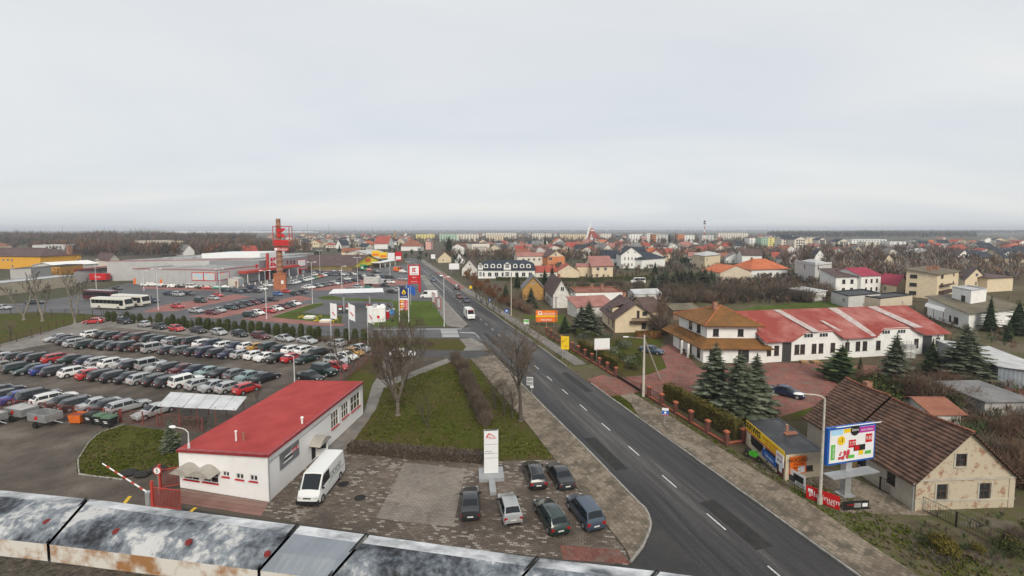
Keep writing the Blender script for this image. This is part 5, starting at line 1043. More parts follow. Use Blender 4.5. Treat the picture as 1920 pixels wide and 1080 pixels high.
def edge_line(pts):   # picture rows of an edge, sampled in u
 def f(u):
  for (u0, v0), (u1, v1) in zip(pts[:-1], pts[1:]):
   if u <= u1 or (u1, v1) == pts[-1]: return v0 + (v1 - v0)*(u - u0)/(u1 - u0)
 return f
far_e = edge_line([(-150, 905), (0, 919), (190, 938), (560, 985), (1000, 1045), (1240, 1072), (1500, 1108)])
ridge_e = edge_line([(-150, 915), (0, 930), (190, 949), (560, 1000), (1000, 1061), (1240, 1090), (1500, 1128)])
near_e = edge_line([(-150, 985), (0, 1003), (160, 1020), (500, 1062), (700, 1088), (1240, 1160), (1500, 1200)])
face_e = edge_line([(-150, 1010), (0, 1033), (130, 1050), (400, 1083), (700, 1122), (1240, 1200), (1500, 1240)])
par = thing('roof_parapet', tuple(G(500, 1000, zp)), 'weathered bitumen-covered roof parapet running along the bottom of the picture', 'parapet'); po = Vector(par.location)
seams = [-150, -6, 165, 560, 690, 1010, 1235, 1420]
for i, (u0, u1) in enumerate(zip(seams[:-1], seams[1:])):
 lift = .014 if i in (0, 3, 6) else 0.0; m = M_bit2 if i in (0, 3, 6) else M_bit; N = 10; sh_ = -.55
 def pp(u, e, z, k): return PR(u + k*(e(u) - far_e(u))*sh_*1.6, e(u), z + lift) - po
 top, wh, fc = MB(), MB(), MB(); us = [u0 + 3 + (u1 - u0 - 6)*j/N for j in range(N + 1)]
 for a, b in zip(us[:-1], us[1:]):
  wv = lambda u: .006*sin(u*.09)
  wh.quad(pp(a, far_e, zp - .03, 1), pp(b, far_e, zp - .03, 1), pp(b, ridge_e, zp + .0 + wv(b), 1), pp(a, ridge_e, zp + wv(a), 1))
  mid = lambda u: (ridge_e(u)*.5 + near_e(u)*.5)
  top.quad(pp(a, ridge_e, zp + wv(a), 1), pp(b, ridge_e, zp + wv(b), 1), pp(b, mid, zp - .015 + wv(b + 9), 1), pp(a, mid, zp - .015 + wv(a + 9), 1)); top.quad(pp(a, mid, zp - .015 + wv(a + 9), 1), pp(b, mid, zp - .015 + wv(b + 9), 1), pp(b, near_e, zp - .06, 1), pp(a, near_e, zp - .06, 1))
  fc.quad(pp(a, near_e, zp - .06, 1), pp(b, near_e, zp - .06, 1), pp(b, near_e, zp - .06, 1) - UP*.075, pp(a, near_e, zp - .06, 1) - UP*.075)
  wh.quad(pp(a, far_e, zp - .03, 1), pp(b, far_e, zp - .03, 1), pp(b, far_e, zp - .03, 1) - UP*.12, pp(a, far_e, zp - .03, 1) - UP*.12)
 sht = top.build('bitumen_sheet', m, par); wh.build('edge_flashing', M_snow, sht); fc.build('face_board', M_face, sht)
 q = MB()
 ed = [pp(u1 - 3, e, z, 1) for e, z in ((far_e, zp - .03), (ridge_e, zp), (near_e, zp - .06))]
 for a, b in zip(ed[:-1], ed[1:]): q.tube(a + UP*.006, b + UP*.006, .0035, .0035, 4)
 q.build('sheet_seam', M_crack, sht)
core = MB()
for a in range(-150, 1420, 60):
 core.quad(PR(a, far_e(a) + 3, zp - .08) - po, PR(a + 60, far_e(a + 60) + 3, zp - .08) - po, PR(a + 60, near_e(a + 60), zp - .10) - po, PR(a, near_e(a), zp - .10) - po)
core.build('parapet_core', M_crack, par)
for u, v in ((88, 980), (218, 998), (354, 1018), (502, 1040), (655, 1065), (100, 1050)):
 p = G(u, v, zp - .022) - po; q = MB(); q.tube(p, p + UP*.010, .014, .012, 12); q.tube(p + UP*.010, p + UP*.014, .005, .004, 6)
 if v < 1049: q.build('sealed_bolt', mat('sealant_red', (0.18, 0.022, 0.02), var=.3, scale=30), par)
rt = MB(); zr_ = zp - .135; rt.quad(G(-400, 1000, zr_), G(-400, 2400, zr_), G(2600, 2400, zr_), G(1500, 1210, zr_)); o = structure('flat_roof', rt, M_gravel)
# own building below the parapet
a0, a1 = G(-150, 905, zp - .16), G(1500, 1108, zp - .16); d_ = (a1 - a0).normalized(); n_ = Vector((d_.y, -d_.x, 0)); a0 -= d_*12; a1 += d_*16
ob = MB(); ob.prism([a0 + n_*.10, a1 + n_*.10, a1 + n_*20, a0 + n_*20], 0, zr_ - .02); o = ob.build('tower_building', W_grey); o.location = (0, 0, 0); tag(o, 'grey tower building whose roof the camera stands on', 'building')
# ---------------------------------------------------------------- right of the street: fence, gate, hedges
M_pillar = brick_mat('pillar_brick', (0.20, 0.058, 0.042), (0.14, 0.04, 0.03), (0.12, 0.09, 0.08), w=.22, h=.075, vertical=(.8, .6)); M_cap = mat('pillar_cap', (0.40, 0.12, 0.06), var=.15); M_iron = mat('wrought_iron', (0.018, 0.014, 0.013), rough=.5, var=.1)
SF = 10.07; M_hedge = [mat('hedge_' + n, c, var=.25, scale=1.2, rough=1, spec=.1) for n, c in (('dark', (0.075, 0.066, 0.018)), ('gold', (0.15, 0.115, 0.028)), ('olive', (0.105, 0.092, 0.024)))]
def brick_fence(name, ts, label, s=SF, h=1.5, extra=None):
 pts = [ROAD(t, s) for t in ts] + (extra or []); o = pts[0]; root = thing(name, tuple(o), label, 'fence', 'brick pillar fences')
 for p in pts:
  q = p - o; pi_ = MB().obox(q - RD*.2 - RN*.2, RD*.4, RN*.4, UP*h).build('pillar', M_pillar, root); MB().obox(q - RD*.26 - RN*.26 + UP*h, RD*.52, RN*.52, UP*.09).obox(q - RD*.2 - RN*.2 + UP*(h + .09), RD*.4, RN*.4, UP*.07).build('cap', M_cap, pi_)
 for a, b in zip(pts[:-1], pts[1:]):
  a, b = a - o, b - o; d = (b - a); L = d.length; d.normalize(); n = Vector((d.y, -d.x, 0)); a = a + d*.22; L -= .44
  MB().obox(a - n*.13, d*L, n*.26, UP*.30).build('plinth', M_pillar, root); MB().obox(a - n*.17 + UP*.30, d*L, n*.34, UP*.05).build('plinth_cap', M_cap, root)
  pan = MB(); k = int(L/.13)
  for z in (.48, h - .12): pan.tube(a + UP*z, a + d*L + UP*z, .02, .02, 4)
  pb = pan.build('rail', M_iron, root); bars = MB()
  for i in range(k + 1): bars.tube(a + d*(L*i/k) + UP*.36, a + d*(L*i/k) + UP*(h - .02), .012, .012, 3, caps=False)
  bars.build('bars', M_iron, root)['kind'] = 'stuff'
 return root
tA = road_ts(G(1152.5, 708))[0]; tB = road_ts(G(1202, 739))[0]; tC = road_ts(G(1360, 836))[0]
brick_fence('brick_fence', [tA + i*2.75 for i in range(12)][::-1], 'brick pillar fence with iron bars up the street from the red driveway')
brick_fence('brick_fence', [tB, tB - 1.6] + [tB - 1.6 + (tC - tB + 1.6)*i/5 for i in range(1, 6)], 'brick pillar fence with iron bars between the red driveway and the service shop', extra=[G(1393, 831)])
gt = thing('driveway_gate', tuple(ROAD(tB, SF)), 'dark iron driveway gate with a curved dipping top rail', 'gate'); L = tA - tB - .5
for k in range(2):
 q = MB(); a0 = .25 + k*L/2; pts = [RD*(a0 + L/2*j/10) + UP*(1.45 - .55*sin(pi*(j/10*.5 + (0 if k == 0 else .5)))) for j in range(11)]
 q.path(pts, .03, 4); q.tube(RD*a0 + UP*.15, RD*(a0 + L/2) + UP*.15, .03, .03, 4); q.tube(RD*a0 + UP*.5, RD*(a0 + L/2) + UP*.5, .02, .02, 4)
 lf = q.build('gate_leaf', M_iron, gt)
 for j in range(1, 20):
  x = j/20; z = 1.45 - .55*sin(pi*(x*.5 + (0 if k == 0 else .5))); MB().tube(RD*(a0 + L/2*x) + UP*.15, RD*(a0 + L/2*x) + UP*z, .011, .011, 3).build('bar', M_iron, lf)
 MB().obox(RD*(a0 + .02) + UP*.17, RD*(L/2 - .04), RN*.02, UP*.33).build('kick_panel', M_iron, lf)
hedge('clipped_hedge', [ROAD(tA + 2, 12.0), ROAD(tA + 17, 12.0)], 1.2, 1.75, 'yellow-green clipped thuja hedge behind the fence by the white billboard', [M_hedge[0], M_hedge[1], M_hedge[2]], dens=170, size=.24, tufts=True)
hedge('clipped_hedge', [ROAD(tB - 2.5, 12.2), ROAD(tC + .6, 12.2)], 1.3, 2.1, 'long yellow-green thuja hedge behind the fence along the red yard', M_hedge, dens=200, size=.26, tufts=True)
# signs and poles by the street
def board(name, px, base_v, label, m=None, posts=(.2, .8), yaw=0.0, t=.06, txt=(), cat='sign', back=None, z_off=0.0, group=None):
 """a flat board on posts: px is its rectangle in the photograph, base_v where its posts meet the ground"""
 u0, v0, u1, v1 = px; c = G((u0 + u1)/2, base_v); d = Vector((cos(radians(yaw)), sin(radians(yaw)), 0)); n = Vector((d.y, -d.x, 0)); f = Fac(c, d, n, 1)
 a0, a1, z0, z1 = f.px(u0, v0, u1, v1); root = thing(name, tuple(c), label, cat, group)
 for k in posts: x = a0 + (a1 - a0)*k; MB().tube(d*x - n*.05, d*x - n*.05 + UP*(z1 - .05), .05, .05, 6).build('post', M_zinc, root)
 b = MB().obox(d*a0 + UP*z0, d*(a1 - a0), n*t, UP*(z1 - z0)).build('board', m or M_signw, root)
 f.o = c; f.L = a1 - a0; W_, H_ = a1 - a0, z1 - z0
 for it in txt:
  if it[0] == 'r': _, x0, y0, x1, y1, mm = it; MB().obox(d*(a0 + W_*x0) + UP*(z0 + H_*y0) + n*(t + .002), d*(W_*(x1 - x0)), n*.012, UP*(H_*(y1 - y0))).build('print', mm, b)
  elif it[0] == 'c': _, x0, y0, rr, mm = it; q = d*(a0 + W_*x0) + UP*(z0 + H_*y0) + n*(t + .004); MB().tube(q, q + n*.016, H_*rr, H_*rr, 18).build('print', mm, b)
  elif it[0] == 'p': _, pts_, mm = it; MB().poly([d*(a0 + W_*x) + UP*(z0 + H_*y) + n*(t + .020) for x, y in pts_]).build('print', mm, b)
  else: _, x0, y0, sz, s_, mm = it[:6]; text(s_, H_*sz, mm, b, d*(a0 + W_*x0) + UP*(z0 + H_*y0) + n*(t + .024), d, wscale=it[6] if len(it) > 6 else 1.0)
 return root, f
board('direction_sign', (1052, 630.5, 1067, 655), 673, 'yellow road direction sign on two posts', M_yel, yaw=-14, txt=[('r', .12, .62, .55, .66, M_black), ('r', .12, .40, .16, .66, M_black), ('r', .55, .78, .75, .82, M_black), ('r', .4, .25, .8, .28, M_black)])
board('white_billboard', (1114.5, 634.5, 1143, 655.5), 680, 'blank white billboard on a thin post above the hedge', M_signw, posts=(.16,), yaw=10, txt=[('r', .04, .04, .96, .07, M_signr)])
board('advert_billboard', (1004.6, 582, 1045, 603.5), 613, 'red and yellow advertising billboard reading CENOWY beside the fir', M_orng, posts=(.15, .5, .85), yaw=0, txt=[('r', 0, .44, 1, .56, M_yel), ('t', .62, .68, .30, 'CENOWY', M_signw, .9), ('r', .10, .62, .28, .92, M_signw), ('c', .19, .80, .10, M_orng), ('t', .5, .16, .26, 'MEDMET', M_signw, 1.0), ('r', .25, .04, .75, .07, M_signr), ('t', .6, .90, .16, 'Zawrót', M_yel)])
board('notice_sign', (982, 599, 992, 608), 621, 'small white and green notice board by the walk', M_signw, yaw=-8, txt=[('r', .05, .5, .95, .9, M_gren)])
board('blue_sign', (946.5, 579.5, 953.5, 586), 598, 'small blue road sign with white arrow up the walk', M_blue, yaw=-6, txt=[('c', .5, .5, .25, M_signw)])
board('blue_sign', (916, 559, 921, 566), 577, 'smaller blue road sign on a single post farther up the walk', M_blue, posts=(.5,), yaw=-6, txt=[('r', .3, .2, .7, .8, M_signw)])
board('arrow_sign', (1241, 765, 1253.5, 778.5), 799, 'blue sign with a white arrow in front of the brick fence', M_signw, posts=(.5,), yaw=-12, txt=[('r', 0, .12, 1, .66, M_blue), ('p', [(.25, .34), (.4, .34), (.4, .2), (.6, .2), (.6, .34), (.75, .34), (.5, .62)], M_signw), ('r', 0, 0, 1, .08, M_signr)])
board('road_sign', (987.5, 707, 999.5, 722), 741, 'white town sign on a post between the bare trees', M_signw, posts=(.75,), yaw=-8, txt=[('r', .06, .08, .94, .44, M_zinc), ('r', .06, .54, .94, .92, M_zinc)])
board('small_road_sign', (994, 723, 1000.5, 727), 742, 'narrow white plate under the town sign on the same verge', M_signw, posts=(.5,), yaw=-8)
for i, (u0, v0, u1, v1, b) in enumerate(((810, 549, 816, 568, 578), (819.5, 558, 826.5, 578, 591))): board('advert_board', (u0, v0, u1, v1), b, ('farther' if i == 0 else 'nearer') + ' red-framed advertising panel on the station lawn', M_signr, yaw=-62, txt=[('r', .12, .08, .88, .92, M_signw)])
board('billboard', (842, 494, 861, 505), 516, 'blank grey billboard right of the far street', M_signw, yaw=5); board('shop_sign', (808, 477, 816, 485), 492, 'white sign board beside the roundabout', M_signw, posts=(.5,), yaw=5)
board('warning_sign', (880, 536, 885, 541), 551, 'yellow triangular warning sign on the right-hand walk', M_yel, posts=(.5,), yaw=-6)
pp_ = G(1206, 744); pol = thing('utility_pole', tuple(pp_), 'pale concrete utility pole with a slanting stay by the driveway gate', 'pole'); hz = ZAT(pp_, 628)
MB().add([(-.16, -.16, 0), (.16, -.16, 0), (.16, .16, 0), (-.16, .16, 0), (-.09, -.09, hz), (.09, -.09, hz), (.09, .09, hz), (-.09, .09, hz)], [(0, 1, 5, 4), (1, 2, 6, 5), (2, 3, 7, 6), (3, 0, 4, 7), (4, 5, 6, 7)]).build('pole', M_pole, pol)
e_ = G(1238, 712) - pp_; MB().tube((0, 0, hz*.93), e_, .10, .13, 6).build('stay', M_pole, pol); MB().obox((-.7, -.04, hz - .25), (1.4, 0, 0), (0, .08, 0), UP*.08).build('cross_arm', M_dkmetal, pol)
MB().tube((0, 0, hz - .5), (-2.2, .2, hz - .3), .03, .03, 5).build('lamp_arm', M_zinc, pol); MB().cbox((-2.5, .2, hz - .3), .7, .22, .12).build('lamp_head', M_signw, pol)
for (u, v, vt, m, r_, lab) in ((958.5, 592, 518, M_pole, .13, 'pale concrete pole beside the yellow wooden house'), (1042, 642, 556, M_bark, .12, 'dark timber pole in front of the cream house'), (1398.5, 790, 748, M_dkmetal, .05, 'thin dark post at the corner of the service shop')):
 p = G(u, v); root = thing('utility_pole', tuple(p), lab, 'pole', 'poles along the street'); hz = ZAT(p, vt); MB().tube((0, 0, 0), (0, 0, hz), r_, r_*.65, 7).build('pole', m, root); MB().obox((-.5, -.03, hz - .3), (1.0, 0, 0), (0, .06, 0), UP*.06).build('cross_arm', M_dkmetal, root)
p = G(1537, 946); street_lamp('street_lamp', p, ZAT(p, 748), 'tall concrete street lamp with a curved white arm beside the billboard', arm=1.6, adir=(-1, .2, 0), m=M_pole, curve=True, r=.13)
items = []
for (u, v, vt, arms) in ((833, 612, 520, 1), (500, 598, 508, 2), (586, 570, 492, 2), (297, 581, 505, 2), (413, 557, 505, 2), (671, 541, 483, 2), (600, 512, 470, 2), (642, 575, 500, 1), (731, 516, 484, 2), (181, 545, 487, 1), (270, 545, 508, 1), (765, 511, 491, 2)):
 p = G(u, v); items.append((street_lamp('lot_lamp', p, ZAT(p, vt), None, arm=.7, adir=(1, .15, 0), arms=arms, r=.09), f"slim white {'double' if arms == 2 else 'single'}-headed lamp post", 'around the supermarket car park'))
label_row(items)
# ---------------------------------------------------------------- the service shop
R_shop = mat('shop_felt', (0.018, 0.018, 0.020), col2=(0.085, 0.088, 0.094), rough=.45, scale=.55, mixpos=(.46, .8), detail=7)
sC, sL, sR = G(1472, 902), G(1398, 832), G(1541, 893)
hs = ZAT(sC, 852); W_shop = wallm('shop_cream', (0.60, 0.52, 0.38), .12)
s = house('service_shop', 'low cream service shop with a black felt flat roof and yellow fascia', sC, sR, sL, eave=hs, roof='flat', wall=W_shop, roofmat=R_shop, par=.03, cat='shop')
fb, fa = s.FB, s.FA; of = s.off
for (x0, x1) in ((.16, .46), (.52, .84)):
 r_ = (fb.L*x0, fb.L*x1, .95, hs - 1.0); window(s.root, fb, r_, of, 3, 1, M_frame_b, out=.02, name='shop_window', fw=.06)
 for k in range(8): MB().tube(fb.P(r_[0] + (r_[1] - r_[0])*k/7, r_[2], .12) - of, fb.P(r_[0] + (r_[1] - r_[0])*((k + 2) % 8)/7, r_[3], .12) - of, .012, .012, 3).build('grille_bar', M_frame_b, s.root)
panel(s.root, fb, (fb.L*.02, fb.L*.98, hs - .75, hs + .18), of, M_yel, out=.06, name='fascia'); panel(s.root, fb, (fb.L*.02, fb.L*.98, hs - .86, hs - .76), of, M_signr, out=.06, name='fascia_stripe')
ftext(s.root, fb, fb.L*.79, hs - .26, of, 'SERWIS', .95, M_black, out=.13, rev=True, weight=.02); ftext(s.root, fb, fb.L*.33, hs - .15, of, 'motocykli i samochodów', .26, M_signr, out=.13, rev=True); ftext(s.root, fb, fb.L*.33, hs - .48, of, 'części  oleje  opony', .24, M_signr, out=.13, rev=True)
panel(s.root, fb, (fb.L*.16, fb.L*.50, .6, 1.35), of, M_blue, out=.14, name='poster'); ftext(s.root, fb, fb.L*.33, .95, of, 'Valvoline', .42, M_signw, out=.20, rev=True)
panel(s.root, fb, (fb.L*.56, fb.L*.80, .7, 1.3), of, M_black, out=.14, name='poster')
r_ = fa.px(1477, 853, 1518, 874); panel(s.root, fa, (.35, fa.L*.52, hs - 1.9, hs - .25), of, M_orng, out=.08, name='sign_board'); ftext(s.root, fa, .35 + (fa.L*.52 - .35)*.5, hs - .58, of, 'NOCLEGI', .52, M_black, out=.15, wscale=.95); ftext(s.root, fa, .35 + (fa.L*.52 - .35)*.5, hs - .95, of, 'wolne pokoje', .2, M_signr, out=.15); MB().obox(fa.P(fa.L*.30, hs - 1.8, .14) - of, s.A*(fa.L*.18), UP*.6, fa.n*.01).build('print', M_signw, s.root); ftext(s.root, fa, .35 + .75, hs - 1.3, of, '502 561', .24, M_black, out=.15); ftext(s.root, fa, .35 + .75, hs - 1.62, of, '575 108', .24, M_black, out=.15)
window(s.root, fa, (fa.L*.22, fa.L*.72, .75, hs - 1.3), of, 3, 1, M_frame_b, out=.02, name='shop_window')
dd = MB().obox(fb.P(.25, .02, .02) - of, s.B*.95, UP*2.1, fb.n*.05).build('door', mat('door_red', (0.11, 0.03, 0.025), var=.1), s.root); MB().obox(fb.P(.4, .5, .08) - of, s.B*.5, UP*.8, fb.n*.01).build('notice', M_signw, dd)
panel(s.root, fb, (.05, 1.25, hs - 1.35, hs - .2), of, M_signw, out=.16, name='hanging_sign'); ftext(s.root, fb, .65, hs - .5, of, 'MOTO', .3, M_signr, out=.22, rev=True); ftext(s.root, fb, .65, hs - .95, of, 'SKUP', .34, M_black, out=.22, rev=True)
MB().obox(s.P(s.la*.55, s.lb*.45, hs + .02), s.A*1.4, s.B*.5, UP*.14).obox(s.P(s.la*.62, s.lb*.5, hs + .02), s.A*.25, s.B*.25, UP*.9).build('roof_vent', M_brickch, s.roof)
# motorcycle in front of it
mp_ = G(1411, 862); mo = thing('motorcycle', tuple(mp_), 'green and black motorcycle in front of the service shop', 'motorcycle', None, radians(-62))
for x in (-.7, .7): MB().ring((x, 0, .31), (0, 1, 0), .25, .075, 16, 6).build('wheel', M_tyre, mo)
q = MB(); q.add([(-.35, -.16, .45), (.35, -.18, .42), (.62, -.1, .75), (.25, -.16, 1.0), (-.3, -.12, .82), (-.35, .16, .45), (.35, .18, .42), (.62, .1, .75), (.25, .16, 1.0), (-.3, .12, .82)], [(0, 1, 2, 3, 4), (9, 8, 7, 6, 5), (0, 5, 6, 1), (1, 6, 7, 2), (2, 7, 8, 3), (3, 8, 9, 4), (4, 9, 5, 0)]); q.build('fairing', mat('kawa_green', (0.06, 0.40, 0.03), var=0, rough=.3), mo); MB().cbox((-.5, 0, .82), .6, .24, .12).build('seat', M_trim, mo); MB().tube((.42, -.33, 1.05), (.42, .33, 1.05), .02, .02, 5).tube((.7, 0, .31), (.42, 0, 1.02), .035, .035, 5).build('handlebar', M_trim, mo)
bicycle(G(1441, 884), radians(-50), 'bicycle leaning by the service shop door'); bpy.data.objects[-1] if False else None
# ---------------------------------------------------------------- billboard on its column, banners
bc = G(1584, 928); bb = thing('billboard_stand', tuple(bc), 'large blue-framed supermarket billboard on a grey column in front of the old house', 'billboard'); bd = Vector((cos(radians(14)), sin(radians(14)), 0)); bnn = Vector((bd.y, -bd.x, 0)); bf = Fac(bc, bd, bnn, 1)
r_ = bf.px(1550, 800, 1632, 860)
a0, a1, z0, z1 = r_; W_, H_ = a1 - a0, z1 - z0
MB().obox(-bd*.32 - bnn*.25 + UP*0, bd*.64, bnn*.5, UP*(z0 + .4)).build('column', M_zinc, bb); MB().obox(-bd*.6 - bnn*.5, bd*1.2, bnn*1.0, UP*.12).build('foot_plate', M_zinc, bb)
MB().obox(bd*(a0 - .18) + UP*(z0 - .18) - bnn*.05, bd*(W_ + .36), bnn*.30, UP*(H_ + .36)).build('frame', M_blue, bb); fc_ = MB().obox(bd*a0 + UP*z0 + bnn*.26, bd*W_, bnn*.03, UP*H_).build('poster', M_signw, bb)
MB().obox(bd*(a0 - .35) + UP*(z0 - .95) + bnn*.1, bd*(W_ + .1), bnn*1.0, UP*.10).build('walkway', M_zinc, bb)
for k in (.05, .95): MB().tube(bd*(a0 + W_*k) + UP*(z1 + .2) + bnn*.1, bd*(a0 + W_*k) + UP*(z1 + .5) + bnn*.8, .03, .03, 4).build('lamp_bracket', M_zinc, bb)
MB().tube(bd*a0 + UP*(z1 + .5) + bnn*.8, bd*a1 + UP*(z1 + .5) + bnn*.8, .04, .04, 5).build('lamp_rail', M_signw, bb)
def bp_(x, y, o=.30): return bd*(a0 + W_*x) + UP*(z0 + H_*y) + bnn*o
def brect(x0, y0, x1, y1, m, o=.295, nm='print'): MB().obox(bp_(x0, y0, o), bd*(W_*(x1 - x0)), bnn*.008, UP*(H_*(y1 - y0))).build(nm, m, fc_)
M_magenta = mat('sign_magenta', (0.42, 0.03, 0.30), var=0); M_sky = mat('sign_sky', (0.35, 0.60, 0.78), var=0)
brect(.62, .82, 1, 1, M_magenta); brect(.30, .88, .62, 1, M_yel); brect(.02, .84, .28, 1, M_sky); brect(.03, .10, .12, .56, M_gren)
MB().tube(bp_(.55, .93), bp_(.55, .93, .315), H_*.17, H_*.17, 18).build('print', M_black, fc_); text('Extra', H_*.12, M_signw, fc_, bp_(.55, .94, .325), bd)
MB().tube(bp_(.25, .66), bp_(.25, .66, .315), H_*.14, H_*.14, 18).build('print', M_yel, fc_); text('-1', H_*.2, M_black, fc_, bp_(.25, .66, .325), bd)
brect(.42, .40, .58, .64, M_signr, .30); text('7.77', H_*.17, M_signw, fc_, bp_(.50, .52, .32), bd, wscale=.8); brect(.80, .50, .95, .76, M_signr, .30); text('9.85', H_*.17, M_signw, fc_, bp_(.875, .63, .32), bd, wscale=.8)
text('tanie zakupy', H_*.09, M_signw, fc_, bp_(.82, .91, .32), bd); text('Stokrotka', H_*.085, M_signw, fc_, bp_(.075, .33, .32), (0, 0, 1), -bd)
rg = random.Random(4); M_meat = mat('print_meat', (0.48, 0.05, 0.07), var=.3, scale=8)
for i in range(16): x, y = rg.uniform(.18, .44), rg.uniform(.10, .34); MB().tube(bp_(x, y, .298 + i*.0006), bp_(x, y, .303 + i*.0006), H_*rg.uniform(.03, .07), H_*.03, 9).build('print', M_meat if i % 4 else M_pink_ if False else M_meat, fc_)
brect(.54, .28, .80, .46, M_black, .30); brect(.56, .30, .66, .44, M_signr, .309); brect(.66, .14, .76, .28, M_yel, .30); brect(.42, .08, .56, .18, M_gren, .31); brect(.80, .14, .94, .24, M_gren, .30)
def banner(pxs, label, m, prints=(), name='banner'):
 """a tied fence banner between two ground points"""
 (u0, v0), (u1, v1), h, zb = pxs; a, b = G(u0, v0), G(u1, v1); d = (b - a); L = d.length; d.normalize(); n = Vector((d.y, -d.x, 0)); n = n if n.y < 0 else -n; root = thing(name, tuple(a), label, 'banner', 'banners along the forecourt')
 for x in (.05, L/2, L - .05): MB().tube(d*x - n*.03, d*x - n*.03 + UP*(zb + h), .03, .03, 5).build('post', M_zinc, root)
 c = MB().obox(UP*zb, d*L, n*.02, UP*h).build('cloth', m, root)
 for (x, z, sz, s_, mm) in prints:
  if s_ is None: MB().obox(d*(L*x[0]) + UP*(zb + h*z[0]) + n*.022, d*(L*(x[1] - x[0])), n*.006, UP*(h*(z[1] - z[0]))).build('print', mm, c)
  else: text(s_, h*sz, mm, c, d*(L*x) + UP*(zb + h*z) + n*.032, d)
 return root
banner(((1511, 934), (1574, 958), 1.15, .05), 'red banner with white lettering beside the street lamp', M_signr, [(.55, .5, .55, 'platinum', M_signw), (.75, .22, .25, 'OILS', M_signw), ((.06, .2), (.55, .8), 1, None, M_signw), ((.10, .14), (.35, .65), 1, None, M_signr)])
banner(((1473, 897), (1510, 920), 1.2, .05), 'grey and white photographic banner next to the service shop', M_signw, [((.02, .5), (.05, .55), 1, None, M_dkmetal), ((.4, .9), (.3, .8), 1, None, M_black), ((.55, .95), (.05, .25), 1, None, M_zinc)])
banner(((1580, 958), (1628, 955), .75, .05), 'low black banner with white print at the foot of the billboard', M_black, [(.3, .6, .35, 'motul', M_signr), ((.42, .7), (.25, .75), 1, None, M_zinc), ((.75, .95), (.3, .7), 1, None, M_signw)])
# ---------------------------------------------------------------- the old house with the broken tile roof
hC, hR = G(1714, 958), G(1899, 951); hB = (G(1622, 897) - hC).normalized(); he = ZAT(hC, 899); apex = None
mid_ = hC.lerp(hR, .5); zr_o = ZAT(mid_, 809)
ridge_far = G(1587, 713, zr_o); lbo = (ridge_far - mid_).dot(hB); hA = (hR - hC).normalized(); lao = (hR - hC).length
M_plaster = brick_mat('peeling_plaster', (0.36, 0.15, 0.08), (0.27, 0.10, 0.055), (0.30, 0.25, 0.19), w=.27, h=.085, msize=.014, vertical=tuple(hA)[:2], stain=(0.48, 0.415, 0.31), stain_scale=.75, stain_pos=(.37, .47), patch=.2)
M_plaster2 = mat('old_render', (0.36, 0.33, 0.28), col2=(0.50, 0.46, 0.38), scale=.8, mixpos=(.35, .7), detail=8, rough=.95)
hn = (hA*hB.dot(hA) - hB).normalized(); slope_d = tuple((hA*(lao/2) + UP*(zr_o - he)).normalized())
M_oldtile = rib_mat('old_tile', (0.07, 0.042, 0.032), (0.19, 0.105, 0.072), (0, 0, 1), .24, rough=.9, nscale=1.4, pos=(.36, .66), depth=.10, bump=.9)
oh = thing('old_house', tuple(hC), 'derelict old house with peeling plaster gable and sagging brown tile roof', 'house'); of = hC
FA, FB = Fac(hC, hA, hn, lao), Fac(hC, hB, (hB*hA.dot(hB) - hA).normalized(), lbo); P = lambda a, b, z: hA*a + hB*b + UP*z
wa = [FA.px(1756, 908, 1776, 936), FA.px(1836, 906, 1857, 936)]; gw_ = FA.px(1792, 851, 1812, 875)
wb = [FB.px(1662, 880, 1679, 916)]; wb = [(wb[0][0], wb[0][1], .9, he - .5), (wb[0][1] + 2.2, wb[0][1] + 3.6, .9, he - .5), (lbo*.62, lbo*.68, .9, he - .5)]
w = MB(); facade(w, FA, 0, he, wa, of, .18); w.build('wall', M_plaster, oh); w = MB(); facade(w, FB, 0, he, wb, of, .18); facade(w, Fac(hC + hA*lao, hB, -FB.n, lbo), 0, he, [], of); w.poly([P(0, lbo, 0), P(lao, lbo, 0), P(lao, lbo, he), P(lao/2, lbo, zr_o), P(0, lbo, he)]); w.build('wall', M_plaster2, oh)
g0, g1, gz0, gz1 = gw_; w = MB()
def gx(z): k = (z - he)/(zr_o - he)*lao/2; return k, lao - k
for z_a, z_b, holes in ((he, gz0, 0), (gz0, gz1, 1), (gz1, zr_o, 0)):
 (l0, r0), (l1, r1) = gx(z_a), gx(z_b)
 if not holes: w.poly([P(l0, 0, z_a), P(r0, 0, z_a), P(r1, 0, z_b), P(l1, 0, z_b)] if r1 - l1 > .01 else [P(l0, 0, z_a), P(r0, 0, z_a), P(lao/2, 0, z_b)])
 else: w.poly([P(l0, 0, z_a), P(g0, 0, z_a), P(g0, 0, z_b), P(l1, 0, z_b)]); w.poly([P(g1, 0, z_a), P(r0, 0, z_a), P(r1, 0, z_b), P(g1, 0, z_b)])
w.build('gable_wall', M_plaster, oh)
for x in wa + [gw_]: window(oh, FA, x, of, 2, 2, M_frame_b, out=-.14, fw=.06, sillm=M_plaster2)
for x in wb: window(oh, FB, x, of, 2, 2, M_frame_b, out=-.14, fw=.06, sillm=M_plaster2)
for x in wa + [gw_]:
 for s_ in ((x[0] - .16, x[0] - .02), (x[1] + .02, x[1] + .16)): MB().obox(FA.P(s_[0], x[2] - .1, .0) - of, hA*.14, UP*(x[3] - x[2] + .2), hn*.04).build('surround', M_plaster2, oh)
MB().obox(FA.P(-.05, he - .12, 0) - of, hA*(lao + .1), UP*.16, hn*.12).build('cornice', M_plaster2, oh); MB().obox(FA.P(-.05, .72, 0) - of, hA*(lao + .1), UP*.12, hn*.06).build('string_course', M_plaster2, oh)
for a in (0, lao - .5): MB().obox(FA.P(a, 0, 0) - of, hA*.5, UP*(he - .12), hn*.045).build('pilaster', M_plaster, oh)
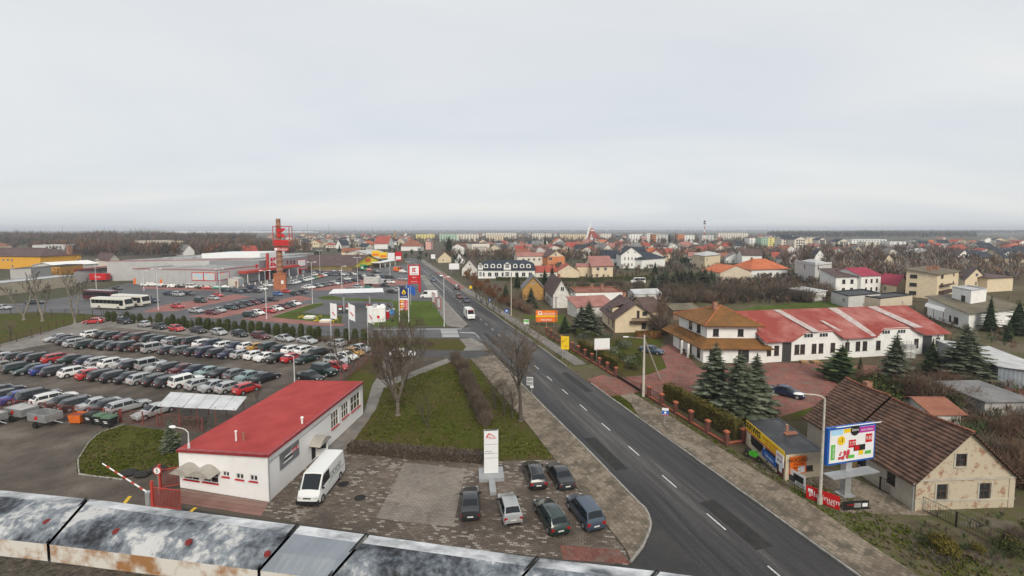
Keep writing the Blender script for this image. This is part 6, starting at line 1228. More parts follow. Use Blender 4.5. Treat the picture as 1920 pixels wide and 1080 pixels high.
k = (zr_o - he)/(lao/2); cut = lbo*.57; rf_ = None
for (b0, b1, dz) in ((-.35, cut, 0.0), (cut + .18, lbo + .3, .16)):
 r = MB(); N = 8
 for side_ in (0, 1):
  for i in range(N):
   x0, x1 = b0 + (b1 - b0)*i/N, b0 + (b1 - b0)*(i + 1)/N; sg = lambda b: dz - .16*sin(pi*max(0, min(1, (b - b0)/(b1 - b0))))
   A0 = (lambda t, b: P((-.45 + (lao/2 + .45)*t) if side_ == 0 else (lao + .45 - (lao/2 + .45)*t), b, he - .45*k + (zr_o - he + .45*k)*t + .1 + sg(b)*(t*.8 + .2)))
   M_ = 5
   for j in range(M_):
        slab(r, [A0(j/M_, x0), A0(j/M_, x1), A0((j + 1)/M_, x1), A0((j + 1)/M_, x0)], .09)
 rf_ = r.build('roof', M_oldtile, oh)
 rg_ = MB(); n = int((b1 - b0)/.42)
 for i in range(n): b = b0 + (b1 - b0)*i/n; p = P(lao/2, b, zr_o + .13 + dz - .16*sin(pi*i/n)); MB().tube(p, p + hB*.38, .12, .10, 6).build('ridge_tile', R_brick, rf_)
 for i in range(int(lao/2/.5)): pass
rg = random.Random(5)
q = MB()
for i in range(10): q.obox(P(rg.uniform(.3, lao/2), cut + rg.uniform(-.3, .3), he + .2 + rg.uniform(0, 1.2)), hB*.5, hA*.12, UP*.08)
q.obox(P(.1, cut - .1, he - .4), hA*(lao - .2), hB*.1, UP*.3); q.build('rafters', M_bark, oh)
MB().poly([P(.02, cut + .02, he - .6), P(lao - .02, cut + .02, he - .6), P(lao - .02, cut + .02, he), P(lao/2, cut + .02, zr_o - .35), P(.02, cut + .02, he)]).build('attic_dark_sheet', M_bark, oh)  # added sheet across the roof gap, its dark colour standing for attic darkness
MB().path([P(-.3, -.12, 0), P(-.3, -.12, he - .3), P(-.42, -.3, he - .25)], .06, 6).build('downpipe', M_zinc, oh)
MB().obox(P(lao*.50, lbo*.80, zr_o - .4), hA*.6, hB*.6, UP*1.0).build('chimney', M_brickch, oh)
MB().obox(P(-.1, lbo*.45, .02) + FB.n*.02, hB*1.1, FB.n*.05, UP*2.0).build('door', mat('door_ochre', (0.42, 0.26, 0.10), var=.2), oh)
hs_ = house('lean_to', 'small rear extension with a rusty tile roof behind the old house', G(1745, 800), G(1800, 800), depth=5, eave=1.7, ridge=2.6, roof='A', wall=W_dirty, roofmat=R_brick, cat='shed')
# fence of the garden at the bottom right
mesh_fence('iron_fence', [ROAD(-30, 17), ROAD(-38, 17.5), ROAD(-46, 18)], 'low dark iron fence at the bottom right corner', h=1.2, post=2.4, m=M_iron)
# ---------------------------------------------------------------- villa and red-roofed workshop
M_tilew = rib_mat('patched_red_roof', (0.25, 0.045, 0.034), (0.40, 0.17, 0.145), (RD.x, RD.y, 0), .5, rough=.7, nscale=.22, pos=(.44, .72), depth=.03)
wC, wR = G(1434, 680), G(1768, 661); he = ZAT(wC, 634); we_r = ZAT(wR, 626); lw = (wR - wC).length
wk = house('workshop', 'long white workshop with a patched red roof and stepped eaves', wC, wR, depth=15.5, eave=(he + we_r)/2, ridge=(he + we_r)/2 + .05, roof='none', wall=W_white, roofmat=M_tilew, par=.02, cat='building')
f = wk.FA; of = wk.off; eh = (he + we_r)/2; bpy.data.objects.remove(wk.roof)
zrid = ZAT(wC + wk.B*7.75, 583)
# facade openings
for u in (1482, 1502, 1516, 1547, 1569.5, 1591.5, 1612, 1633, 1650, 1679): pass
for u in (1441.5, 1456, 1494, 1504.5, 1526, 1539, 1561, 1588, 1608, 1621, 1646, 1717, 1757):
 a = f.hit(u, 655)[0]; window(wk.root, f, (a - .45, a + .45, 1.2, 2.9), of, 2, 2, M_frame_b, out=.02, fw=.08)
for u0, u1 in ((1507, 1524), (1536, 1552), (1653, 1668), (1682, 1697)):
 a0_, a1_ = f.hit(u0, 628)[0], f.hit(u1, 628)[0]; window(wk.root, f, (a0_, a1_, eh + .12, eh + .85), of, 3, 1, M_frame_w, out=.03, fw=.06, sill=False)
for u0, u1, hh, nm in ((1466, 1483, 3.3, 'workshop_door'), (1728, 1745, 3.3, 'workshop_door')):
 a0_, a1_ = f.hit(u0, 665)[0], f.hit(u1, 665)[0]
 for k in range(4): MB().obox(f.P(a0_ + (a1_ - a0_)*k/4 + .02, .05, .02) - of, wk.A*((a1_ - a0_)/4 - .04), UP*hh, f.n*.05).build('door_leaf', M_dkmetal, wk.root)
# roof: front slope with two raised dormer bands, back slope
ps = [(1405, 0), (1481, 0), (1511, 1.25), (1560, 1.25), (1578, .0), (1636, .0), (1657, 1.25), (1703, 1.25), (1727, .0), (1790, .0)]
aa = [(-.6 if i == 0 else (lw + .7 if i == len(ps) - 1 else f.hit(u, 632)[0]), dz) for i, (u, dz) in enumerate(ps)]
fw_, rid = MB(), wk.lb/2
for (x0, d0), (x1, d1) in zip(aa[:-1], aa[1:]):
 slab(fw_, [wk.P(x0, -.75 if not d0 else -.12, eh - .15 + d0), wk.P(x1, -.75 if not d1 else -.12, eh - .15 + d1), wk.P(x1, rid, zrid), wk.P(x0, rid, zrid)], .12)
 if d0 or d1: pass
slab(fw_, [wk.P(-.6, rid, zrid), wk.P(lw + .7, rid, zrid), wk.P(lw + .7, wk.lb + .6, eh - .3), wk.P(-.6, wk.lb + .6, eh - .3)], .12)
wroof = fw_.build('roof', M_tilew, wk.root)
gq = MB()
for (x0, d0), (x1, d1) in zip(aa[:-1], aa[1:]):
 if d0 or d1: gq.poly([wk.P(x0, -.02, eh - .2), wk.P(x1, -.02, eh - .2), wk.P(x1, -.02, eh - .05 + d1), wk.P(x0, -.02, eh - .05 + d0)])
gq.poly([wk.P(lw, 0, eh - .3), wk.P(lw, wk.lb, eh - .3), wk.P(lw, rid, zrid - .1)]); gq.poly([wk.P(0, 0, eh - .3), wk.P(0, wk.lb, eh - .3), wk.P(0, rid, zrid - .1)]); gq.build('dormer_wall', W_white, wk.root)
M_strip = mat('skylight_strip', (0.44, 0.40, 0.38), col2=(0.36, 0.19, 0.17), scale=1.2, mixpos=(.45, .7), rough=.7)
for x, w_, y0, y1 in ((.235, 1.5, .0, 1), (.375, .8, .0, .45), (.56, 1.9, .0, 1), (.80, 2.0, .0, 1)):
 x0 = lw*x; def_z = lambda t: 0
 # strip follows the slope under it
 dzi = [d for (xa, d), (xb, e) in zip(aa[:-1], aa[1:]) if xa <= x0 <= xb][0]
 A_, B_ = wk.P(x0 + .0, -.75, eh - .15 + dzi), wk.P(x0 - 1.2, rid, zrid)
 n_ = UP*.05; p0, p1 = A_.lerp(B_, .02 + y0), A_.lerp(B_, min(.99, y1)); MB().add([p0 + n_, p0 + wk.A*w_ + n_, p1 + wk.A*w_ + n_, p1 + n_], [(0, 1, 2, 3)]).build('skylight_strip', M_strip, wroof)
for x in (1588.5, 1757): a = f.hit(x, 650)[0]; MB().path([f.P(a, 0, .1) - of, f.P(a, eh - .25, .1) - of], .06, 6).build('downpipe', M_gutter, wk.root)
p = G(1507, 681); pal = [thing('pallet_stack', tuple(p + Vector((i*2.0, -i*.2, .03))), ('left' if i == 0 else 'right') + ' stack of wooden pallets against the workshop wall', 'pallets', 'pallet stacks') for i in range(2)]
for root in pal:
 for z in (0, .15, .3):
  for k in range(4): MB().box(-.6, -.5 + k*.28, z + .08, .6, -.38 + k*.28, z + .12).build('board', mat('pallet_wood', (0.42, 0.27, 0.14), var=.2), root)
  for k in (-.55, 0, .45): MB().box(k, -.5, z, k + .1, .46, z + .08).build('block', mat('pallet_wood', (0.42, 0.27, 0.14), var=.2), root)
p = G(1703, 671); cg = thing('wire_cage', tuple(p), 'stacked grey wire cages beside the workshop wall', 'cage')
for z in (0, 1.5):
 q = MB()
 for x in (-.9, 0, .9):
  for y in (-.5, .5): q.tube((x, y, z), (x, y, z + 1.4), .03, .03, 4)
 for zz_ in (.05, .7, 1.4):
  for y in (-.5, .5): q.tube((-.9, y, z + zz_), (.9, y, z + zz_), .025, .025, 4)
 q.build('cage_frame', M_zinc, cg); MB().box(-.85, -.45, z + .1, .85, .45, z + .95).build('load', mat('load_grey', (0.4, 0.4, 0.38), var=.3), cg)
# villa
vC, vL, vR = G(1318, 680), G(1268, 652), G(1437, 681)
h1 = ZAT(vC, 652); v1 = house('villa', 'white two-storey villa with golden-brown tiled hip roofs and porch', vC, vR, vL, eave=h1, ridge=h1 + .1, roof='none', wall=W_white, roofmat=R_gold, cat='house', par=.01); bpy.data.objects.remove(v1.roof)
f = v1.FA; of = v1.off; la_, lb_ = v1.la, v1.lb; P = v1.P; dep = 15.0; h2 = ZAT(vC, 622) ; iw = 1.6
low = MB(); o = .8
# lower roof skirt round the upper storey
zi = h1 + 1.25; out_ = [P(-o, -o, h1), P(la_ + .8, -o, h1), P(la_ + .8, dep, h1), P(-o, dep, h1)]; inn = [P(iw, iw + .4, zi), P(la_ - .6, iw + .4, zi), P(la_ - .6, dep, zi), P(iw, dep, zi)]
for i in (0, 3): j = (i + 1) % 4; slab(low, [out_[i], out_[j], inn[j], inn[i]], .12)
lr = low.build('porch_roof', R_gold, v1.root)
fu = Fac(vC + P(iw, iw + .4, 0), v1.A, f.n, la_ - .6 - iw); fub = Fac(vC + P(iw, iw + .4, 0), v1.B, v1.FB.n, 10.5)
wU = [(fu.L*.12, fu.L*.24, zi + .35, zi + 1.6), (fu.L*.62, fu.L*.74, zi + .35, zi + 1.6)]; wUb = [(2.2, 3.6, zi + .3, zi + 1.8), (5.2, 6.6, zi + .3, zi + 1.8)]
zt = zi + 2.3; w = MB(); facade(w, fu, 0, zt, wU, of); facade(w, fub, 0, zt, wUb, of); w.obox(fu.P(fu.L, 0) - of, v1.B*10.5, v1.A*.02, UP*zt); w.obox(fub.P(10.5, 0) - of, v1.A*fu.L, v1.B*.02, UP*zt); w.build('upper_wall', W_white, v1.root)
for x in wU: window(v1.root, fu, x, of, 2, 1, M_frame_b)
for x in wUb: window(v1.root, fub, x, of, 2, 1, M_frame_b)
tr_ = MB(); c0, c1, c2, c3 = [P(a, b, zt + .02) for a, b in ((iw - .9, iw - .5), (la_ + .3, iw - .5), (la_ + .3, iw + 11.8), (iw - .9, iw + 11.8))]; m_ = 6.0; r1, r2 = P(iw - .9 + m_, iw + 5.6, zt + 2.7), P(la_ + .3 - m_*.75, iw + 5.6, zt + 2.7)
for f_ in ([c0, c1, r2, r1], [c2, c3, r1, r2], [c1, c2, r2], [c3, c0, r1]): tr_.poly(f_)
slab(tr_, [c0, c1, c2, c3], .18); vroof = tr_.build('roof', R_gold, v1.root)
for a, b in ((c0, r1), (c1, r2), (r1, r2), (c3, r1)): MB().tube(a + UP*.03, b + UP*.03, .09, .09, 5).build('ridge_cap', R_orange, vroof)
MB().obox(r2 - v1.A*1.8 - UP*1.6 - v1.B*1.2, v1.A*.7, v1.B*.6, UP*2.3).build('chimney', M_brickch, vroof)
for x0, x1 in ((.10, .28), (.55, .72)): MB().quad(*[f.P(la_*a, z, .03) - of for a, z in ((x0, .1), (x1, .1), (x1, 2.3), (x0, 2.3))]).build('glass_door', M_win, v1.root)
for k in (.15, .45, .8): window(v1.root, v1.FB, (lb_*k - .5, lb_*k + .5, .5, 2.1), of, 1, 1, M_frame_b, out=.02)
for k in (.3, .55): MB().obox(v1.FB.P(lb_*k, 0, .9) - of, v1.B*.35, v1.FB.n*.35, UP*(h1 - .1)).build('porch_pillar', W_white, v1.root)
# porch wing left
vw = house('porch_wing', 'low white wing of the villa with a brown tiled pent roof', G(1297, 668), G(1310, 672), G(1262, 648), eave=2.6, ridge=4.2, roof='hip', wall=W_white, roofmat=R_gold, ov=.7, fb=[(1.0, 2.0, .8, 2.0)], fm=M_frame_b, cat='house')
for i, (u, v) in enumerate(((1281, 661), (1290, 668), (1296, 672))):
 p = G(u, v); plant(K_golden, p, .7, 1.4, 'garden_bush', 'bush', f'{ordn(i)} small orange shrub from the left by the villa porch', 'orange shrubs at the porch')
# metal shed on the right, flat-roofed houses
M_shed = rib_mat('shed_sheet', (0.20, 0.225, 0.25), (0.29, 0.315, 0.335), (.75, -.6, 0), .45, rough=.5, nscale=.5, depth=.05)
sd = house('metal_shed', 'long blue-grey corrugated metal shed at the right edge', G(1850, 676), G(1990, 735), depth=7, eave=ZAT(G(1850, 676), 650), ridge=ZAT(G(1850, 676), 650) + .6, roof='shedB', wall=M_shed, roofmat=R_light, cat='shed')
for lab, C_, R_, kw in (
 ('white house with steep dark brown roof behind the pole', (1037, 578), (1068, 577), dict(L=(1020, 560), eave=4.2, ridge=8.4, roof='B', wall=W_dirty, roofmat=R_brown, ov=.5, fa=[(5.6, 6.6, 1.0, 2.6)], gw=[(.55, 5.6, 1.1, 1.3)], chim=[(.62, .4, .7, 9.2)])),
 ('ochre timber house with dark grey hipped gable roof', (980, 562), (1020, 562), dict(depth=11, eave=3.8, ridge=7.6, roof='B', wall=rib_mat('ochre_planks', (0.36, 0.20, 0.055), (0.48, 0.27, 0.08), (0, 0, 1), .3, nscale=1, depth=.03), roofmat=R_grey, ov=.5, gw=[(.5, 5.6, 1.3, .5)], fa=[(2.5, 3.3, 1.0, 2.3)])),
 ('flat white building with orange roof edge and chimneys behind the white house', (1079, 581), (1168, 579), dict(L=(1068, 569), eave=ZAT(G(1079, 581), 549.5), roof='flat', par=.35, wall=W_white, roofmat=R_brick, fb=[(2, 3, 1, 2.2), (6, 7, 1, 2.2)], chim=[(.62, .4, .8, 6.6), (.42, .5, .6, 6.6)])),
 ('low lean-to with a red metal roof left of the cream house', (1082, 597), (1152, 593), dict(depth=6.5, eave=3.0, ridge=4.6, roof='shedB', wall=W_dirty, roofmat=R_pink, ov=.4)),
 ('rear wing of the cream house with a brown roof', (1212, 611), (1242, 609), dict(depth=9, eave=ZAT(G(1212, 611), 583), ridge=ZAT(G(1212, 611), 583) + 2.6, roof='A', wall=W_cream, roofmat=R_brown, ov=.4)),
 ('cube-shaped three-storey cream house with flat mossy roof and brown balcony', (1755, 561), (1795, 551), dict(L=(1697, 556), eave=ZAT(G(1755, 561), 514), ridge=ZAT(G(1755, 561), 514) + 1.1, roof='shedB', wall=W_cream, roofmat=R_moss, ov=.7, fm=M_frame_b, fb=[(5.0, 6.9, z, z + 1.2) for z in (.9, 3.7, 6.5)], fa=[(3.6, 6.4, z, z + 1.2) for z in (3.8, 6.6)] + [(16.6, 18.2, z, z + .9) for z in (4.0, 6.8)], chim=[(.3, .5, 1.2, 10.3), (.6, .5, 1.6, 10.2)])),
 ('white modern house with mossy flat roof and upper box behind the fir', (1815, 620), (1918, 608), dict(L=(1738, 593), eave=ZAT(G(1815, 620), 587), ridge=ZAT(G(1815, 620), 587) + 1.2, roof='shedB', wall=W_white, roofmat=R_moss, ov=.8, fm=M_frame_b, fa=[(8.6, 9.8, 1.2, 2.6)], fb=[(4, 6, .6, 2.2), (7, 8, .6, 2.2)])),
 ('white two-storey terrace with dark brown roof between the cube house and crimson roofs', (1566, 551), (1612, 550), dict(L=(1536, 543), eave=6.2, ridge=8.0, roof='shedB', wall=W_white, roofmat=R_brown, ov=.6, fa=grid(13, 3, (.6, 3.6), 1.3, 1.5), fm=M_frame_b)),
 ('white two-storey terrace with bright crimson roof beside the brown-roofed terrace', (1613, 551), (1650, 549), dict(depth=12, eave=6.6, ridge=8.8, roof='A', wall=W_white, roofmat=R_crim, ov=.5, fa=grid(10.4, 3, (.8, 3.8), 1.0, 1.4), fm=M_frame_b)),
 ('low cream house with crimson metal roof left of the three-storey cube', (1680, 553), (1700, 547), dict(L=(1648, 548), eave=3.6, ridge=6.6, roof='B', wall=W_cream, roofmat=R_crim, ov=.6, fb=[(4, 5, 1, 2.4)], gw=[(.5, 4.6, .8, 1.0)])),
 ('grey garage block with white window in front of the terraces', (1590, 578), (1650, 572), dict(L=(1558, 568), eave=ZAT(G(1590, 578), 556), ridge=5, roof='flat', wall=W_lgrey, roofmat=R_felt, fb=[(2, 3.2, 1.2, 2.6)], cat='garage')),
 ('long beige garage row with flat dark roof', (1650, 580), (1710, 572), dict(L=(1616, 574), eave=3.0, ridge=3, roof='flat', wall=W_beige, roofmat=R_felt, cat='garage')),
 ('square white plastered house with pale hip roof and bare side walls', (1527, 531), (1558, 527), dict(L=(1489, 522), eave=ZAT(G(1527, 531), 497), ridge=ZAT(G(1527, 531), 497) + 1.6, roof='hip', wall=W_lgrey, roofmat=R_light, ov=.4, fa=[(2.2, 3.6, 5.2, 7.2), (2.6, 3.3, 8.0, 8.6)], fb=[(9, 10.2, 5.2, 7.2), (9.3, 10, 8.2, 8.8)])),
 ('house with broad orange tiled roof and white dormers', (1408, 521), (1476, 519), dict(depth=14, eave=4.0, ridge=8.6, roof='hip', wall=W_white, roofmat=R_orange, ov=.8, fa=grid(19, 4, (.8,), 1.3, 1.5), chim=[(.3, .5, .8, 9.2)])),
 ('blank beige gable house beside the orange-roofed one', (1350, 531), (1408, 529), dict(depth=12, eave=4.6, ridge=7.4, roof='B', wall=W_beige, roofmat=R_orange, ov=.3)),
 ('square cream house with pale grey pyramid roof and round bush', (1321, 505), (1350, 500), dict(L=(1299, 500), eave=ZAT(G(1321, 505), 480), ridge=ZAT(G(1321, 505), 480) + 1.8, roof='hip', wall=W_cream, roofmat=R_light, ov=.9, fa=[(3, 4.5, 4.6, 6.4)], fb=[(2, 3.4, 4.6, 6.4), (6, 7.4, 4.6, 6.4)])),
 ('large white gabled house with slate roof above the picket fence', (1164, 503), (1203, 503), dict(L=(1155, 497), eave=8.0, ridge=12.6, roof='B', wall=W_white, roofmat=R_dark, ov=.6, fa=grid(11, 4, (1.2, 4.8), .8, 1.8), gw=[(.33, 9.5, .9, .9), (.67, 9.5, .9, .9)], chim=[(.1, .5, .8, 13.5)])),
 ('low white annex with a big slate hip roof right of the gabled house', (1203, 504), (1247, 500), dict(depth=16, eave=5.4, ridge=9.4, roof='hip', wall=W_white, roofmat=R_dark, ov=.5)),
 ('white house with steep slate roof and two skylights left of the gabled house', (1122, 495), (1158, 497), dict(depth=12, eave=4.6, ridge=9.0, roof='A', wall=W_white, roofmat=R_dark, ov=.5, fa=grid(11, 2, (.8,), 1.2, 1.4), gw=[(.3, 6.0, .4, .4)])),
 ('cream house with faded pink hip roof and two windows', (1110, 520), (1149, 519), dict(L=(1098, 508), eave=5.4, ridge=9.2, roof='A', wall=W_cream, roofmat=R_pink, ov=.7, fa=[(2.3, 3.8, 3.2, 4.6), (6.2, 7.7, 3.2, 4.6)], chim=[(.05, .5, .8, 10)])),
 ('cream gabled cottage with a bright red roof edge', (1046, 521), (1086, 521), dict(depth=10, eave=3.4, ridge=6.4, roof='B', wall=W_cream, roofmat=R_red, ov=.4, gw=[(.42, 4.4, .5, .9), (.56, 4.4, .5, .9)])),
 ('long low building with bright red roof behind the two firs', (1004, 522), (1045, 521), dict(depth=9, eave=3.0, ridge=5.6, roof='A', wall=W_pale, roofmat=R_red, ov=.3, fa=grid(11, 3, (.8,), 1.2, 1.2))),
 ('flat-roofed link building with garage front between the cream houses', (1082, 518), (1108, 518), dict(depth=8, eave=4.8, ridge=6, roof='A', wall=W_cream, roofmat=R_pink, ov=.3)),
 ('orange and cream gabled house with blue window bands', (1027, 501), (1059, 500), dict(depth=12, eave=6.4, ridge=10, roof='B', wall=W_orange, roofmat=R_brown, ov=.5, gable=W_cream, gw=[(.45, 7.6, 1.2, 1.6)], fa=[(.6, 3, 4.2, 5.8), (6.5, 9.5, 1.2, 3)])),
 ('long orange-roofed block behind the slate mansard', (970, 500), (1028, 499), dict(depth=10, eave=6.5, ridge=8.5, roof='A', wall=W_pale, roofmat=R_pink, ov=.4, fa=grid(18, 4, (3.6,), 1.4, 1.4))),
 ('white gabled cottage with dark roof left of the slate mansard', (866, 517), (895, 517), dict(depth=11, eave=3.6, ridge=8.0, roof='B', wall=W_dirty, roofmat=R_brown, ov=.5, gw=[(.52, 5.6, .8, 1.1)])),
 ('cream cottage with dark roof near the far bend', (822, 493), (846, 492), dict(L=(817, 489), eave=3.6, ridge=7.6, roof='B', wall=W_cream, roofmat=R_brown, ov=.5, fa=[(3, 4, 1.2, 2.4)])),
 ('small white gabled cottage between the bend and the mansard', (853, 494), (869, 494), dict(depth=9, eave=3.2, ridge=6.8, roof='B', wall=W_white, roofmat=R_brown, ov=.4)),
 ('white round-gabled house with an orange-brown roof', (844, 477), (872, 477), dict(depth=16, eave=6.0, ridge=9.6, roof='B', wall=W_white, roofmat=R_brick, ov=.3, gw=[(.3, 5.6, .9, 1.2), (.66, 5.6, .9, 1.2)])),
 ('rust-coloured two-storey house with mansard windows', (872, 477), (885, 476), dict(depth=14, eave=8.4, ridge=9.4, roof='A', wall=W_brown, roofmat=R_brick, ov=.3, fa=grid(7, 2, (4.5,), 1.2, 1.6))),
 ('long pale villa with a dark flat roof and a row of tall windows', (885, 478), (918, 477), dict(depth=12, eave=10.0, ridge=11, roof='flat', wall=W_pale, roofmat=R_dark, fa=grid(16, 7, (5.5, 1.0), 1.1, 2.0, .05))),
 ('large red-roofed house with white gable by the bend', (727, 467), (739, 464), dict(L=(702, 467), eave=6.5, ridge=15, roof='B', wall=W_white, roofmat=R_red, ov=.8, gw=[(.5, 9, 1.4, 1.4)])),
 ('house with steep slate-blue roof behind the brown-roofed store', (640, 466), (655, 464), dict(L=(630, 466), eave=4.0, ridge=10, roof='A', wall=W_white, roofmat=R_dark, ov=.4)),
 ('pink gabled house near the bend', (798, 468), (808, 468), dict(depth=14, eave=9, ridge=13.5, roof='B', wall=W_pink, roofmat=R_grey, ov=.3, gw=[(.35, 9.5, 1.6, 1.8), (.68, 9.5, 1.6, 1.8)])),
 ('house with broad orange roof left of the pink one', (752, 470), (790, 470), dict(depth=14, eave=5, ridge=11, roof='hip', wall=W_white, roofmat=R_brick, ov=.8)),
 ('low orange-roofed house behind the discount store', (640, 478), (672, 478), dict(depth=10, eave=3.0, ridge=6.2, roof='A', wall=W_cream, roofmat=R_brick, ov=.5)),
 ('white two-storey gabled house with slate roof among the birches', (1525, 500), (1548, 499), dict(L=(1517, 497), eave=5.5, ridge=10.5, roof='B', wall=W_white, roofmat=R_dark, ov=.5, gw=[(.4, 7.2, .8, 1.2), (.6, 7.2, .8, 1.2)])),
 ('cream gabled house with grey roof beyond the birch wood', (1597, 485), (1620, 484), dict(L=(1588, 483), eave=4.4, ridge=9.6, roof='B', wall=W_cream, roofmat=R_grey, ov=.5, gw=[(.4, 5.5, .9, 1.1), (.6, 5.5, .9, 1.1)])),
 ('cream house with brown balcony and steep gable behind the crimson roofs', (1652, 512), (1678, 508), dict(L=(1648, 508), eave=5.0, ridge=9.4, roof='B', wall=W_cream, roofmat=R_brown, ov=.6, gw=[(.4, 6.3, .8, 1.2), (.62, 6.3, .8, 1.2)])),
 ('white bungalow with dark brown roof and broad white gable on the right', (1792, 496), (1822, 495), dict(L=(1768, 492), eave=4.6, ridge=9.4, roof='B', wall=W_white, roofmat=R_brown, ov=.5, fa=[(3.2, 4.6, 1, 2.4)], fb=[(3, 4, 1, 2.2), (6, 7, 1, 2.2)])),
 ('house with broad slate roof and white arched dormers at the right edge', (1882, 494), (1940, 492), dict(depth=14, eave=4.0, ridge=9.5, roof='A', wall=W_cream, roofmat=R_dark, ov=.6, dorm=[(.2, 3.0, 5.2, 1.8, W_white), (.55, 3.0, 5.2, 1.8, W_white)])),
 ('house with wide dark slate roof left of the dormered one', (1822, 496), (1872, 494), dict(depth=15, eave=3.8, ridge=9.0, roof='hip', wall=W_cream, roofmat=R_dark, ov=.7, fa=grid(17, 3, (.8,), 1.3, 1.4))),
 ('bright red-roofed house behind the slate roofs on the right', (1796, 477), (1822, 476), dict(depth=12, eave=4.4, ridge=8.4, roof='hip', wall=W_pale, roofmat=R_red, ov=.6)),
 ('pale villa with a grey flat-pitched roof among the right-hand birches', (1722, 486), (1754, 485), dict(depth=13, eave=5.4, ridge=8.0, roof='hip', wall=W_beige, roofmat=R_light, ov=.7)),
 ('cream house with brown half-hip roof right of the cube house', (1808, 548), (1850, 545), dict(L=(1796, 540), eave=4.6, ridge=8.6, roof='B', wall=W_cream, roofmat=R_brown, ov=.6, gw=[(.5, 6.2, 1.6, 1.2)], fa=[(6, 7.2, 2.2, 3.6)])),
 ('low cream building with a flat brown roof behind two firs', (1850, 548), (1898, 545), dict(depth=12, eave=5.2, ridge=6.4, roof='hip', wall=W_cream, roofmat=R_brown, ov=.6)),
 ('low shed with mossy roof behind the cream house', (1262, 600), (1310, 598), dict(depth=7, eave=2.6, ridge=3.6, roof='A', wall=W_brown, roofmat=R_moss, ov=.3, cat='shed')),
 ('grey-roofed outbuilding right of the old house garden', (1845, 780), (1930, 778), dict(depth=6, eave=1.9, ridge=2.2, roof='shedB', wall=W_grey, roofmat=R_grey, ov=.4, cat='shed')),
 ('little pale outbuilding with flat sheet roof beside the scrub', (1520, 566), (1548, 562), dict(depth=7, eave=3.0, ridge=3.5, roof='shedB', wall=W_white, roofmat=R_light, ov=.4, cat='shed')),
 ('long polytunnel-like low roof behind the brown house', (1190, 563), (1240, 561), dict(depth=6, eave=2.0, ridge=3.2, roof='A', wall=W_lgrey, roofmat=R_light, ov=.2, cat='shed')),
):
 house('house', lab, C_, R_, **kw)
# the cream house with the balcony
hC_, hR_ = G(1153, 624), G(1229, 622); ev = ZAT(hC_, 596); rd = ZAT(hC_.lerp(hR_, .5), 568)
ch_ = house('house', 'cream house with brown tiled roof and timber balcony behind the spruce', hC_, hR_, (1130, 603), depth=13, eave=ev, ridge=rd, roof='B', wall=W_cream, roofmat=R_brown, ov=.7, fm=M_frame_b, fb=[(1.6, 2.4, .9, 2.4), (5.6, 6.4, .9, 2.4)], chim=[(.5, .75, .7, rd + .9)])
f = ch_.FA; of = ch_.off
for r_ in ((1194, 582.5, 1199, 597), (1204.4, 584, 1213.6, 592), (1203, 604, 1211, 617)): window(ch_.root, f, f.px(*r_), of, 2, 1, M_frame_b, out=.02, sill=False)
a0, a1, z0, z1 = f.px(1180.7, 593, 1213.6, 602); bal = MB().obox(f.P(a0, z0 - .15, 0) - of, ch_.A*(a1 - a0), f.n*1.2, UP*.15).build('balcony', M_frame_b, ch_.root)
for k in range(3): MB().obox(f.P(a0, z0 + .1 + k*.32, 1.12) - of, ch_.A*(a1 - a0), f.n*.06, UP*.2).build('balcony_rail', M_frame_b, bal)
k = (rd - ev)/(ch_.la/2); q = MB(); q.obox(ch_.P(.5, 4.5, ev), ch_.B*4.2, ch_.A*2.2, UP*1.5); slab(q, [ch_.P(.1, 4.2, ev + 1.45), ch_.P(.1, 9.0, ev + 1.45), ch_.P(3.2, 9.0, ev + 3.2*k + .3), ch_.P(3.2, 4.2, ev + 3.2*k + .3)], .1, 1); dm = q.build('dormer', [W_cream, R_brown], ch_.roof)
for b in (5.2, 7.2): window(dm, Fac(hC_ + ch_.P(.5, 0, 0), ch_.B, ch_.FB.n, 9), (b, b + .9, ev + .45, ev + 1.25), of, 1, 1, M_frame_b, out=.02, sill=False, name='dormer_window')
cq = G(1755, 561); fq = Fac(cq, (G(1795, 551) - cq).normalized(), Vector((.53, -.85, 0)), 22); rq = fq.px(1760, 541, 1782, 549); bq = thing('balcony', tuple(cq), 'brown timber balcony with a small roof on the three-storey cube house', 'balcony')
for z, hh, o_ in ((rq[2], 1.0, 1.3), (rq[3] + 1.3, .12, 1.6)): MB().obox(fq.P(rq[0], z, .03) - cq, fq.d*(rq[1] - rq[0]), fq.n*o_, UP*hh).build('front' if hh > .5 else 'roof', M_frame_b, bq)
# upper box and porch canopy of the modern house
p = G(1820, 624); bx = house('roof_box', 'white box-shaped upper storey on the mossy roof of the modern house', G(1817, 604), G(1846, 599), L=G(1782, 594), eave=ZAT(G(1817, 604), 546), roof='flat', wall=W_white, roofmat=R_light, fb=[], cat='house'); window(bx.root, bx.FB, (2.0, 3.4, bx.FB.hit(1797, 563)[1], bx.FB.hit(1797, 552)[1]), bx.off, 2, 1, M_frame_b, out=.02)
cn = G(1770, 612); cano = thing('porch_canopy', tuple(cn), 'white sheet canopy on dark posts in front of the modern house', 'canopy'); zc = ZAT(cn, 577)
d1, d2 = (G(1735, 600) - cn), (G(1722, 608) - cn)*1.0; d2 = Vector((-3.2, -3.0, 0)); slab_mb = MB(); slab(slab_mb, [UP*zc, d1 + UP*zc, d1 + d2 + UP*(zc - .4), d2 + UP*(zc - .4)], .08); slab_mb.build('roof_sheet', R_light, cano)
for q in (d2, d1 + d2, d2 + d1*.5): MB().tube(q*.97, q*.97 + UP*(zc - .45), .06, .06, 5).build('post', M_frame_b, cano)
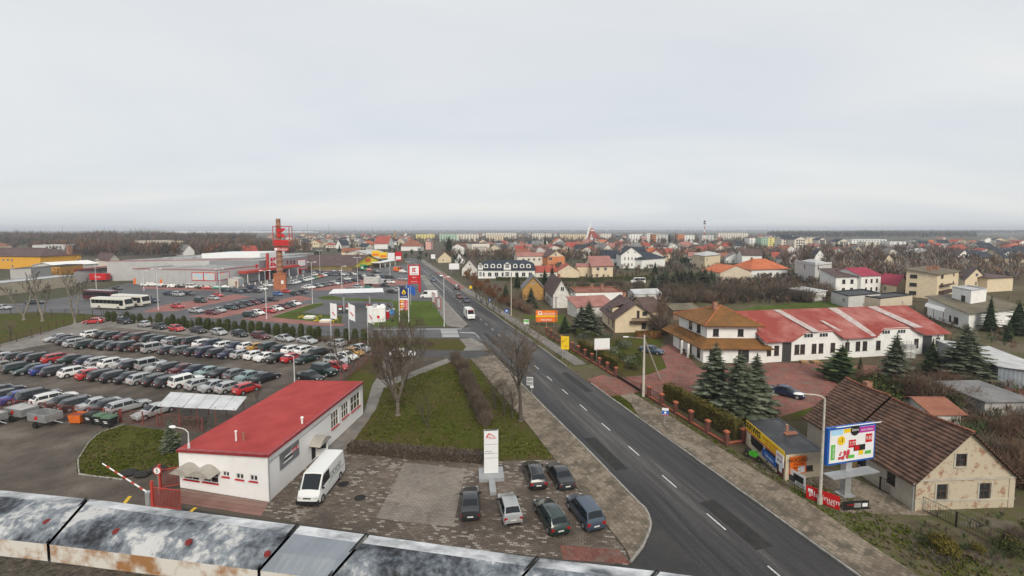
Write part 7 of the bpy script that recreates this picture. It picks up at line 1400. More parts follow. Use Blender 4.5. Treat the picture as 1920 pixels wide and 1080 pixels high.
# ---------------------------------------------------------------- the slate mansard house
mC, mR = G(897, 522), G(1003, 522); mh = house('mansard_house', 'long white guesthouse with slate mansard roof and round dormers', mC, mR, depth=15, eave=4.0, ridge=4.1, roof='none', wall=W_white, roofmat=R_dark, fa=[(24.6*k - .9, 24.6*k + .9, .9, 2.8) for k in (.10, .25, .385, .80, .93)] if False else grid((mR - mC).length, 8, (.9,), 1.7, 1.9, .02), cat='hotel', fm=M_frame_w, par=.01); bpy.data.objects.remove(mh.roof)
f = mh.FA; of = mh.off; P = mh.P; L = mh.la; z1_, z2_ = ZAT(mC, 496.5), ZAT(mC + mh.B*7.5, 487.5); q = MB()
slab(q, [P(-.4, -.4, 3.9), P(L + .4, -.4, 3.9), P(L - .2, 1.4, z1_), P(.2, 1.4, z1_)]); slab(q, [P(.2, 1.4, z1_), P(L - .2, 1.4, z1_), P(L - 4, 7.5, z2_), P(4, 7.5, z2_)]); slab(q, [P(-.4, -.4, 3.9), P(.2, 1.4, z1_), P(.2, 13.6, z1_), P(-.4, 15.4, 3.9)]); slab(q, [P(.2, 1.4, z1_), P(4, 7.5, z2_), P(.2, 13.6, z1_)]); slab(q, [P(L + .4, -.4, 3.9), P(L - .2, 1.4, z1_), P(L - .2, 13.6, z1_), P(L + .4, 15.4, 3.9)]); slab(q, [P(L - .2, 1.4, z1_), P(L - 4, 7.5, z2_), P(L - .2, 13.6, z1_)]); slab(q, [P(4, 7.5, z2_), P(L - 4, 7.5, z2_), P(L - .2, 13.6, z1_), P(.2, 13.6, z1_)])
mr_ = q.build('roof', R_dark, mh.root)
for u in (911, 924, 936, 966, 979, 991):
 a = f.hit(u, 503)[0]; d = MB(); n = 10; w2 = 1.05; zb = 4.9
 pts = [(-w2, zb), (w2, zb), (w2, zb + 1.1)] + [(w2*cos(pi*k/6), zb + 1.1 + .75*sin(pi*k/6)) for k in range(1, 6)] + [(-w2, zb + 1.1)]
 d.poly([P(a + x, .05, z) for x, z in pts])
 for (x0, y0), (x1, y1) in zip(pts, pts[1:] + pts[:1]): d.quad(P(a + x0, .05, y0), P(a + x1, .05, y1), P(a + x1, 1.5, y1), P(a + x0, 1.5, y0))
 dm = d.build('dormer', W_white, mr_); MB().poly([P(a + x*.55, -.0, zb + .35 + (z - zb)*.68) for x, z in pts]).build('dormer_window', M_win, dm)
for u0, u1, vt in ((896.5, 905.5, 494), (944.5, 958, 492.5)):
 a0_, a1_ = f.hit(u0, 510)[0], f.hit(u1, 510)[0]; zt_ = f.hit((u0 + u1)/2, vt + 4)[1]; d = MB(); d.obox(P(a0_, -.25, 0), mh.A*(a1_ - a0_), mh.B*3, UP*zt_); d.poly([P(a0_, -.25, zt_), P(a1_, -.25, zt_), P((a0_ + a1_)/2, -.25, zt_ + 1.4)])
 bay = d.build('bay', W_white, mh.root); slab_ = MB();
 for aa_ in (a0_ - .2, a1_ + .2): slab(slab_, [P(aa_, -.4, zt_ - .05), P((a0_ + a1_)/2, -.4, zt_ + 1.5), P((a0_ + a1_)/2, 4, zt_ + 1.5), P(aa_, 4, zt_ - .05)], .1)
 slab_.build('bay_roof', R_dark, bay); fb2 = Fac(mC + P(a0_, -.25, 0), mh.A, f.n, a1_ - a0_)
 for z in (1.0, 4.9): window(bay, fb2, (fb2.L*.2, fb2.L*.8, z, z + 2.2), of, 3, 2, M_frame_w, out=.02, fw=.14, sill=False)
hedge('long_hedge', [G(930, 526), G(1110, 528)], 1.5, 1.6, 'long brown-green hedge in front of the guesthouse and cottages', [M_thuja[0], M_leaf_brown, M_thuja[2]], dens=26, size=.45)
hedge('long_hedge', [G(1110, 530), G(1224, 524)], 1.6, 2.0, 'long clipped hedge behind the white minibus', [M_thuja[0], M_leaf_brown, M_thuja[2]], dens=26, size=.45)
hedge('low_hedge', [G(1192, 634), G(1240, 634)], 1.0, 1.5, 'brown and rust hedge of young thujas below the cream house', [M_leaf_brown, M_golden[2], M_thuja[2]], dens=120, size=.26)
# ---------------------------------------------------------------- supermarket
M_sgrey = mat('store_grey', (0.41, 0.405, 0.40), var=.06, scale=.4, rough=.6); M_sdark = mat('store_dark_grey', (0.23, 0.235, 0.25), var=.06, scale=.4, rough=.6); M_sroof = mat('store_roof', (0.22, 0.222, 0.225), col2=(0.36, 0.36, 0.36), scale=.15, mixpos=(.35, .7))
M_poster = mat('poster_print', (0.62, 0.50, 0.42), col2=(0.35, 0.55, 0.66), scale=1.1, mixpos=(.45, .55), rough=.5)
kC, kR, kL = G(405, 537), G(487, 525), G(250, 533)
kh = ZAT(kC, 508); kA, kB = (kR - kC).normalized(), (kL - kC).normalized(); nB_ = None
hall = house('supermarket_hall', 'large flat grey sales hall behind the front wing of the supermarket', G(470, 521), G(500, 516), G(202, 527), eave=8.6, roof='flat', wall=M_sgrey, roofmat=M_sroof, par=.3, cat='supermarket')
hall2 = house('supermarket_hall', 'flat back hall of the supermarket with pale roof lights', G(470, 521) + hall.A*hall.la, G(470, 521) + hall.A*(hall.la + 48), G(202, 527) + hall.A*hall.la, eave=8.5, roof='flat', wall=M_sgrey, roofmat=M_sroof, par=.28, cat='supermarket')
MB().obox(hall2.P(hall2.la*.05, hall2.lb*.07, 8.7), hall2.A*22, hall2.B*26, UP*2.4).build('rooftop_plant', M_signw, hall2.root)
for i in range(7): MB().obox(hall2.P(8 + (i % 2)*14, hall2.lb*(.3 + .09*i), 8.55), hall2.A*3, hall2.B*2, UP*.5).build('roof_light', R_light, hall2.roof)
MB().obox(hall.FB.P(-.1, 8.86, .06) - hall.off, hall.B*(hall.lb + .2), UP*.18, hall.FB.n*.04).build('red_trim', M_redm, hall.root)
fw = house('supermarket_wing', 'long light grey front wing of the supermarket with posters', kC, kR, kL, eave=kh, roof='flat', wall=M_sgrey, roofmat=M_sroof, par=.35, cat='supermarket')
f = fw.FB; of = fw.off
for (u0, v0, u1, v1) in ((361, 512, 381, 525), (383, 512, 403, 525.5)): r_ = f.px(u0, v0, u1, v1); b = panel(fw.root, f, (r_[0] - .3, r_[1] + .3, r_[2] - .3, r_[3] + .3), of, M_signr, name='poster_frame'); panel(b, f, r_, of, M_poster, out=.09, name='poster')
r_ = fw.FA.px(408, 511.5, 429, 524); b = panel(fw.root, fw.FA, (r_[0] - .3, r_[1] + .3, r_[2] - .3, r_[3] + .3), of, M_signr, name='poster_frame'); panel(b, fw.FA, r_, of, M_poster, out=.09, name='poster')
for (u0, v0, u1, v1) in ((250.5, 522, 254.5, 532), (300, 524, 304, 533.5)): r_ = f.px(u0, v0, u1, v1); panel(fw.root, f, (r_[0], r_[1], .05, r_[3]), of, M_orng, name='door')
for k in range(1, 14): MB().obox(f.P(f.L*k/14, .3, .002) - of, fw.B*.06, UP*(kh - .35), f.n*.02).build('panel_joint', M_sdark, fw.root)
MB().obox(f.P(-.1, kh + .28, .05) - of, fw.B*(fw.lb + .2), UP*.22, f.n*.05).build('red_trim', M_redm, fw.root); MB().obox(fw.FA.P(0, kh + .28, .05) - of, fw.A*fw.la, UP*.22, fw.FA.n*.05).build('red_trim', M_redm, fw.root)
eC, eR = G(487, 525), G(577, 511); ez = ZAT(eR, 481)
en = house('supermarket_entrance', 'tall dark grey entrance block of the supermarket with red canopy and K sign', eC, eR, eC + kB*26, eave=ez, roof='flat', wall=M_sdark, roofmat=M_sroof, par=.3, cat='supermarket')
f = en.FA; of = en.off
for u in (539, 545.5, 551.5): r_ = f.px(u - 1.4, 488, u + 1.4, 495); window(en.root, f, r_, of, 1, 1, M_signr, out=.02)
r_ = f.px(558.5, 487.5, 572, 498.5); b = panel(en.root, f, (r_[0] - .4, r_[1] + .4, r_[2] - .4, r_[3] + .4), of, M_signr, name='poster_frame'); panel(b, f, r_, of, M_signw, out=.09, name='poster')
r_ = Fac(f.P(0, 0, 1.7), f.d, f.n, 1).px(503.5, 476.5, 521, 503); rr = MB().obox(f.P(r_[0] - 1.0, 0, 1.2) - of, en.A*1.0, UP*(r_[3] + .6), f.n*.8).build('sign_mast', M_redm, en.root)
sb = panel(en.root, f, r_, of, M_signw, out=1.4, t=.3, name='sign_board')
def klogo(root, o, d, up, n, s, m, mirror=False, gap=.10):
 """two-by-two block K emblem of side s"""
 q = MB(); x = (lambda a: d*((1 - a) if mirror else a)*s)
 for y0 in (0, .55): q.obox(o + (x(.0) if not mirror else x(.38)) + up*(s*y0), d*(s*.38), up*(s*.45), n*.05)
 for pts in ([(.48, .55), (.62, .55), (1, .93), (1, 1.0), (.48, 1.0)], [(.48, .45), (.62, .45), (1, .07), (1, 0), (.48, 0)]):
  v = [o + d*(s*((1 - a) if mirror else a)) + up*(s*b) + n*.05 for a, b in pts]; q.poly(v)
 return q.build('logo', m, root)
W_ = r_[1] - r_[0]; klogo(en.root, f.P(r_[0] + W_*.2, r_[3] - W_*.85, 1.72) - of, en.A, UP, f.n, W_*.6, M_signr); ftext(en.root, f, (r_[0] + r_[1])/2, r_[2] + (r_[3] - r_[2])*.2, of, 'Kaufland', W_*.22, M_signr, out=1.75)
ca0, ca1 = f.hit(452, 515)[0], f.hit(548, 503)[0]; MB().obox(f.P(-13, 4.2, .2) - of, en.A*(ca1 + 13), UP*1.0, f.n*4.0).build('canopy', M_redm, en.root)
for k in range(6): MB().tube(f.P(-12 + k*(ca1 + 11)/5, 0, 3.8) - of, f.P(-12 + k*(ca1 + 11)/5, 4.2, 3.8) - of, .15, .15, 6).build('canopy_post', M_signw, en.root)
MB().obox(f.P(4, .05, .03) - of, en.A*14, UP*3.4, f.n*.05).build('entrance_glass', M_win, en.root)
for u0, u1 in ((560, 564), (566, 571)): r_ = f.px(u0, 503, u1, 514); panel(en.root, f, (r_[0], r_[1], .05, r_[3]), of, M_signr if u0 < 562 else M_signw, name='door')
r_ = f.px(558, 502, 575, 505); MB().obox(f.P(r_[0], r_[2], .1) - of, en.A*(r_[1] - r_[0]), UP*.4, f.n*1.2).build('canopy', M_redm, en.root)
for (u0, v0, u1, v1) in ((479, 495.5, 483, 502),): r_ = f.px(u0, v0, u1, v1); panel(en.root, f, r_, of, M_signr, name='window')
ki = house('kiosk', 'small cream kiosk with brown door in front of the supermarket wing', G(447, 538), G(457, 534.5), G(428, 535.5), eave=ZAT(G(447, 538), 524), roof='flat', wall=W_pale, roofmat=R_light, par=.2, cat='kiosk'); panel(ki.root, ki.FB, (1.0, 2.1, .05, 2.2), ki.off, mat('door_brown', (0.22, 0.09, 0.04), var=.1), name='door'); panel(ki.root, ki.FA, (.3, ki.la - .3, .6, 2.3), ki.off, M_poster, name='poster')
items = []
for i in range(12):
 p = G(445 + i*11.2, 539.5 - i*1.9); root = thing('bollard', tuple(p), None, 'bollard', 'cream bollards before the supermarket'); MB().tube((0, 0, 0), (0, 0, 1.0), .22, .18, 8).build('shaft', W_pale, root); MB().tube((0, 0, 1.0), (0, 0, 1.12), .2, .1, 8).build('cap', W_pale, root); items.append((root, 'cream bollard', 'before the supermarket entrance'))
label_row(items)
# loading bay
lo0, lo1, lo2 = G(140, 531), G(215, 521), G(250, 521); lb_ = thing('loading_bay', tuple(lo0), 'supermarket loading bay roof with a bright red fascia', 'canopy'); q = MB(); d1 = lo1 - lo0; d2 = lo2 - lo0; zb = ZAT(lo0, 507); bk = Vector((2, 26, 0))
slab(q, [UP*zb, d1 + UP*zb, d2 + UP*zb, d2 + bk + UP*zb, bk + UP*zb], .3); q.build('roof', M_sroof, lb_)
for a, b in ((Vector((0, 0, 0)), d1), (d1, d2)): n_ = Vector(((b - a).y, -(b - a).x, 0)).normalized(); MB().obox(a + UP*(zb - .6), b - a, n_*.15, UP*1.1).build('fascia', M_redm, lb_)
MB().obox(bk*.45 + UP*0, d2 - Vector((0, 0, 0)), Vector((0, .3, 0)), UP*(zb - .4)).build('back_wall', M_sgrey, lb_); MB().obox(Vector((0, 0, 0)), d1*.16, bk*.4, UP*(zb - .3)).build('side_wall', M_sgrey, lb_)
p = G(188, 528); tl = thing('trailer', tuple(p), 'bright red lorry trailer parked in the loading bay', 'trailer'); MB().box(-3.6, -1.2, .9, 3.6, 1.2, 3.6).build('box', M_signr, tl)
for x in (-2.4, 2.2): MB().tube((x, -1.25, .45), (x, -.9, .45), .45, .45, 12).build('wheel', M_tyre, tl)
text('Coca', 1.3, M_signw, tl, (0, -1.23, 2.3), (1, 0, 0))
# coaches
def coach(p, head, col, label):
 root = thing('coach', tuple(p), label, 'coach', 'coaches by the car park', atan2(head[1], head[0])); L, W, Hc = 12.4, 2.5, 3.35
 pr = [(-L/2, .45), (L/2 - .25, .4), (L/2, .9), (L/2 - .1, 1.6), (L/2 - .55, 3.1), (L/2 - 1.0, Hc), (-L/2 + .3, Hc), (-L/2, 3.0)]
 b = MB(); n = len(pr); ins = [.0]*n
 vs = [(x, -W/2 + (.14 if z > 3.05 else 0), z) for x, z in pr] + [(x, W/2 - (.14 if z > 3.05 else 0), z) for x, z in pr]; b.add(vs, [tuple(range(n)), tuple(range(2*n - 1, n - 1, -1))] + [(i, (i + 1) % n, n + (i + 1) % n, n + i) for i in range(n)]); b.build('body', col, root)
 for sy in (-1, 1):
  for i in range(7): MB().box(-L/2 + .35 + i*1.42, sy*(W/2 + .012) - .006, 1.72, -L/2 + .35 + i*1.42 + 1.36, sy*(W/2 + .012) + .006, 2.78).build('side_window', M_glass, root)
  MB().box(L/2 - 2.1, sy*(W/2 + .012) - .006, 1.25, L/2 - .75, sy*(W/2 + .012) + .006, 2.8).build('side_window', M_glass, root)
  for x in (L/2 - 2.6, -L/2 + 3.0): MB().tube((x, sy*(W/2 - .3), .5), (x, sy*(W/2 + .02), .5), .5, .5, 14).build('wheel', M_tyre, root); MB().tube((x, sy*W/2, .5), (x, sy*(W/2 + .03), .5), .28, .28, 10).build('hub', M_rim, root)
  MB().cbox((L/2 + .15, sy*(W/2 + .1), 2.6), .15, .2, .5).build('mirror', M_trim, root)
 MB().quad((L/2 - .085, -1.1, 1.65), (L/2 - .085, 1.1, 1.65), (L/2 - .50, 1.05, 3.02), (L/2 - .50, -1.05, 3.02)).build('windscreen', M_glass, root); MB().box(L/2 - .06, -1.0, .55, L/2 + .005, 1.0, .8).build('bumper', M_trim, root)
 for y in (-.9, .7): MB().box(L/2 - .03, y, .95, L/2 + .015, y + .25, 1.15).build('headlight', M_head, root)
 return root
coach(G(211, 579), (.98, -.20), PAINT['cream'], 'white coach nearest the hedge, standing in front of the other coaches'); coach(G(246, 573), (.97, -.25), PAINT['cream'], 'white coach with open door behind the nearest coach'); coach(G(190, 563), (.97, -.25), PAINT['burgundy'], 'dark red coach half hidden behind the white coaches')
# brick chimney with the sign
cb = G(526, 542); ch = thing('brick_chimney', tuple(cb), 'old round brick chimney on a square pedestal carrying a red sign', 'chimney'); zp1, zt_ = ZAT(cb, 514), ZAT(cb, 410); M_ped = brick_mat('pedestal_brick', (0.42, 0.14, 0.065), (0.33, 0.10, 0.045), (0.34, 0.22, 0.15), w=.5, h=.16, vertical=(1, .3)); M_stack = rib_mat('stack_brick', (0.34, 0.16, 0.075), (0.24, 0.10, 0.05), (0, 0, 1), .5, nscale=.8)
ra = radians(20); e1, e2 = Vector((cos(ra), sin(ra), 0)), Vector((-sin(ra), cos(ra), 0)); MB().obox(-e1*2.1 - e2*2.1, e1*4.2, e2*4.2, UP*zp1).build('pedestal', M_ped, ch); MB().obox(-e1*2.25 - e2*2.25 + UP*zp1, e1*4.5, e2*4.5, UP*.25).build('pedestal_cap', M_ped, ch)
MB().tube((0, 0, zp1 + .2), (0, 0, zt_), 1.25, .78, 18).build('stack', M_stack, ch, smooth=50)
for i in range(22): z = zp1 + 1 + (zt_ - zp1 - 1.2)*i/21; rr_ = 1.25 - .47*(z - zp1)/(zt_ - zp1); MB().tube((0, 0, z), (0, 0, z + .14), rr_ + .04, rr_ + .04, 18).build('iron_band', M_zinc if i % 2 else M_dkmetal, ch)
fs_ = Fac(cb, Vector((1, 0, 0)), Vector((0, -1, 0)), 1); x0, x1, z0, z1 = fs_.px(515, 424.5, 545, 460.5)
for a, b in (((x0, z0), (x1, z0)), ((x1, z0), (x1, z1)), ((x1, z1), (x0, z1)), ((x0, z1), (x0, z0))): MB().tube((a[0], -1.2, a[1]), (b[0], -1.2, b[1]), .16, .16, 5).build('sign_frame', M_redm, ch); MB().tube((a[0], 1.2, a[1]), (b[0], 1.2, b[1]), .16, .16, 5).build('sign_frame', M_redm, ch)
for x in (x0, x1):
 for z in (z0, z1): MB().tube((x, -1.2, z), (x, 1.2, z), .1, .1, 5).build('sign_strut', M_redm, ch)
S = (z1 - z0)*.46; klogo(ch, Vector(((x0 + x1)/2 - S*.45, -1.35, z1 - S - (z1 - z0)*.10)), Vector((1, 0, 0)), UP, Vector((0, -1, 0)), S, M_signr)
MB().box(x0 + .3, -1.4, z0 + .3, x1 - .3, -1.25, z0 + (z1 - z0)*.30).build('sign_band', M_signr, ch); text('Kaufland', (z1 - z0)*.2, M_redm, ch, ((x0 + x1)/2, -1.45, z0 + (z1 - z0)*.17), (1, 0, 0))
MB().box(x0 + .3, -1.4, z0 - 2.0, x1 - .3, -1.2, z0 - .7).build('lower_sign', M_redm, ch); MB().box(x0 + .5, -1.43, z0 - 1.8, x0 + 1.6, -1.39, z0 - .9).build('lower_sign', M_signw, ch); text('Kaufland', 1.2, M_signw, ch, ((x0 + x1)/2 + .6, -1.44, z0 - 1.35), (1, 0, 0), wscale=.8)
MB().obox(e1*.5 - e2*2.14 + UP*2.2, e1*.9, e2*.04, UP*1.3).build('notice', M_signw, ch)
# discount store
bC, bR, bL = G(660, 509), G(716, 499), G(540, 508); be = ZAT(bC, 499); bm = bC.lerp(bR, .5)
bs_ = house('discount_store', 'discount store with a big brown roof and bright yellow gable', bC, bR, bL, eave=be, ridge=ZAT(bm, 478), roof='B', wall=brick_mat('store_brick', (0.20, 0.14, 0.11), (0.25, 0.18, 0.145), (0.22, 0.18, 0.15), w=.6, h=.2, vertical=(1, 0)), roofmat=R_brown, gable=W_lemon, ov=1.0, cat='store', fa=[])
M_yg = wallm('gable_yellow', (0.72, 0.60, 0.05));
bpy.data.objects[[c.name for c in bs_.root.children if c.name.startswith('wall')][0]].data.materials[1] = M_yg
MB().obox(bs_.FB.P(0, be - 1.1, .05) - bs_.off, bs_.B*bs_.lb, UP*.75, bs_.FB.n*.06).build('yellow_band', M_yg, bs_.root)
f = bs_.FA; MB().obox(f.P(0, be - .9, .05) - bs_.off, bs_.A*bs_.la, UP*1.0, f.n*.06).build('yellow_band', M_yg, bs_.root); MB().obox(f.P(bs_.la*.42, be + 1.0, .06) - bs_.off, bs_.A*(bs_.la*.17), UP*2.2, f.n*.1).build('logo_board', M_orng, bs_.root); ftext(bs_.root, f, bs_.la*.505, be + 2.0, bs_.off, 'Biedronka', 1.1, M_signr, out=.2)
MB().obox(f.P(bs_.la*.60, 3.0, .1) - bs_.off, bs_.A*(bs_.la*.62), UP*.4, f.n*6).build('canopy', M_signw, bs_.root)
for k in (.62, .8, 1.0, 1.2): MB().tube(f.P(bs_.la*k, 0, 5.6) - bs_.off, f.P(bs_.la*k, 3.0, 5.6) - bs_.off, .2, .2, 6).build('canopy_post', M_signw, bs_.root)
MB().obox(f.P(bs_.la*.3, .05, .03) - bs_.off, bs_.A*(bs_.la*.25), UP*2.8, f.n*.05).build('entrance_glass', M_win, bs_.root)
# coloured hoardings beyond
for i, (u0, v0, u1, v1, m, lab) in enumerate(((697, 470, 712, 481, M_yel, 'yellow printed hoarding beyond the discount store'), (712, 473, 726, 484, M_yel, 'second yellow printed hoarding beyond the discount store'), (727, 474, 740, 488, M_signw, 'pale lilac hoarding beyond the discount store'), (741, 472, 753, 489, M_signr, 'red and white hoarding at the far bend'))): board('hoarding', (u0, v0, u1, v1), 491, lab, m, posts=(.1, .9), txt=[('r', .1, .15, .9, .5, M_signw if i > 1 else M_orng)])
rf = house('market_hall', 'low market hall with a pale grey metal roof behind the discount store', G(690, 486), G(726, 484), G(648, 484), eave=4, ridge=6.5, roof='A', wall=W_pale, roofmat=R_light, ov=.5, cat='building')
# filling station
st_ = thing('filling_station_canopy', tuple(G(668, 583)), 'flat white filling station canopy with a dark blue edge on two columns', 'canopy'); so_ = G(668, 583); cz = 4.7
c0, c1, c2, c3 = [x - so_ for x in (G(617.5, 549.5, cz + .75), G(718.5, 546.5, cz + .75), G(717, 540, cz + .75), G(626, 542, cz + .75))]
c0.z = c1.z = c2.z = c3.z = cz; q = MB(); slab(q, [c + UP*.75 for c in (c0, c1, c2, c3)], .2); q.build('roof', M_signw, st_)
for a, b in ((c0, c1), (c1, c2), (c2, c3), (c3, c0)): d = b - a; n_ = Vector((d.y, -d.x, 0)).normalized(); MB().obox(a + UP*.25, d, n_*.1, UP*.5).build('fascia', M_signw, st_); MB().obox(a + UP*.30 + n_*.1, d, n_*.03, UP*.26).build('blue_band', mat('band_blue', (0.02, 0.03, 0.12), var=0), st_)
for u, v in ((645, 584), (693.5, 582)): p = G(u, v) - so_; MB().tube(p, p + UP*(cz + .2), .25, .25, 8).build('column', M_zinc, st_)
for u, v, nm in ((639, 588, 'left'), (652, 587, 'middle'), (690, 584, 'right')):
 p = G(u, v); pu = thing('fuel_pump', tuple(p), f'{nm} dark fuel pump under the station canopy', 'fuel pump', 'fuel pumps'); MB().box(-.5, -.3, 0, .5, .3, 1.9).build('cabinet', M_dkmetal, pu); MB().box(-.4, -.32, 1.1, .4, -.30, 1.6).build('display', M_signw, pu); MB().box(-.52, -.31, 1.9, .52, .31, 2.15).build('header', M_redm, pu)
kk = house('station_kiosk', 'plain white filling station kiosk with roof equipment', G(690, 605), G(722.5, 603.5), depth=4.2, eave=ZAT(G(690, 605), 580), roof='flat', wall=W_white, roofmat=W_white, par=.15, cat='kiosk')
for (a, b, s_) in ((.25, .5, .9), (.5, .4, .6), (.7, .7, .7)): MB().obox(kk.P(kk.la*a, kk.lb*b, kk.FA.hit(700, 580)[1]), kk.A*s_*1.4, kk.B*s_, UP*s_).build('roof_unit', M_zinc if a < .4 else M_signw, kk.roof)
board('no_entry_sign', (707, 591.5, 712, 597), 612, 'round red no-entry sign in front of the station kiosk', M_signw, posts=(.5,), txt=[('c', .5, .5, .5, M_signr), ('r', .15, .42, .85, .58, M_signw)])
p = G(727, 597); o = thing('vending_box', tuple(p), 'red box standing right of the station kiosk', 'box'); MB().box(-.4, -.4, 0, .4, .4, 1.9).build('cabinet', M_signr, o); MB().box(-.42, -.42, 1.9, .42, .42, 2.0).build('top', M_signw, o)
p = G(735.5, 588); o = thing('ice_box', tuple(p), 'light blue box by the station lawn edge', 'box'); MB().box(-.7, -.5, 0, .7, .5, 1.2).build('cabinet', mat('box_blue', (0.05, 0.28, 0.58), var=0), o); MB().box(-.72, -.52, 1.2, .72, .52, 1.3).build('lid', M_signw, o)
# price pylon
pb_ = G(756, 604); pr_ = thing('price_pylon', tuple(pb_), 'fuel price pylon with blue flame panel and red price board', 'sign'); ff = Fac(pb_, Vector((1, 0, 0)), Vector((0, -1, 0)), 1)
for u in (748.5, 766): a = ff.hit(u, 570)[0]; MB().tube((a, 0, 0), (a, 0, ZAT(pb_, 540)), .14, .12, 8).build('post', M_polew, pr_)
def pan(u0, v0, u1, v1, m, out=.15, nm='panel'): r_ = ff.px(u0, v0, u1, v1); return MB().box(r_[0], -out - .1, r_[2], r_[1], -out, r_[3]).build(nm, m, pr_), r_
M_nb = mat('panel_navy', (0.012, 0.03, 0.13), var=0); b_, r_ = pan(750, 541, 765, 558.5, M_nb); cx, cz_ = (r_[0] + r_[1])/2, r_[2] + (r_[3] - r_[2])*.6; q = MB(); R_ = (r_[3] - r_[2])*.25
q.poly([(cx + R_*x, -.27, cz_ + R_*z) for x, z in ((0, 1.35), (-.5, .6), (-.85, 0), (-.7, -.6), (0, -.9), (.7, -.6), (.85, 0), (.5, .6))]); q.build('flame', M_yel, pr_); MB().poly([(cx + R_*.4*x, -.28, cz_ - R_*.2 + R_*.45*z) for x, z in ((0, 1.3), (-.8, 0), (-.5, -.8), (.5, -.8), (.8, 0))]).build('flame', M_black, pr_); text('HUZAR', (r_[3] - r_[2])*.2, M_signw, pr_, (cx, -.28, r_[2] + (r_[3] - r_[2])*.14), (1, 0, 0))
pan(750, 559, 765, 562, M_signw); b_, r_ = pan(750, 562.5, 766, 581.5, M_signr)
for k in range(4):
 z = r_[2] + (r_[3] - r_[2])*(.88 - .25*k); MB().box(r_[0] + .2, -.275, z - .22, r_[0] + .9, -.26, z + .2).build('fuel_tag', M_signw if k % 2 else M_yel, pr_); text(('5.19', '5.29', '5.35', '2.49')[k], .75, M_signw, pr_, (cx + .5, -.28, z), (1, 0, 0))
# tall supermarket pylon
kb = G(778, 547); kp = thing('supermarket_pylon', tuple(kb), 'tall red supermarket pylon with white K panel by the street', 'sign'); ff = Fac(kb, Vector((1, 0, 0)), Vector((0, -1, 0)), 1)
for u in (767.2, 786.8): a = ff.hit(u, 520)[0]; MB().box(a - .3, -.3, 0, a + .3, .3, ZAT(kb, 497)).build('leg', M_signr, kp)
r1 = ff.px(768.5, 499, 785.5, 515.5); MB().box(r1[0], -.35, r1[2], r1[1], .35, r1[3]).build('panel', M_signw, kp); W_ = r1[1] - r1[0]; klogo(kp, Vector((r1[0] + W_*.28, -.38, r1[3] - W_*.62)), Vector((1, 0, 0)), UP, Vector((0, -1, 0)), W_*.42, M_signr); text('Kaufland', W_*.2, M_signr, kp, ((r1[0] + r1[1])/2, -.4, r1[2] + W_*.14), (1, 0, 0))
for v0, v1, tx in ((516, 523.5, 'Apteka'), (524, 531.5, 'Rossmann')): r2 = ff.px(768.5, v0, 785.5, v1); MB().box(r2[0], -.35, r2[2], r2[1], .35, r2[3]).build('panel', M_signr, kp); text(tx, W_*.2, M_signw, kp, ((r2[0] + r2[1])/2, -.4, (r2[2] + r2[3])/2), (1, 0, 0), wscale=.85)
MB().box(r1[0] - .5, -.3, ZAT(kb, 497.5), r1[1] + .5, .3, ZAT(kb, 496.2)).build('top_rail', M_signr, kp)
# flagpoles
items = []
M_flag = mat('flag_white', (0.72, 0.72, 0.73), var=.05)
for i, (u, v, vt, fl) in enumerate(((621, 637, 567, 1), (655, 643, 567, 1), (690, 648, 572, 1))):
 p = G(u, v); hz = ZAT(p, vt); o = thing('flagpole', tuple(p), f'{ordn(i)} white flagpole from the left with a white flag with red stripe', 'flagpole', 'white flagpoles'); MB().tube((0, 0, 0), (0, 0, hz), .07, .045, 8).build('pole', M_polew, o); q = MB(); n = 6; W_, Hf = 1.35, 3.2
 vs = [(W_*a/n, .12*sin(a*1.6 + i), hz - .15 - Hf*b/n - .10*a*(1 if i else .3)) for b in range(n + 1) for a in range(n + 1)]; q.add(vs, [(b*(n + 1) + a, b*(n + 1) + a + 1, (b + 1)*(n + 1) + a + 1, (b + 1)*(n + 1) + a) for a in range(n) for b in range(n)]); fl_ = q.build('flag', M_flag, o, smooth=60)
 MB().poly([(.35, -.16, hz - 2.0), (.5, -.16, hz - 1.9), (1.05, -.16, hz - 2.7), (.9, -.16, hz - 2.8)]).build('flag_print', M_signr, fl_)
for i, (u, v, vt) in enumerate(((763, 571, 533), (770, 572, 536))):
 p = G(u, v); hz = ZAT(p, vt); o = thing('flagpole', tuple(p), ('left' if i == 0 else 'right') + ' thin pole with a blue flag behind the price pylon', 'flagpole', 'blue flags'); MB().tube((0, 0, 0), (0, 0, hz), .05, .04, 6).build('pole', M_polew, o); q = MB(); q.add([(0, 0, hz), (1.3, .2, hz - .5), (1.5, .1, hz - 2.4), (.9, .25, hz - 3.2), (0, 0, hz - 1.9)], [(0, 1, 2, 3, 4)]); q.build('flag', M_blue, o)
for i, (u, v) in enumerate(((581, 597), (611, 604))):
 p = G(u, v); o = thing('tank_cover', tuple(p), ('left' if i == 0 else 'right') + ' white fuel tank cover inside a yellow rail', 'tank cover', 'tank covers'); MB().box(-1.3, -.8, 0, 1.3, .8, .55).box(-1.1, -.6, .55, 1.1, .6, .7).build('cover', M_signw, o)
 for a, b in (((-2.4, -1.3), (2.4, -1.3)), ((2.4, -1.3), (2.4, 1.3)), ((-2.4, -1.3), (-2.4, 1.3))): MB().path([(a[0], a[1], 0), (a[0], a[1], .6), (b[0], b[1], .6), (b[0], b[1], 0)], .06, 5).build('yellow_rail', M_yel, o)
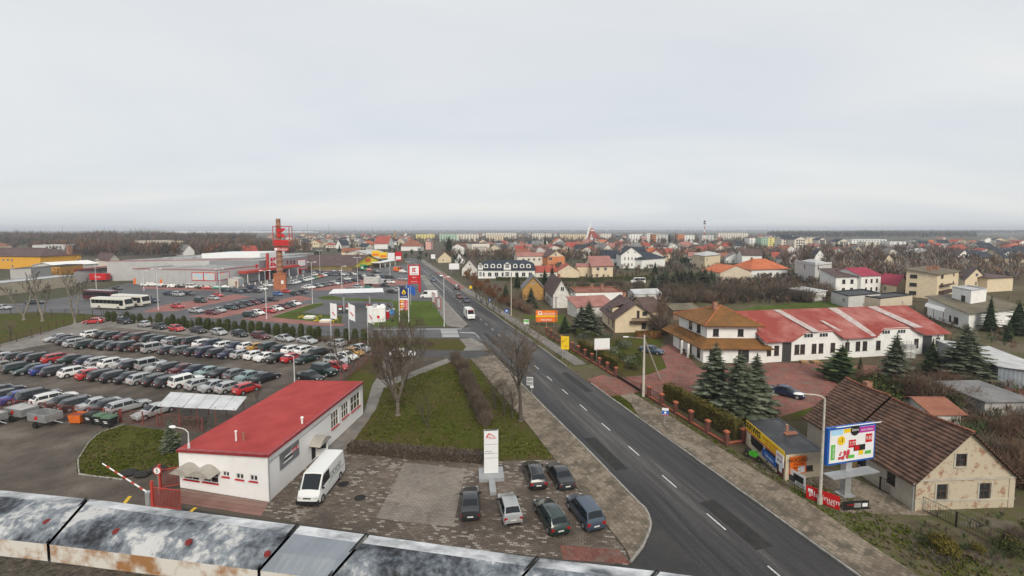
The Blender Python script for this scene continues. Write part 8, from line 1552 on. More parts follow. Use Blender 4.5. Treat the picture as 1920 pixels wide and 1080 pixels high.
# lorries and vans on the lot
lt = thing('lorry', tuple(G(703, 536)), 'grey curtain-sided lorry standing in the supermarket car park', 'lorry', None, radians(-8)); MB().box(-4.2, -1.2, 1.0, 2.2, 1.2, 3.6).build('box', mat('curtain_grey', (0.48, 0.48, 0.46), var=.15), lt); MB().box(-6.0 + 8.4, -1.1, .6, 4.4, 1.1, 2.7).build('cab', PAINT['silver'], lt); MB().box(4.0, -1.0, 1.6, 4.43, 1.0, 2.5).build('windscreen', M_glass, lt)
for x in (-3.2, -2.1, 3.2):
 for y in (-1.22, .92): MB().tube((x, y, .48), (x, y + .3, .48), .48, .48, 12).build('wheel', M_tyre, lt)
lt = thing('lorry', tuple(G(680, 508)), 'green and white lorry tractor by the discount store', 'lorry', None, radians(-35)); MB().box(-.4, -1.2, 1.0, 2.4, 1.2, 3.6).build('cab', mat('cab_green', (0.04, 0.28, 0.10), var=.1), lt); MB().box(-3.4, -1.0, .8, -.4, 1.0, 1.15).build('chassis', M_dkmetal, lt); MB().box(2.38, -1.05, 2.0, 2.43, 1.05, 3.0).build('windscreen', M_glass, lt); MB().box(.4, -1.23, 1.4, 2.2, -1.2, 2.6).build('white_panel', M_signw, lt)
for x in (-2.8, 1.6):
 for y in (-1.22, .92): MB().tube((x, y, .5), (x, y + .3, .5), .5, .5, 12).build('wheel', M_tyre, lt)
VAN.make('delivery_van', tuple(G(747, 509)), radians(-30), 'orange van parked at the far corner of the car park', 'van', None, PAINT['orange'])
VAN.make('delivery_van', tuple(G(805, 558.5)), radians(180), 'white van waiting at the station exit beside the street', 'van', None, PAINT['white'])
# left-edge buildings
oC = G(77, 505); house('orange_building', 'long bright orange building with dark brown roof at the left edge', G(-75, 503), oC, depth=22, eave=ZAT(oC, 481), ridge=ZAT(oC, 481) + 4.6, roof='hip', wall=W_yell, roofmat=R_brown, ov=.6, fa=[(x, x + 1.4, 4.6, 5.8) for x in (18, 20.5, 24, 26.5, 30, 33)] + [(36, 37.2, .9, 2.3), (36, 37.2, 4.2, 5.8)], cat='building', chim=[(.98, .75, 2.0, 13)])
wg = house('orange_wing', 'lower orange wing with three white windows behind the pale sheds', G(78, 503), G(142, 500), depth=16, eave=6.2, ridge=8.4, roof='A', wall=W_yell, roofmat=R_brown, ov=.6, fa=[(x, x + 1.5, 3.2, 5.0) for x in (6, 10.5, 15)], cat='building')
house('white_shed', 'flat-pitched white metal-roofed shed below the orange wing', G(105, 512), G(185, 506), depth=18, eave=3.8, ridge=5.4, roof='A', wall=W_lgrey, roofmat=W_white, ov=.5, cat='shed'); house('gabled_house', 'brown-roofed gabled house with pale wall behind the loading bay', G(205, 503), G(226, 501), L=G(180, 500), eave=5.0, ridge=8.6, roof='B', wall=W_pale, roofmat=R_brown, ov=.6, cat='house')
house('school_block', 'white flat block with square windows behind the brown hip roof', G(62, 481), G(126, 480), depth=14, eave=9.5, roof='flat', wall=W_lgrey, roofmat=R_light, fa=grid(28, 5, (4.4, 7), 1.6, 1.6, .3), cat='building')
hw = house('storage_hall', 'long beige windowless storage hall along the back road', G(-90, 566), G(143, 536), depth=9, eave=ZAT(G(143, 536), 517), roof='flat', wall=wallm('hall_beige', (0.42, 0.37, 0.28), .08), roofmat=R_light, par=.25, cat='hall')
for k in range(1, 16): MB().obox(hw.FA.P(hw.la*k/16, .1, .004) - hw.off, hw.A*.12, UP*(hw.FA.hit(143, 517)[1] - .3), hw.FA.n*.03).build('panel_joint', M_pole, hw.root)
house('grey_garage', 'grey box garages behind the long beige hall', G(20, 523), G(60, 518), depth=8, eave=4.5, roof='flat', wall=W_grey, roofmat=R_grey, cat='garage'); house('ochre_store', 'small ochre store building behind the beige hall', G(80, 516), G(125, 511), depth=8, eave=4.2, roof='flat', wall=W_ochre, roofmat=R_felt, cat='building')
house('tower_block', 'pale three-storey block among trees left of the supermarket roof', G(253, 474), G(319, 473), depth=14, eave=11.5, roof='flat', wall=W_beige, roofmat=R_light, fa=grid(44, 9, (1.5, 4.8, 8), 1.8, 1.6, .04), cat='building')
for lab, C_, R_, kw in (('white house with dark steep gable behind the supermarket roof', (345, 482), (365, 481), dict(L=(330, 479), eave=5, ridge=10, roof='B', wall=W_white, roofmat=R_grey)), ('cream house with red hip roof behind the supermarket', (398, 478), (430, 477), dict(depth=12, eave=6, ridge=9.6, roof='hip', wall=W_cream, roofmat=R_red)), ('house with brown steep roof right of the red hip roof', (436, 477), (465, 476), dict(depth=12, eave=5.5, ridge=10, roof='A', wall=W_cream, roofmat=R_brown, dorm=[(.5, 3, 6.2, 1.8, W_cream)])), ('red-roofed house behind the rooftop plant', (458, 482), (484, 481), dict(depth=12, eave=4, ridge=9, roof='A', wall=W_white, roofmat=R_red)), ('rust-roofed house at the far left in front of the wood', (-5, 470), (22, 469), dict(depth=12, eave=5, ridge=9, roof='hip', wall=W_cream, roofmat=R_brick))):
 house('house', lab, C_, R_, **kw)
# ---------------------------------------------------------------- the far town: blocks, church, mast, houses
M_mint = W_mint
for (u0, u1, vb, vt, m, lab, nst) in ((780, 814, 452.5, 439.5, W_lemon, 'long yellow panel block left of the tall dark spruce', 5), (824, 858, 452.5, 439, W_mint, 'mint and cream panel block behind the tall dark spruce', 5), (858, 897, 452.5, 439, W_pale, 'cream panel block right of the mint one', 5), (911, 968, 447.5, 437, W_pale, 'long pale block on the skyline right of the panel blocks', 5), (912, 948, 452, 441.5, W_cream, 'shorter cream block below the skyline block', 4),
  (998, 1034, 449, 438, W_pale, 'pale green-striped block left of the church', 4), (1050, 1098, 450, 439, W_cream, 'cream block beside the church spire', 4), (1126, 1146, 449, 438.5, W_pale, 'pale block right of the church', 4), (1180, 1203, 454, 438.5, W_white, 'white block with a dark pediment', 4), (1204, 1213, 455, 443, W_pink, 'white and red block left of the brick tower', 4), (1213, 1224, 455, 438, W_white, 'white balcony block next to the brick tower', 5), (1224, 1230, 458, 439.5, W_orange, 'brick-red narrow tower block', 5), (1230, 1252, 456, 440, W_lgrey, 'grey balcony block right of the brick tower', 5), (1271, 1283, 456, 439.5, W_orange, 'wide brick-red gable block', 5), (1284, 1302, 455, 441, W_white, 'white block just left of the mast', 5), (1316, 1338, 456, 441, W_lgrey, 'grey white block at the mast foot', 5),
  (1347, 1402, 449, 437, W_pale, 'very long cream block on the skyline right of the mast', 4), (1405, 1427, 463, 446, W_white, 'white block with a crimson roof edge', 5), (1427, 1440, 465, 446, W_mint, 'green-grey narrow block left of the pale yellow one', 5), (1440, 1465, 464, 446, W_lemon, 'pale yellow balcony block', 5), (1512, 1535, 458, 446, W_cream, 'cream block with brick stair towers', 4), (1597, 1662, 457, 449, W_white, 'long white hall on the skyline', 2), (1623, 1667, 466, 454, W_pale, 'pale balcony block below the white hall', 3), (1668, 1698, 469, 453.5, W_white, 'bright white modern block on the right', 4)):
 C_ = G(u0, vb); R_ = G(u1, vb); hz = ZAT(C_, vt); L_ = (R_ - C_).length
 house('apartment_block', lab, C_, R_, depth=13, eave=hz, roof='flat', wall=m, roofmat=R_light if u0 not in (1180, 1405) else (R_dark if u0 == 1180 else R_crim), par=.5, fa=grid(L_, max(3, min(12, int(L_/5))), [hz*(k + .3)/nst for k in range(nst)], 2.0 if L_ > 30 else 1.4, hz/nst*.5, .03), lod=True, cat='block')
for lab, u0, u1, vb, ev, rv_, n in (('large white mansion block with dark steep roof and dormers', 1465, 1489, 467, 448, 441, 0), ('white gable-ended block with four rows of windows', 1489, 1512, 468, 449, 443.5, 1), ('cream gabled block beside the tall firs', 1571, 1592, 466, 453, 447.5, 1), ('block with dark steep dormer roof left of the firs', 1535, 1548, 461, 450, 446, 1)):
 C_ = G(u0, vb); R_ = G(u1, vb); L_ = (R_ - C_).length; e_, r_ = ZAT(C_, ev), ZAT(C_, rv_); house('apartment_block', lab, C_, R_, depth=14, eave=e_, ridge=r_, roof='A' if n == 0 else 'B', wall=W_pale, roofmat=R_dark, fa=grid(L_, 4, [e_*(k + .25)/4 for k in range(4)], 1.8, 1.8), lod=True, cat='block')
# church with a tall white wedge spire
cp = G(1112, 453.5); chh = thing('church', tuple(cp), 'church with a tall white wedge-shaped spire and red roof', 'church'); fz = Fac(cp, Vector((1, 0, 0)), Vector((0, -1, 0)), 1)
def cx_(u, v): a, z = fz.hit(u, v); return a, max(0, z)
q = MB(); pts = [cx_(1095.5, 453.5), cx_(1100, 452), cx_(1108, 421), cx_(1106.2, 417)]; q.add([(a, -2, z) for a, z in pts] + [(a*.96 + .2, 2, z) for a, z in pts], [(0, 1, 2, 3), (7, 6, 5, 4), (0, 4, 5, 1), (1, 5, 6, 2), (2, 6, 7, 3), (3, 7, 4, 0)]); q.build('spire', W_white, chh)
q = MB(); pts = [cx_(1101, 448), cx_(1106, 433), cx_(1113, 433), cx_(1127, 448)]; q.add([(a, -6, z) for a, z in pts] + [(a, 22, z) for a, z in pts], [(0, 1, 2, 3), (7, 6, 5, 4), (0, 4, 5, 1), (1, 5, 6, 2), (2, 6, 7, 3), (3, 7, 4, 0)]); q.build('roof', R_red, chh)
q = MB(); pts = [cx_(1100, 453.5), cx_(1101, 447), cx_(1127, 447), cx_(1133, 453.5)]; q.add([(a, -5.5, z) for a, z in pts] + [(a, 21, z) for a, z in pts], [(0, 1, 2, 3), (7, 6, 5, 4), (0, 4, 5, 1), (1, 5, 6, 2), (2, 6, 7, 3)]); q.build('nave_wall', W_white, chh)
q = MB(); a0, z0 = cx_(1106.5, 433.5); a1, z1 = cx_(1113, 430.5); q.box(a0, -5, z0 - .5, a1, 3, z1); q.build('lantern', W_white, chh); MB().add([(a0 - .5, -5.5, z1), (a1 + .5, -5.5, z1), (a1 + .5, 3.5, z1), (a0 - .5, 3.5, z1), ((a0 + a1)/2, -1, cx_(1110, 427.5)[1])], [(0, 1, 4), (1, 2, 4), (2, 3, 4), (3, 0, 4)]).build('lantern_roof', R_red, chh)
q = MB(); pts = [cx_(1104.5, 450), cx_(1108, 439), cx_(1113, 450)]; q.poly([(a, -6.3, z) for a, z in pts]); q.build('front_arch', W_white, chh); MB().poly([(a, -6.5, z) for a, z in (cx_(1107.3, 446), cx_(1108.8, 440.5), cx_(1110.3, 446))]).build('arch_window', M_win, chh)
def mast(u, vb, vt, label, bands=True, w=2.0):
 p = G(u, vb); hz = ZAT(p, vt); o = thing('mast', tuple(p), label, 'mast', 'masts on the skyline'); n = 8
 for k in range(n): MB().tube((0, 0, hz*k/n), (0, 0, hz*(k + 1)/n), w*.5*(1 - .07*k), w*.5*(1 - .07*(k + 1)), 6).build('section', (M_redm if k % 2 else M_signw) if bands else M_dkmetal, o)
 if bands:
  for z in (.84, .93): MB().tube((0, 0, hz*z), (0, 0, hz*(z + .045)), w*.9, w*.9, 8).build('antenna', M_dkmetal, o)
mast(1320, 458, 413, 'red and white radio mast right of the church'); mast(577.5, 446, 419, 'thin dark mast left of the far chimneys', False, .8); mast(617, 446, 417.5, 'thin dark mast above the discount store', False, .8); mast(698, 444, 420.5, 'thin dark mast left of the panel blocks', False, .8); mast(118, 447, 419, 'faint lattice mast over the left wood', False, .7)
cps = G(740.5, 449); o = thing('factory_chimney', tuple(cps), 'small ochre factory chimney before the panel blocks', 'chimney'); MB().tube((0, 0, 0), (0, 0, ZAT(cps, 432)), 1.6, 1.1, 10).build('stack', W_ochre, o); MB().tube((0, 0, ZAT(cps, 432)), (0, 0, ZAT(cps, 431.5)), 1.4, 1.4, 10).build('rim', W_brown, o)
# scattered far houses
rg = random.Random(21); items = []; placed = []
WN = [('white', W_white), ('cream', W_cream), ('pale', W_pale), ('beige', W_beige), ('grey', W_lgrey)]; RN_ = [('red', R_red), ('orange', R_orange), ('brown', R_brown), ('grey', R_grey), ('rust', R_brick), ('slate', R_dark), ('pink', R_pink)]
spots = []
def scatter(n, u0, u1, v0, v1, mind=10):
 k = 0; tries = 0
 while k < n and tries < n*60:
  tries += 1; u = rg.uniform(u0, u1); v = v0 + (v1 - v0)*rg.random()**1.3
  if any(abs(u - a) < 24 and -5 < v - b < 12 for a, b in HP) or any(abs(u - a) < mind*(1 if b < 450 else 1.5) and abs(v - b) < 2.2 for a, b in spots): continue
  spots.append((u, v)); k += 1
scatter(40, 560, 800, 441.5, 466); scatter(26, 900, 1100, 455, 470); scatter(34, 1130, 1480, 456, 478); scatter(16, 1480, 1920, 462, 478, 16); scatter(22, 800, 1250, 439.5, 446, 8); scatter(10, 500, 620, 444, 458); scatter(12, 1700, 1920, 452, 466, 12); scatter(26, 1130, 1500, 466, 496, 18); scatter(20, 880, 1120, 462, 486, 16); scatter(14, 1480, 1920, 460, 488, 24); scatter(20, 560, 800, 446, 470, 12); scatter(30, 900, 1500, 444, 458, 10)
for u, v in spots:
 wn, wm = rg.choice(WN); rn, rm = rg.choice(RN_ + RN_[2:6] + [('red', R_red)]); p = G(u, v); a = rg.choice((radians(-16), radians(74), 0, radians(20))) + rg.uniform(-.1, .1); w_, d_ = rg.uniform(9, 13), rg.uniform(9, 12); A_ = Vector((cos(a), sin(a), 0)); A_ = A_ if A_.x > 0 else -A_
 ev = rg.choice((3.6, 5.4, 6.2)); h = house('house', None, p - A_*w_/2, p + A_*w_/2, depth=d_, eave=ev, ridge=ev + rg.uniform(2.2, 4.2), roof=rg.choice(('A', 'B', 'hip')), wall=wm, roofmat=rm, ov=.5, fa=grid(w_, 3 if v > 450 else 2, (ev - 2.6,), 1.3, 1.5), lod=True, group='houses of the far town', cat='house')
 zone = 'far left of the street' if u < 790 else ('between the street and the church' if u < 1110 else ('between the church and the mast' if u < 1320 else 'in the far town beyond the mast')); items.append((h.root, f'{wn} {rn}-roofed house', zone))
label_row(items)
# far woods and fields
def wood(name, label, poly_uv, n, hmin, hmax, mats, seed, spikes=12, w=.9):
 """a wood that reads as one mass: every tree a sheaf of upright twig blades"""
 g_ = random.Random(seed); mb = MB()
 (u0, v0), (u1, v1) = poly_uv
 for _ in range(n):
  p = G(u0 + (u1 - u0)*g_.betavariate(1.25, 1.25), v0 + (v1 - v0)*g_.betavariate(1.3, 1.3)); h = hmin + (hmax - hmin)*(.5*g_.random() + .5*min(1, max(0, .5 + 1.1*mnoise.noise((p.x*.012, p.y*.02, seed*3.1))))); m = g_.randrange(len(mats)); R = h*.30
  mb.tube(p, p + UP*h*.6, h*.014, h*.008, 3, m, caps=False)
  for k in range(spikes):
   a = g_.random()*6.28; c = p + UP*h*g_.uniform(.12, .62) + Vector((cos(a), sin(a), 0))*R*g_.random()*.6; t = c + Vector((cos(a)*R*g_.uniform(.4, 1.1), sin(a)*R*g_.uniform(.4, 1.1), h*g_.uniform(.18, .42))); s_ = Vector((-sin(a), cos(a), 0))*w*g_.uniform(.35, 1); mb.add([c - s_*.6, c + s_*.6, t + s_*.4, t - s_*.2], [(0, 1, 2, 3)], m)
 o = mb.build(name, mats, None); tag(o, label, 'wood', kind='stuff'); return o
MT = [M_twig, M_twig_red, M_bark]; MG = [M_green[0], M_green[2], M_twig]
wood('left_wood', 'brown leafless wood across the left skyline', ((-120, 447), (480, 458)), 1100, 9, 22, MT, 1, 30, .8)
wood('left_pines', 'dark pines within the left skyline wood', ((-120, 449), (230, 462)), 130, 9, 14, MG, 2, 26, 1.3)
wood('left_thicket', 'reddish thicket between the supermarket roof and the wood', ((60, 458), (580, 482)), 900, 6, 15, [M_twig_red, M_twig, M_bark, M_leaf_brown], 3, 34, .6)
wood('far_wood', 'distant dark forest on the right skyline', ((1440, 436.0), (1830, 446)), 2000, 12, 20, [M_bark, M_green[0], M_twig], 4, 12, 2.2)
wood('far_wood', 'dark forest band at the far right skyline', ((1600, 434.0), (2150, 438.5)), 1300, 15, 22, [M_bark, M_green[0], M_twig], 5, 8, 8)
wood('far_wood', 'bluish forest line across the middle skyline', ((480, 432.9), (1600, 434.6)), 1300, 14, 20, [M_bark, M_green[0], M_twig], 6, 7, 9)
wood('town_trees', 'bare treetops scattered through the far town', ((560, 438), (1480, 462)), 1200, 7, 12, MT, 7, 16, 1.0)
wood('town_trees', 'bare shrubs and treetops between the nearer houses', ((830, 462), (1480, 490)), 900, 5, 11, MT, 8, 32, .45)
wood('birch_wood', 'leafless birch thicket across the right middle distance', ((1480, 464), (1960, 500)), 620, 6, 11, [M_twig_red, M_twig, M_bark_pale], 9, 24, .7)
wood('birch_wood', 'denser leafless thicket on the right behind the cube house', ((1540, 498), (1930, 532)), 330, 5, 9, [M_twig_red, M_twig, M_bark_pale], 10, 30, .45)
wood('town_evergreens', 'dark evergreens scattered among the far houses', ((560, 450), (1600, 500)), 190, 4, 9, MG, 17, 34, .6)
wood('garden_scrub', 'hedges and dry gardens around the middle-distance houses', ((850, 466), (1500, 522)), 800, 1.2, 4, [M_twig, M_twig_red, M_green[2], M_bark], 18, 26, .3)
M_field = ground_mat('pale_field', [(0.17, 0.15, 0.10), (0.24, 0.21, 0.15), (0.30, 0.27, 0.20)], scales=(0.002, 0.01, 0.1)); M_snowf = ground_mat('bright_field', [(0.46, 0.44, 0.40), (0.52, 0.50, 0.47), (0.58, 0.56, 0.53)], scales=(0.002, 0.01, 0.1))
gsheet('field', [(1790, 452), (1960, 451), (1960, 455.5), (1790, 457)], M_field, .05); gsheet('field', [(300, 433.2), (580, 433.0), (600, 436), (300, 436.5)], M_snowf, .3)
wood('garden_scrub', 'low brown scrub and dry weeds between the houses right of the street', ((950, 530), (1260, 575)), 260, 1.2, 3.2, [M_twig, M_twig_red, M_bark], 11, 26, .16)
wood('garden_scrub', 'brown thicket in front of the far right-hand houses', ((1230, 500), (1560, 572)), 760, 1.5, 4.6, [M_twig_red, M_twig, M_bark], 12, 28, .22)
wood('garden_scrub', 'dry weeds and scrub around the modern house', ((1560, 560), (1960, 660)), 300, .8, 2.6, [M_twig, M_twig_red, M_green[2]], 13, 26, .12)
wood('garden_scrub', 'overgrown dry garden behind the old house', ((1590, 725), (1990, 830)), 330, .8, 2.4, [M_twig_red, M_twig, M_green[2]], 14, 26, .09)
wood('garden_scrub', 'dry grass and weeds right of the street corner', ((1700, 960), (2050, 1080)), 120, .3, .9, [M_twig, M_green[2], M_bark], 15, 22, .05)
wood('left_wood', 'taller reddish wood behind the orange building', ((-120, 452), (330, 460)), 380, 12, 26, [M_twig_red, M_twig, M_bark], 16, 40, .6)
def tufts(name, label, px, n, mats, seed, h=(.06, .16)):
 g_ = random.Random(seed); mb = MB(); P_ = [G(u, v) for u, v in px]; xs, ys = [p.x for p in P_], [p.y for p in P_]; k = 0
 while k < n:
  x, y = g_.uniform(min(xs), max(xs)), g_.uniform(min(ys), max(ys)); c = False
  for i in range(len(P_)):
   a, b = P_[i], P_[i - 1]
   if (a.y > y) != (b.y > y) and x < (b.x - a.x)*(y - a.y)/(b.y - a.y) + a.x: c = not c
  if not c or mnoise.noise((x*.22, y*.22, seed)) < g_.uniform(-.5, .35): k += .2; continue
  k += 1; m = 0 if mnoise.noise((x*.12, y*.12, seed + 9.)) > g_.uniform(-.3, .3) else g_.randrange(len(mats))
  for _ in range(4): a = g_.random()*6.28; t = Vector((cos(a), sin(a), 0)); o = Vector((x, y, .02)) + t*.1; hh = g_.uniform(*h); mb.add([o - t.yxz*.10, o + t.yxz*.10, o + t*.12 + UP*hh], [(0, 1, 2)], m)
 tag(mb.build(name, mats), label, 'grass', kind='stuff')
MGr = [mat('blade_' + n_, c_, var=.2, rough=1, spec=.05) for n_, c_ in (('green', (0.075, 0.092, 0.016)), ('straw', (0.14, 0.11, 0.05)), ('olive', (0.085, 0.082, 0.024)))]
tufts('lawn_grass', 'winter grass tufts on the lawn behind the forecourt', [(652, 843), (905, 865), (1040, 861), (982, 789), (934, 735), (881, 674), (845, 679), (720, 729), (705, 768)], 7000, MGr, 1)
tufts('lawn_grass', 'winter grass on the island by the gate', [(146, 888), (146, 862), (165, 832), (186, 812), (232, 797), (335, 812), (338, 880), (262, 884), (230, 900)], 2500, MGr, 2)
tufts('verge_grass', 'worn grass and weeds on the right-hand verge', [PIX(ROAD(t, s)) for t, s in ((-46, 9), (-46, 16), (-23, 12), (-23, 10), (0, 9.9), (0, 9), (-22, 9.1))], 3200, MGr, 3)
tufts('verge_grass', 'worn grass strip between kerb and walk', [PIX(ROAD(t, s)) for t, s in ((-9, 5.4), (2.5, 5.3), (2.5, 6.5), (-6, 6.5))], 900, MGr, 4)
tufts('verge_grass', 'worn grass along the far right-hand walk', [PIX(ROAD(t, s)) for t, s in ((11.5, 5.3), (60, 5.3), (60, 6.2), (11.5, 6.4))], 1500, MGr, 5); tufts('verge_grass', 'grass along the foot of the brick fence', [PIX(ROAD(t, s)) for t, s in ((11.5, 8.9), (44, 8.9), (44, 9.8), (11.5, 9.8))], 1500, MGr, 6)
# ---------------------------------------------------------------- trees and shrubs
def tall(p, v, base): return ZAT(p, v)
big = tree_kit(gen_bare(5, 14, .20, .75, .40, 5, crown_from=.22, stem=1.6, lv=4, kids=(7, 6, 6, 5), lens=(.5, .54, .52, .55), twig_r=.0125), mat('bark_mid', (0.15, 0.125, 0.095), var=.3, scale=4, coords='obj'), M_twig)
p = G(746, 779); big.make('bare_tree', tuple(p), .4, 'large spreading bare tree on the lawn behind the office', 'tree', scale=ZAT(p, 562)/13.6)
big2 = tree_kit(gen_bare(9, 12, .20, .80, .36, 1, crown_from=.26, stem=1.2, lv=4, kids=(11, 7, 6, 5), lens=(.62, .54, .52, .55), twig_r=.0125), M_bark, M_twig)
p = G(976, 789); big2.make('bare_tree', tuple(p), 1.2, 'tall bare tree standing at the footway by the town sign', 'tree', scale=ZAT(p, 632)/9.6)
for u, v, vt, i, lab in ((650, 716, 600, 0, 'slim bare tree beside the red mesh fence'), (945, 780, 700, 1, 'small bare tree left of the footway tree'), (928, 770, 690, 2, 'thin bare sapling in the brown hedge'), (960, 785, 712, 0, 'young multi-stem bare tree behind the sign pylon'), (801, 802, 730, 1, 'bare sapling in the middle of the lawn'), (483, 757, 722, 2, 'little twisted bare tree behind the office roof'), (700, 655, 596, 1, 'bare reddish tree by the entrance road')):
 p = G(u, v); plant(K_bare, p, ZAT(p, vt), 8.0, 'bare_tree', 'tree', lab, i=i, wide=.85)
pol_ = tree_kit(gen_bare(77, 11, .17, .62, .55, 2, crown_from=.42, stem=.8, lv=3, kids=(6, 6, 5, 0), lens=(.45, .34, .4, .3), twig_r=.028), M_bark_pale, M_bark)
for i, (u, v, vt) in enumerate(((45, 600, 520), (80, 602, 518), (141, 607, 512))): p = G(u, v); pol_.make('pollard_tree', tuple(p), i*2.1, f'{ordn(i)} pollarded pale-barked tree from the left on the left lawn', 'tree', 'pollarded trees', scale=ZAT(p, vt)/8.2)
p = G(20, 640); plant(K_bare, p, 5.5, 8, 'bare_tree', 'tree', 'leaning bare sapling by the rusty wire fence', i=2)
# thuja row along the fence
items = []; rg = random.Random(3)
cu = [203, 214, 238, 250, 263, 299, 324, 345, 374, 390, 411, 427, 441, 457, 472, 487, 502, 519, 535, 549, 565, 581, 597, 632, 650, 666, 683]
for u in cu:
 p = G(u, 602 + (u - 200)*.086); items.append((plant(K_col, p, rg.uniform(2.3, 3.0), 2.35, 'thuja', 'thuja', None, 'clipped thujas', wide=rg.uniform(.95, 1.15)), 'round-topped thuja', 'along the car yard fence'))
for u in (226, 271, 282, 314, 335, 352, 360, 382, 400, 419, 449, 494, 542, 588): p = G(u, 602.5 + (u - 200)*.086); items.append((plant(K_cone, p, rg.uniform(1.3, 2.2), 1.75, 'young_thuja', 'thuja', None, 'young thujas'), 'small pointed thuja', 'along the car yard fence'))
label_row(items)
items = []
for k in range(34):
 t = k/33; u, v = 856 + (912 - 856)*t + rg.uniform(-3, 3), 680 + (800 - 680)*t; items.append((plant(K_brush, G(u, v), rg.uniform(1.5, 2.6), 2.0, 'bare_shrub', 'shrub', None, 'brown shrub hedge on the lawn', wide=.75), 'brown leafless shrub', 'in the hedge across the lawn'))
for k in range(14): u = 600 + k*11; items.append((plant(K_brush_red, G(u + rg.uniform(-3, 3), 641 + (u - 600)*.06), rg.uniform(.8, 1.4), 2.4, 'bare_shrub', 'shrub', None, 'low shrubs by the flagpoles'), 'low reddish bare shrub', 'by the flagpoles'))
for k in range(10): u = 700 + k*12; items.append((plant(K_brush, G(u, 646 + rg.uniform(-3, 3)), rg.uniform(.9, 1.5), 2.0, 'bare_shrub', 'shrub', None, 'shrubs by the junction'), 'low brown shrub', 'by the side street junction'))
label_row(items)
hedge('low_hedge', [G(655, 846), G(780, 857), G(905, 866)], 1.1, .95, 'low dark brown clipped hedge between lawn and forecourt', [mat('hedge_brown', (0.06, 0.043, 0.03), var=.3, scale=3, rough=1), M_twig, M_bark], dens=170, size=.2)
p = G(320, 846); plant(K_spruce, p, ZAT(p, 785), 8, 'blue_spruce', 'tree', 'small blue spruce on the lawn island by the gate', i=1, wide=1.1)
# conifers on the right
for u, v, vt, K, i, wd, lab in ((1340, 757, 638, K_spruce, 0, 1.15, 'left blue spruce of the three in the red yard'), (1386, 778, 657, K_spruce, 2, 1.25, 'middle blue spruce of the three in the red yard'), (1416, 774, 660, K_spruce, 1, 1.35, 'right blue spruce of the three in the red yard'), (1577, 714, 643, K_pine, 0, 1.3, 'bushy pine in front of the workshop'), (1612, 706, 668, K_fir, 0, 1.0, 'small dark fir right of the bushy pine'), (1677, 728, 622, K_spruce, 1, 1.35, 'tall blue spruce in front of the wire cages'), (1746, 702, 633, K_fir, 1, 1.1, 'dark fir before the right workshop door'), (1808, 712, 606, K_spruce, 2, 1.4, 'broad tall blue spruce right of the workshop'), (1855, 622, 553, K_fir, 0, 1.0, 'dark layered fir before the modern house'), (1908, 628, 560, K_pine, 1, .9, 'dark pine at the right edge'), (1890, 640, 600, K_fir, 1, 1.0, 'low fir beside the pine at the right edge'),
  (1104, 626, 562, K_spruce, 0, 1.5, 'large blue spruce left of the cream house'), (1090, 622, 572, K_spruce, 2, 1.4, 'blue spruce tucked behind the large one'), (1059, 624, 590, K_fir, 1, 1.4, 'small fir right of the red billboard'), (996, 577, 537, K_spruce, 1, 1.4, 'pale blue spruce in front of the ochre house'), (1021, 545, 502, K_fir, 2, 1.7, 'left dark fir before the red roof'), (1035, 545, 497, K_fir, 0, 1.4, 'right dark fir before the red roof'), (970, 540, 508, K_pine, 0, .8, 'green pine behind the concrete pole'), (948, 560, 530, K_pine, 1, .8, 'green pine by the right-hand walk'), (842, 478, 441, K_fir, 1, 1.3, 'tall dark spruce standing up among the panel blocks'), (1022, 470, 434, K_fir, 2, .8, 'dark slim fir left of the church'), (1255, 458, 436, K_fir, 0, .9, 'dark fir between the brick blocks'), (1266, 457, 435, K_fir, 2, .8, 'second dark fir between the brick blocks'), (1577, 480, 452, K_fir, 2, .9, 'dark fir beside the cream gabled block'), (1568, 480, 450, K_fir, 0, .8, 'taller dark fir beside the cream gabled block'), (1650, 510, 482, K_fir, 1, .8, 'dark fir by the balcony house'), (1864, 545, 520, K_fir, 0, .9, 'left fir before the low cream building'), (1844, 545, 522, K_fir, 1, .9, 'right-hand fir group before the cream house'), (1228, 515, 490, K_pine, 0, .9, 'green pine right of the slate hip roof'), (1352, 520, 492, K_pine, 1, .9, 'green pine by the square cream house'), (1066, 485, 460, K_fir, 1, 1.1, 'dark fir right of the orange house'), (1105, 480, 452, K_fir, 0, 1.0, 'tall fir below the church'), (1780, 505, 484, K_fir, 2, 1.1, 'dark fir left of the white bungalow')):
 p = G(u, v); h_ = ZAT(p, vt); plant(K, p, h_, 6.6 if K is K_pine else 8.1, 'blue_spruce' if K is K_spruce else ('pine' if K is K_pine else 'fir'), 'tree', lab, i=i, wide=wd)
items = []
for k in range(24): u = 1227 + k*4.9 + rg.uniform(-2, 2); p = G(u, 541 + rg.uniform(-5, 6)); items.append((plant(K_spruce, p, ZAT(p, rg.uniform(501, 514)), 8, 'row_spruce', 'tree', None, 'spruces in a row', wide=1.35), 'spruce', 'in the row before the far houses'))
for k, (u, v) in enumerate(((1085, 632), (1094, 640), (1108, 636), (1150, 668), (1165, 676), (1182, 690), (1192, 695), (1172, 655), (1160, 650), (1138, 640), (1200, 680))): items.append((plant(K_juniper if k % 2 else K_bush, G(u, v), rg.uniform(1.4, 2.4), 1.65, 'garden_shrub', 'shrub', None, 'evergreen shrubs in the garden'), 'blue-green juniper shrub' if k % 2 else 'dark green rounded shrub', 'in the garden behind the white billboard'))
for k in range(22): u, v = rg.uniform(1600, 1850), rg.uniform(725, 775); items.append((plant(rg.choice((K_brush, K_brush_red, K_bush)), G(u, v), rg.uniform(2.0, 3.8), 2.0, 'garden_shrub', 'shrub', None, 'overgrown shrubs'), 'overgrown shrub', 'between workshop and old house'))
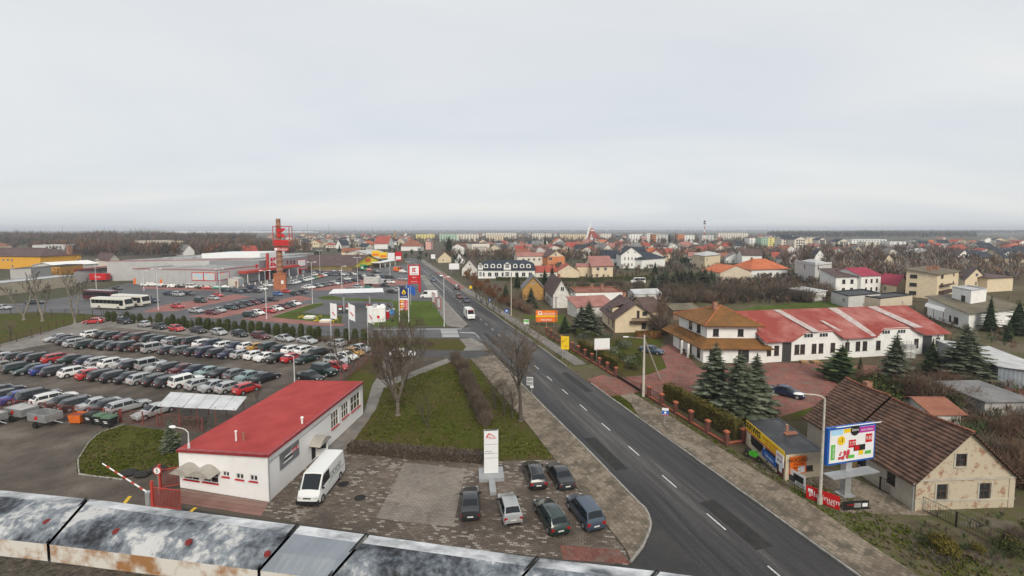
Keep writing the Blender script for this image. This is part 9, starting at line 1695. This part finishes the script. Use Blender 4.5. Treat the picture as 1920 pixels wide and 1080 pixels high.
for k in range(16): u, v = rg.uniform(1830, 1990), rg.uniform(790, 920); items.append((plant(rg.choice((K_brush, K_brush_red)), G(u, v), rg.uniform(1.8, 3.0), 2.0, 'bare_shrub', 'shrub', None, 'bare shrubs right of the old house'), 'tall bare shrub', 'right of the old house'))
for k in range(9): items.append((plant(rg.choice((K_brush, K_golden, K_bush)), G(rg.uniform(1760, 1960), rg.uniform(1005, 1070)), rg.uniform(.9, 1.7), 2.0, 'garden_shrub', 'shrub', None, 'shrubs at the bottom right corner'), 'low garden shrub', 'at the bottom right corner'))
for k in range(44): u, v = rg.uniform(1240, 1560), rg.uniform(545, 573); items.append((plant(rg.choice((K_far_brush, K_brush_red, K_far_brush)), G(u, v), rg.uniform(3.0, 5.0), 5.0, 'scrub_bush', 'shrub', None, 'scrub behind the workshop', wide=1.2), 'brown scrub bush', 'behind the workshop'))
for k in range(20): u, v = rg.uniform(1090, 1250), rg.uniform(535, 560); items.append((plant(K_far_brush, G(u, v), rg.uniform(1.8, 3.4), 5.0, 'scrub_bush', 'shrub', None, 'scrub around the minibus'), 'low grey scrub bush', 'around the white minibus'))
for u, v, vt in ((893, 560, 515), (903, 568, 512), (914, 574, 520), (926, 582, 528), (937, 588, 540), (884, 545, 500), (878, 535, 498)): p = G(u, v); items.append((plant(K_leafy, p, ZAT(p, vt), 6.6, 'street_tree', 'tree', None, 'brown-leaved street trees', wide=.9), 'small brown-leaved street tree', 'along the right-hand walk'))
for k in range(8): u = 952 + k*5.5; p = G(u, 570 + k*2.5); items.append((plant(K_brush_red, p, rg.uniform(2, 3), 2.4, 'bare_shrub', 'shrub', None, 'shrubs by the ochre house'), 'reddish bare shrub', 'around the ochre house'))
for k in range(9): p = G(1232 + k*1.8, 622 + rg.uniform(-2, 8)); items.append((plant(K_birch if k % 4 == 0 else K_brush, p, rg.uniform(2.5, 5) if k % 4 else 6, 8 if k % 4 == 0 else 2.2, 'bare_shrub', 'shrub', None, 'bare growth right of the cream house'), 'thin bare birch' if k % 4 == 0 else 'thin bare shrub', 'right of the cream house'))
# single trees that stand out in the distance
for k in range(90):
 z = rg.random()
 if z < .30: u, v, K, nm, ds, wh = rg.uniform(-60, 520), rg.uniform(456, 476), K_bare_far, 'bare_tree', 'bare brown tree', 'in front of the left wood'
 elif z < .62: u, v, K, nm, ds, wh = rg.uniform(860, 1260), rg.uniform(472, 498), K_bare_far, 'bare_tree', 'bare brown tree', 'among the right-hand houses'
 elif z < .88: u, v, K, nm, ds, wh = rg.uniform(1420, 1920), rg.uniform(474, 528), K_birch, 'birch', 'leafless birch', 'in the right middle distance'
 else: u, v, K, nm, ds, wh = rg.uniform(560, 800), rg.uniform(458, 474), K_fir, 'fir', 'dark fir', 'in the far town left of the street'
 p = G(u, v); items.append((plant(K, p, rg.uniform(7, 12) if K is not K_fir else rg.uniform(6, 9), 9.0 if K is not K_fir else 8, nm, 'tree', None, ds + 's ' + wh), ds, wh))
for (u, v, h_) in ((455, 462, 17), (415, 463, 18), (487, 466, 15), (188, 462, 17), (240, 464, 17), (575, 470, 12), (1520, 505, 12), (1545, 508, 11)): items.append((plant(K_bare_far, G(u, v), h_, 9.0, 'bare_tree', 'tree', None, 'taller bare trees'), 'taller bare tree', 'rising above the skyline wood' if u < 600 else 'beside the square white house'))
label_row(items)
# ---------------------------------------------------------------- haze
hz_ = MB(); hz_.box(-22500, -400, -1.2, 22500, 24500, 62); hb = bpy.data.meshes.new('haze')
hm = bpy.data.materials.new('haze'); hm.use_nodes = True; hm.node_tree.nodes.clear(); ho = hm.node_tree.nodes.new('ShaderNodeOutputMaterial'); pv = hm.node_tree.nodes.new('ShaderNodeVolumePrincipled')
pv.inputs['Color'].default_value = (0.86, 0.91, 1.0, 1); pv.inputs['Density'].default_value = 0.0002; pv.inputs['Anisotropy'].default_value = 0.0
hm.node_tree.links.new(pv.outputs[0], ho.inputs['Volume']); o = hz_.build('haze', hm); o['kind'] = 'stuff'; o['label'] = 'pale bluish haze lying over the far town and horizon'; o['category'] = 'haze'
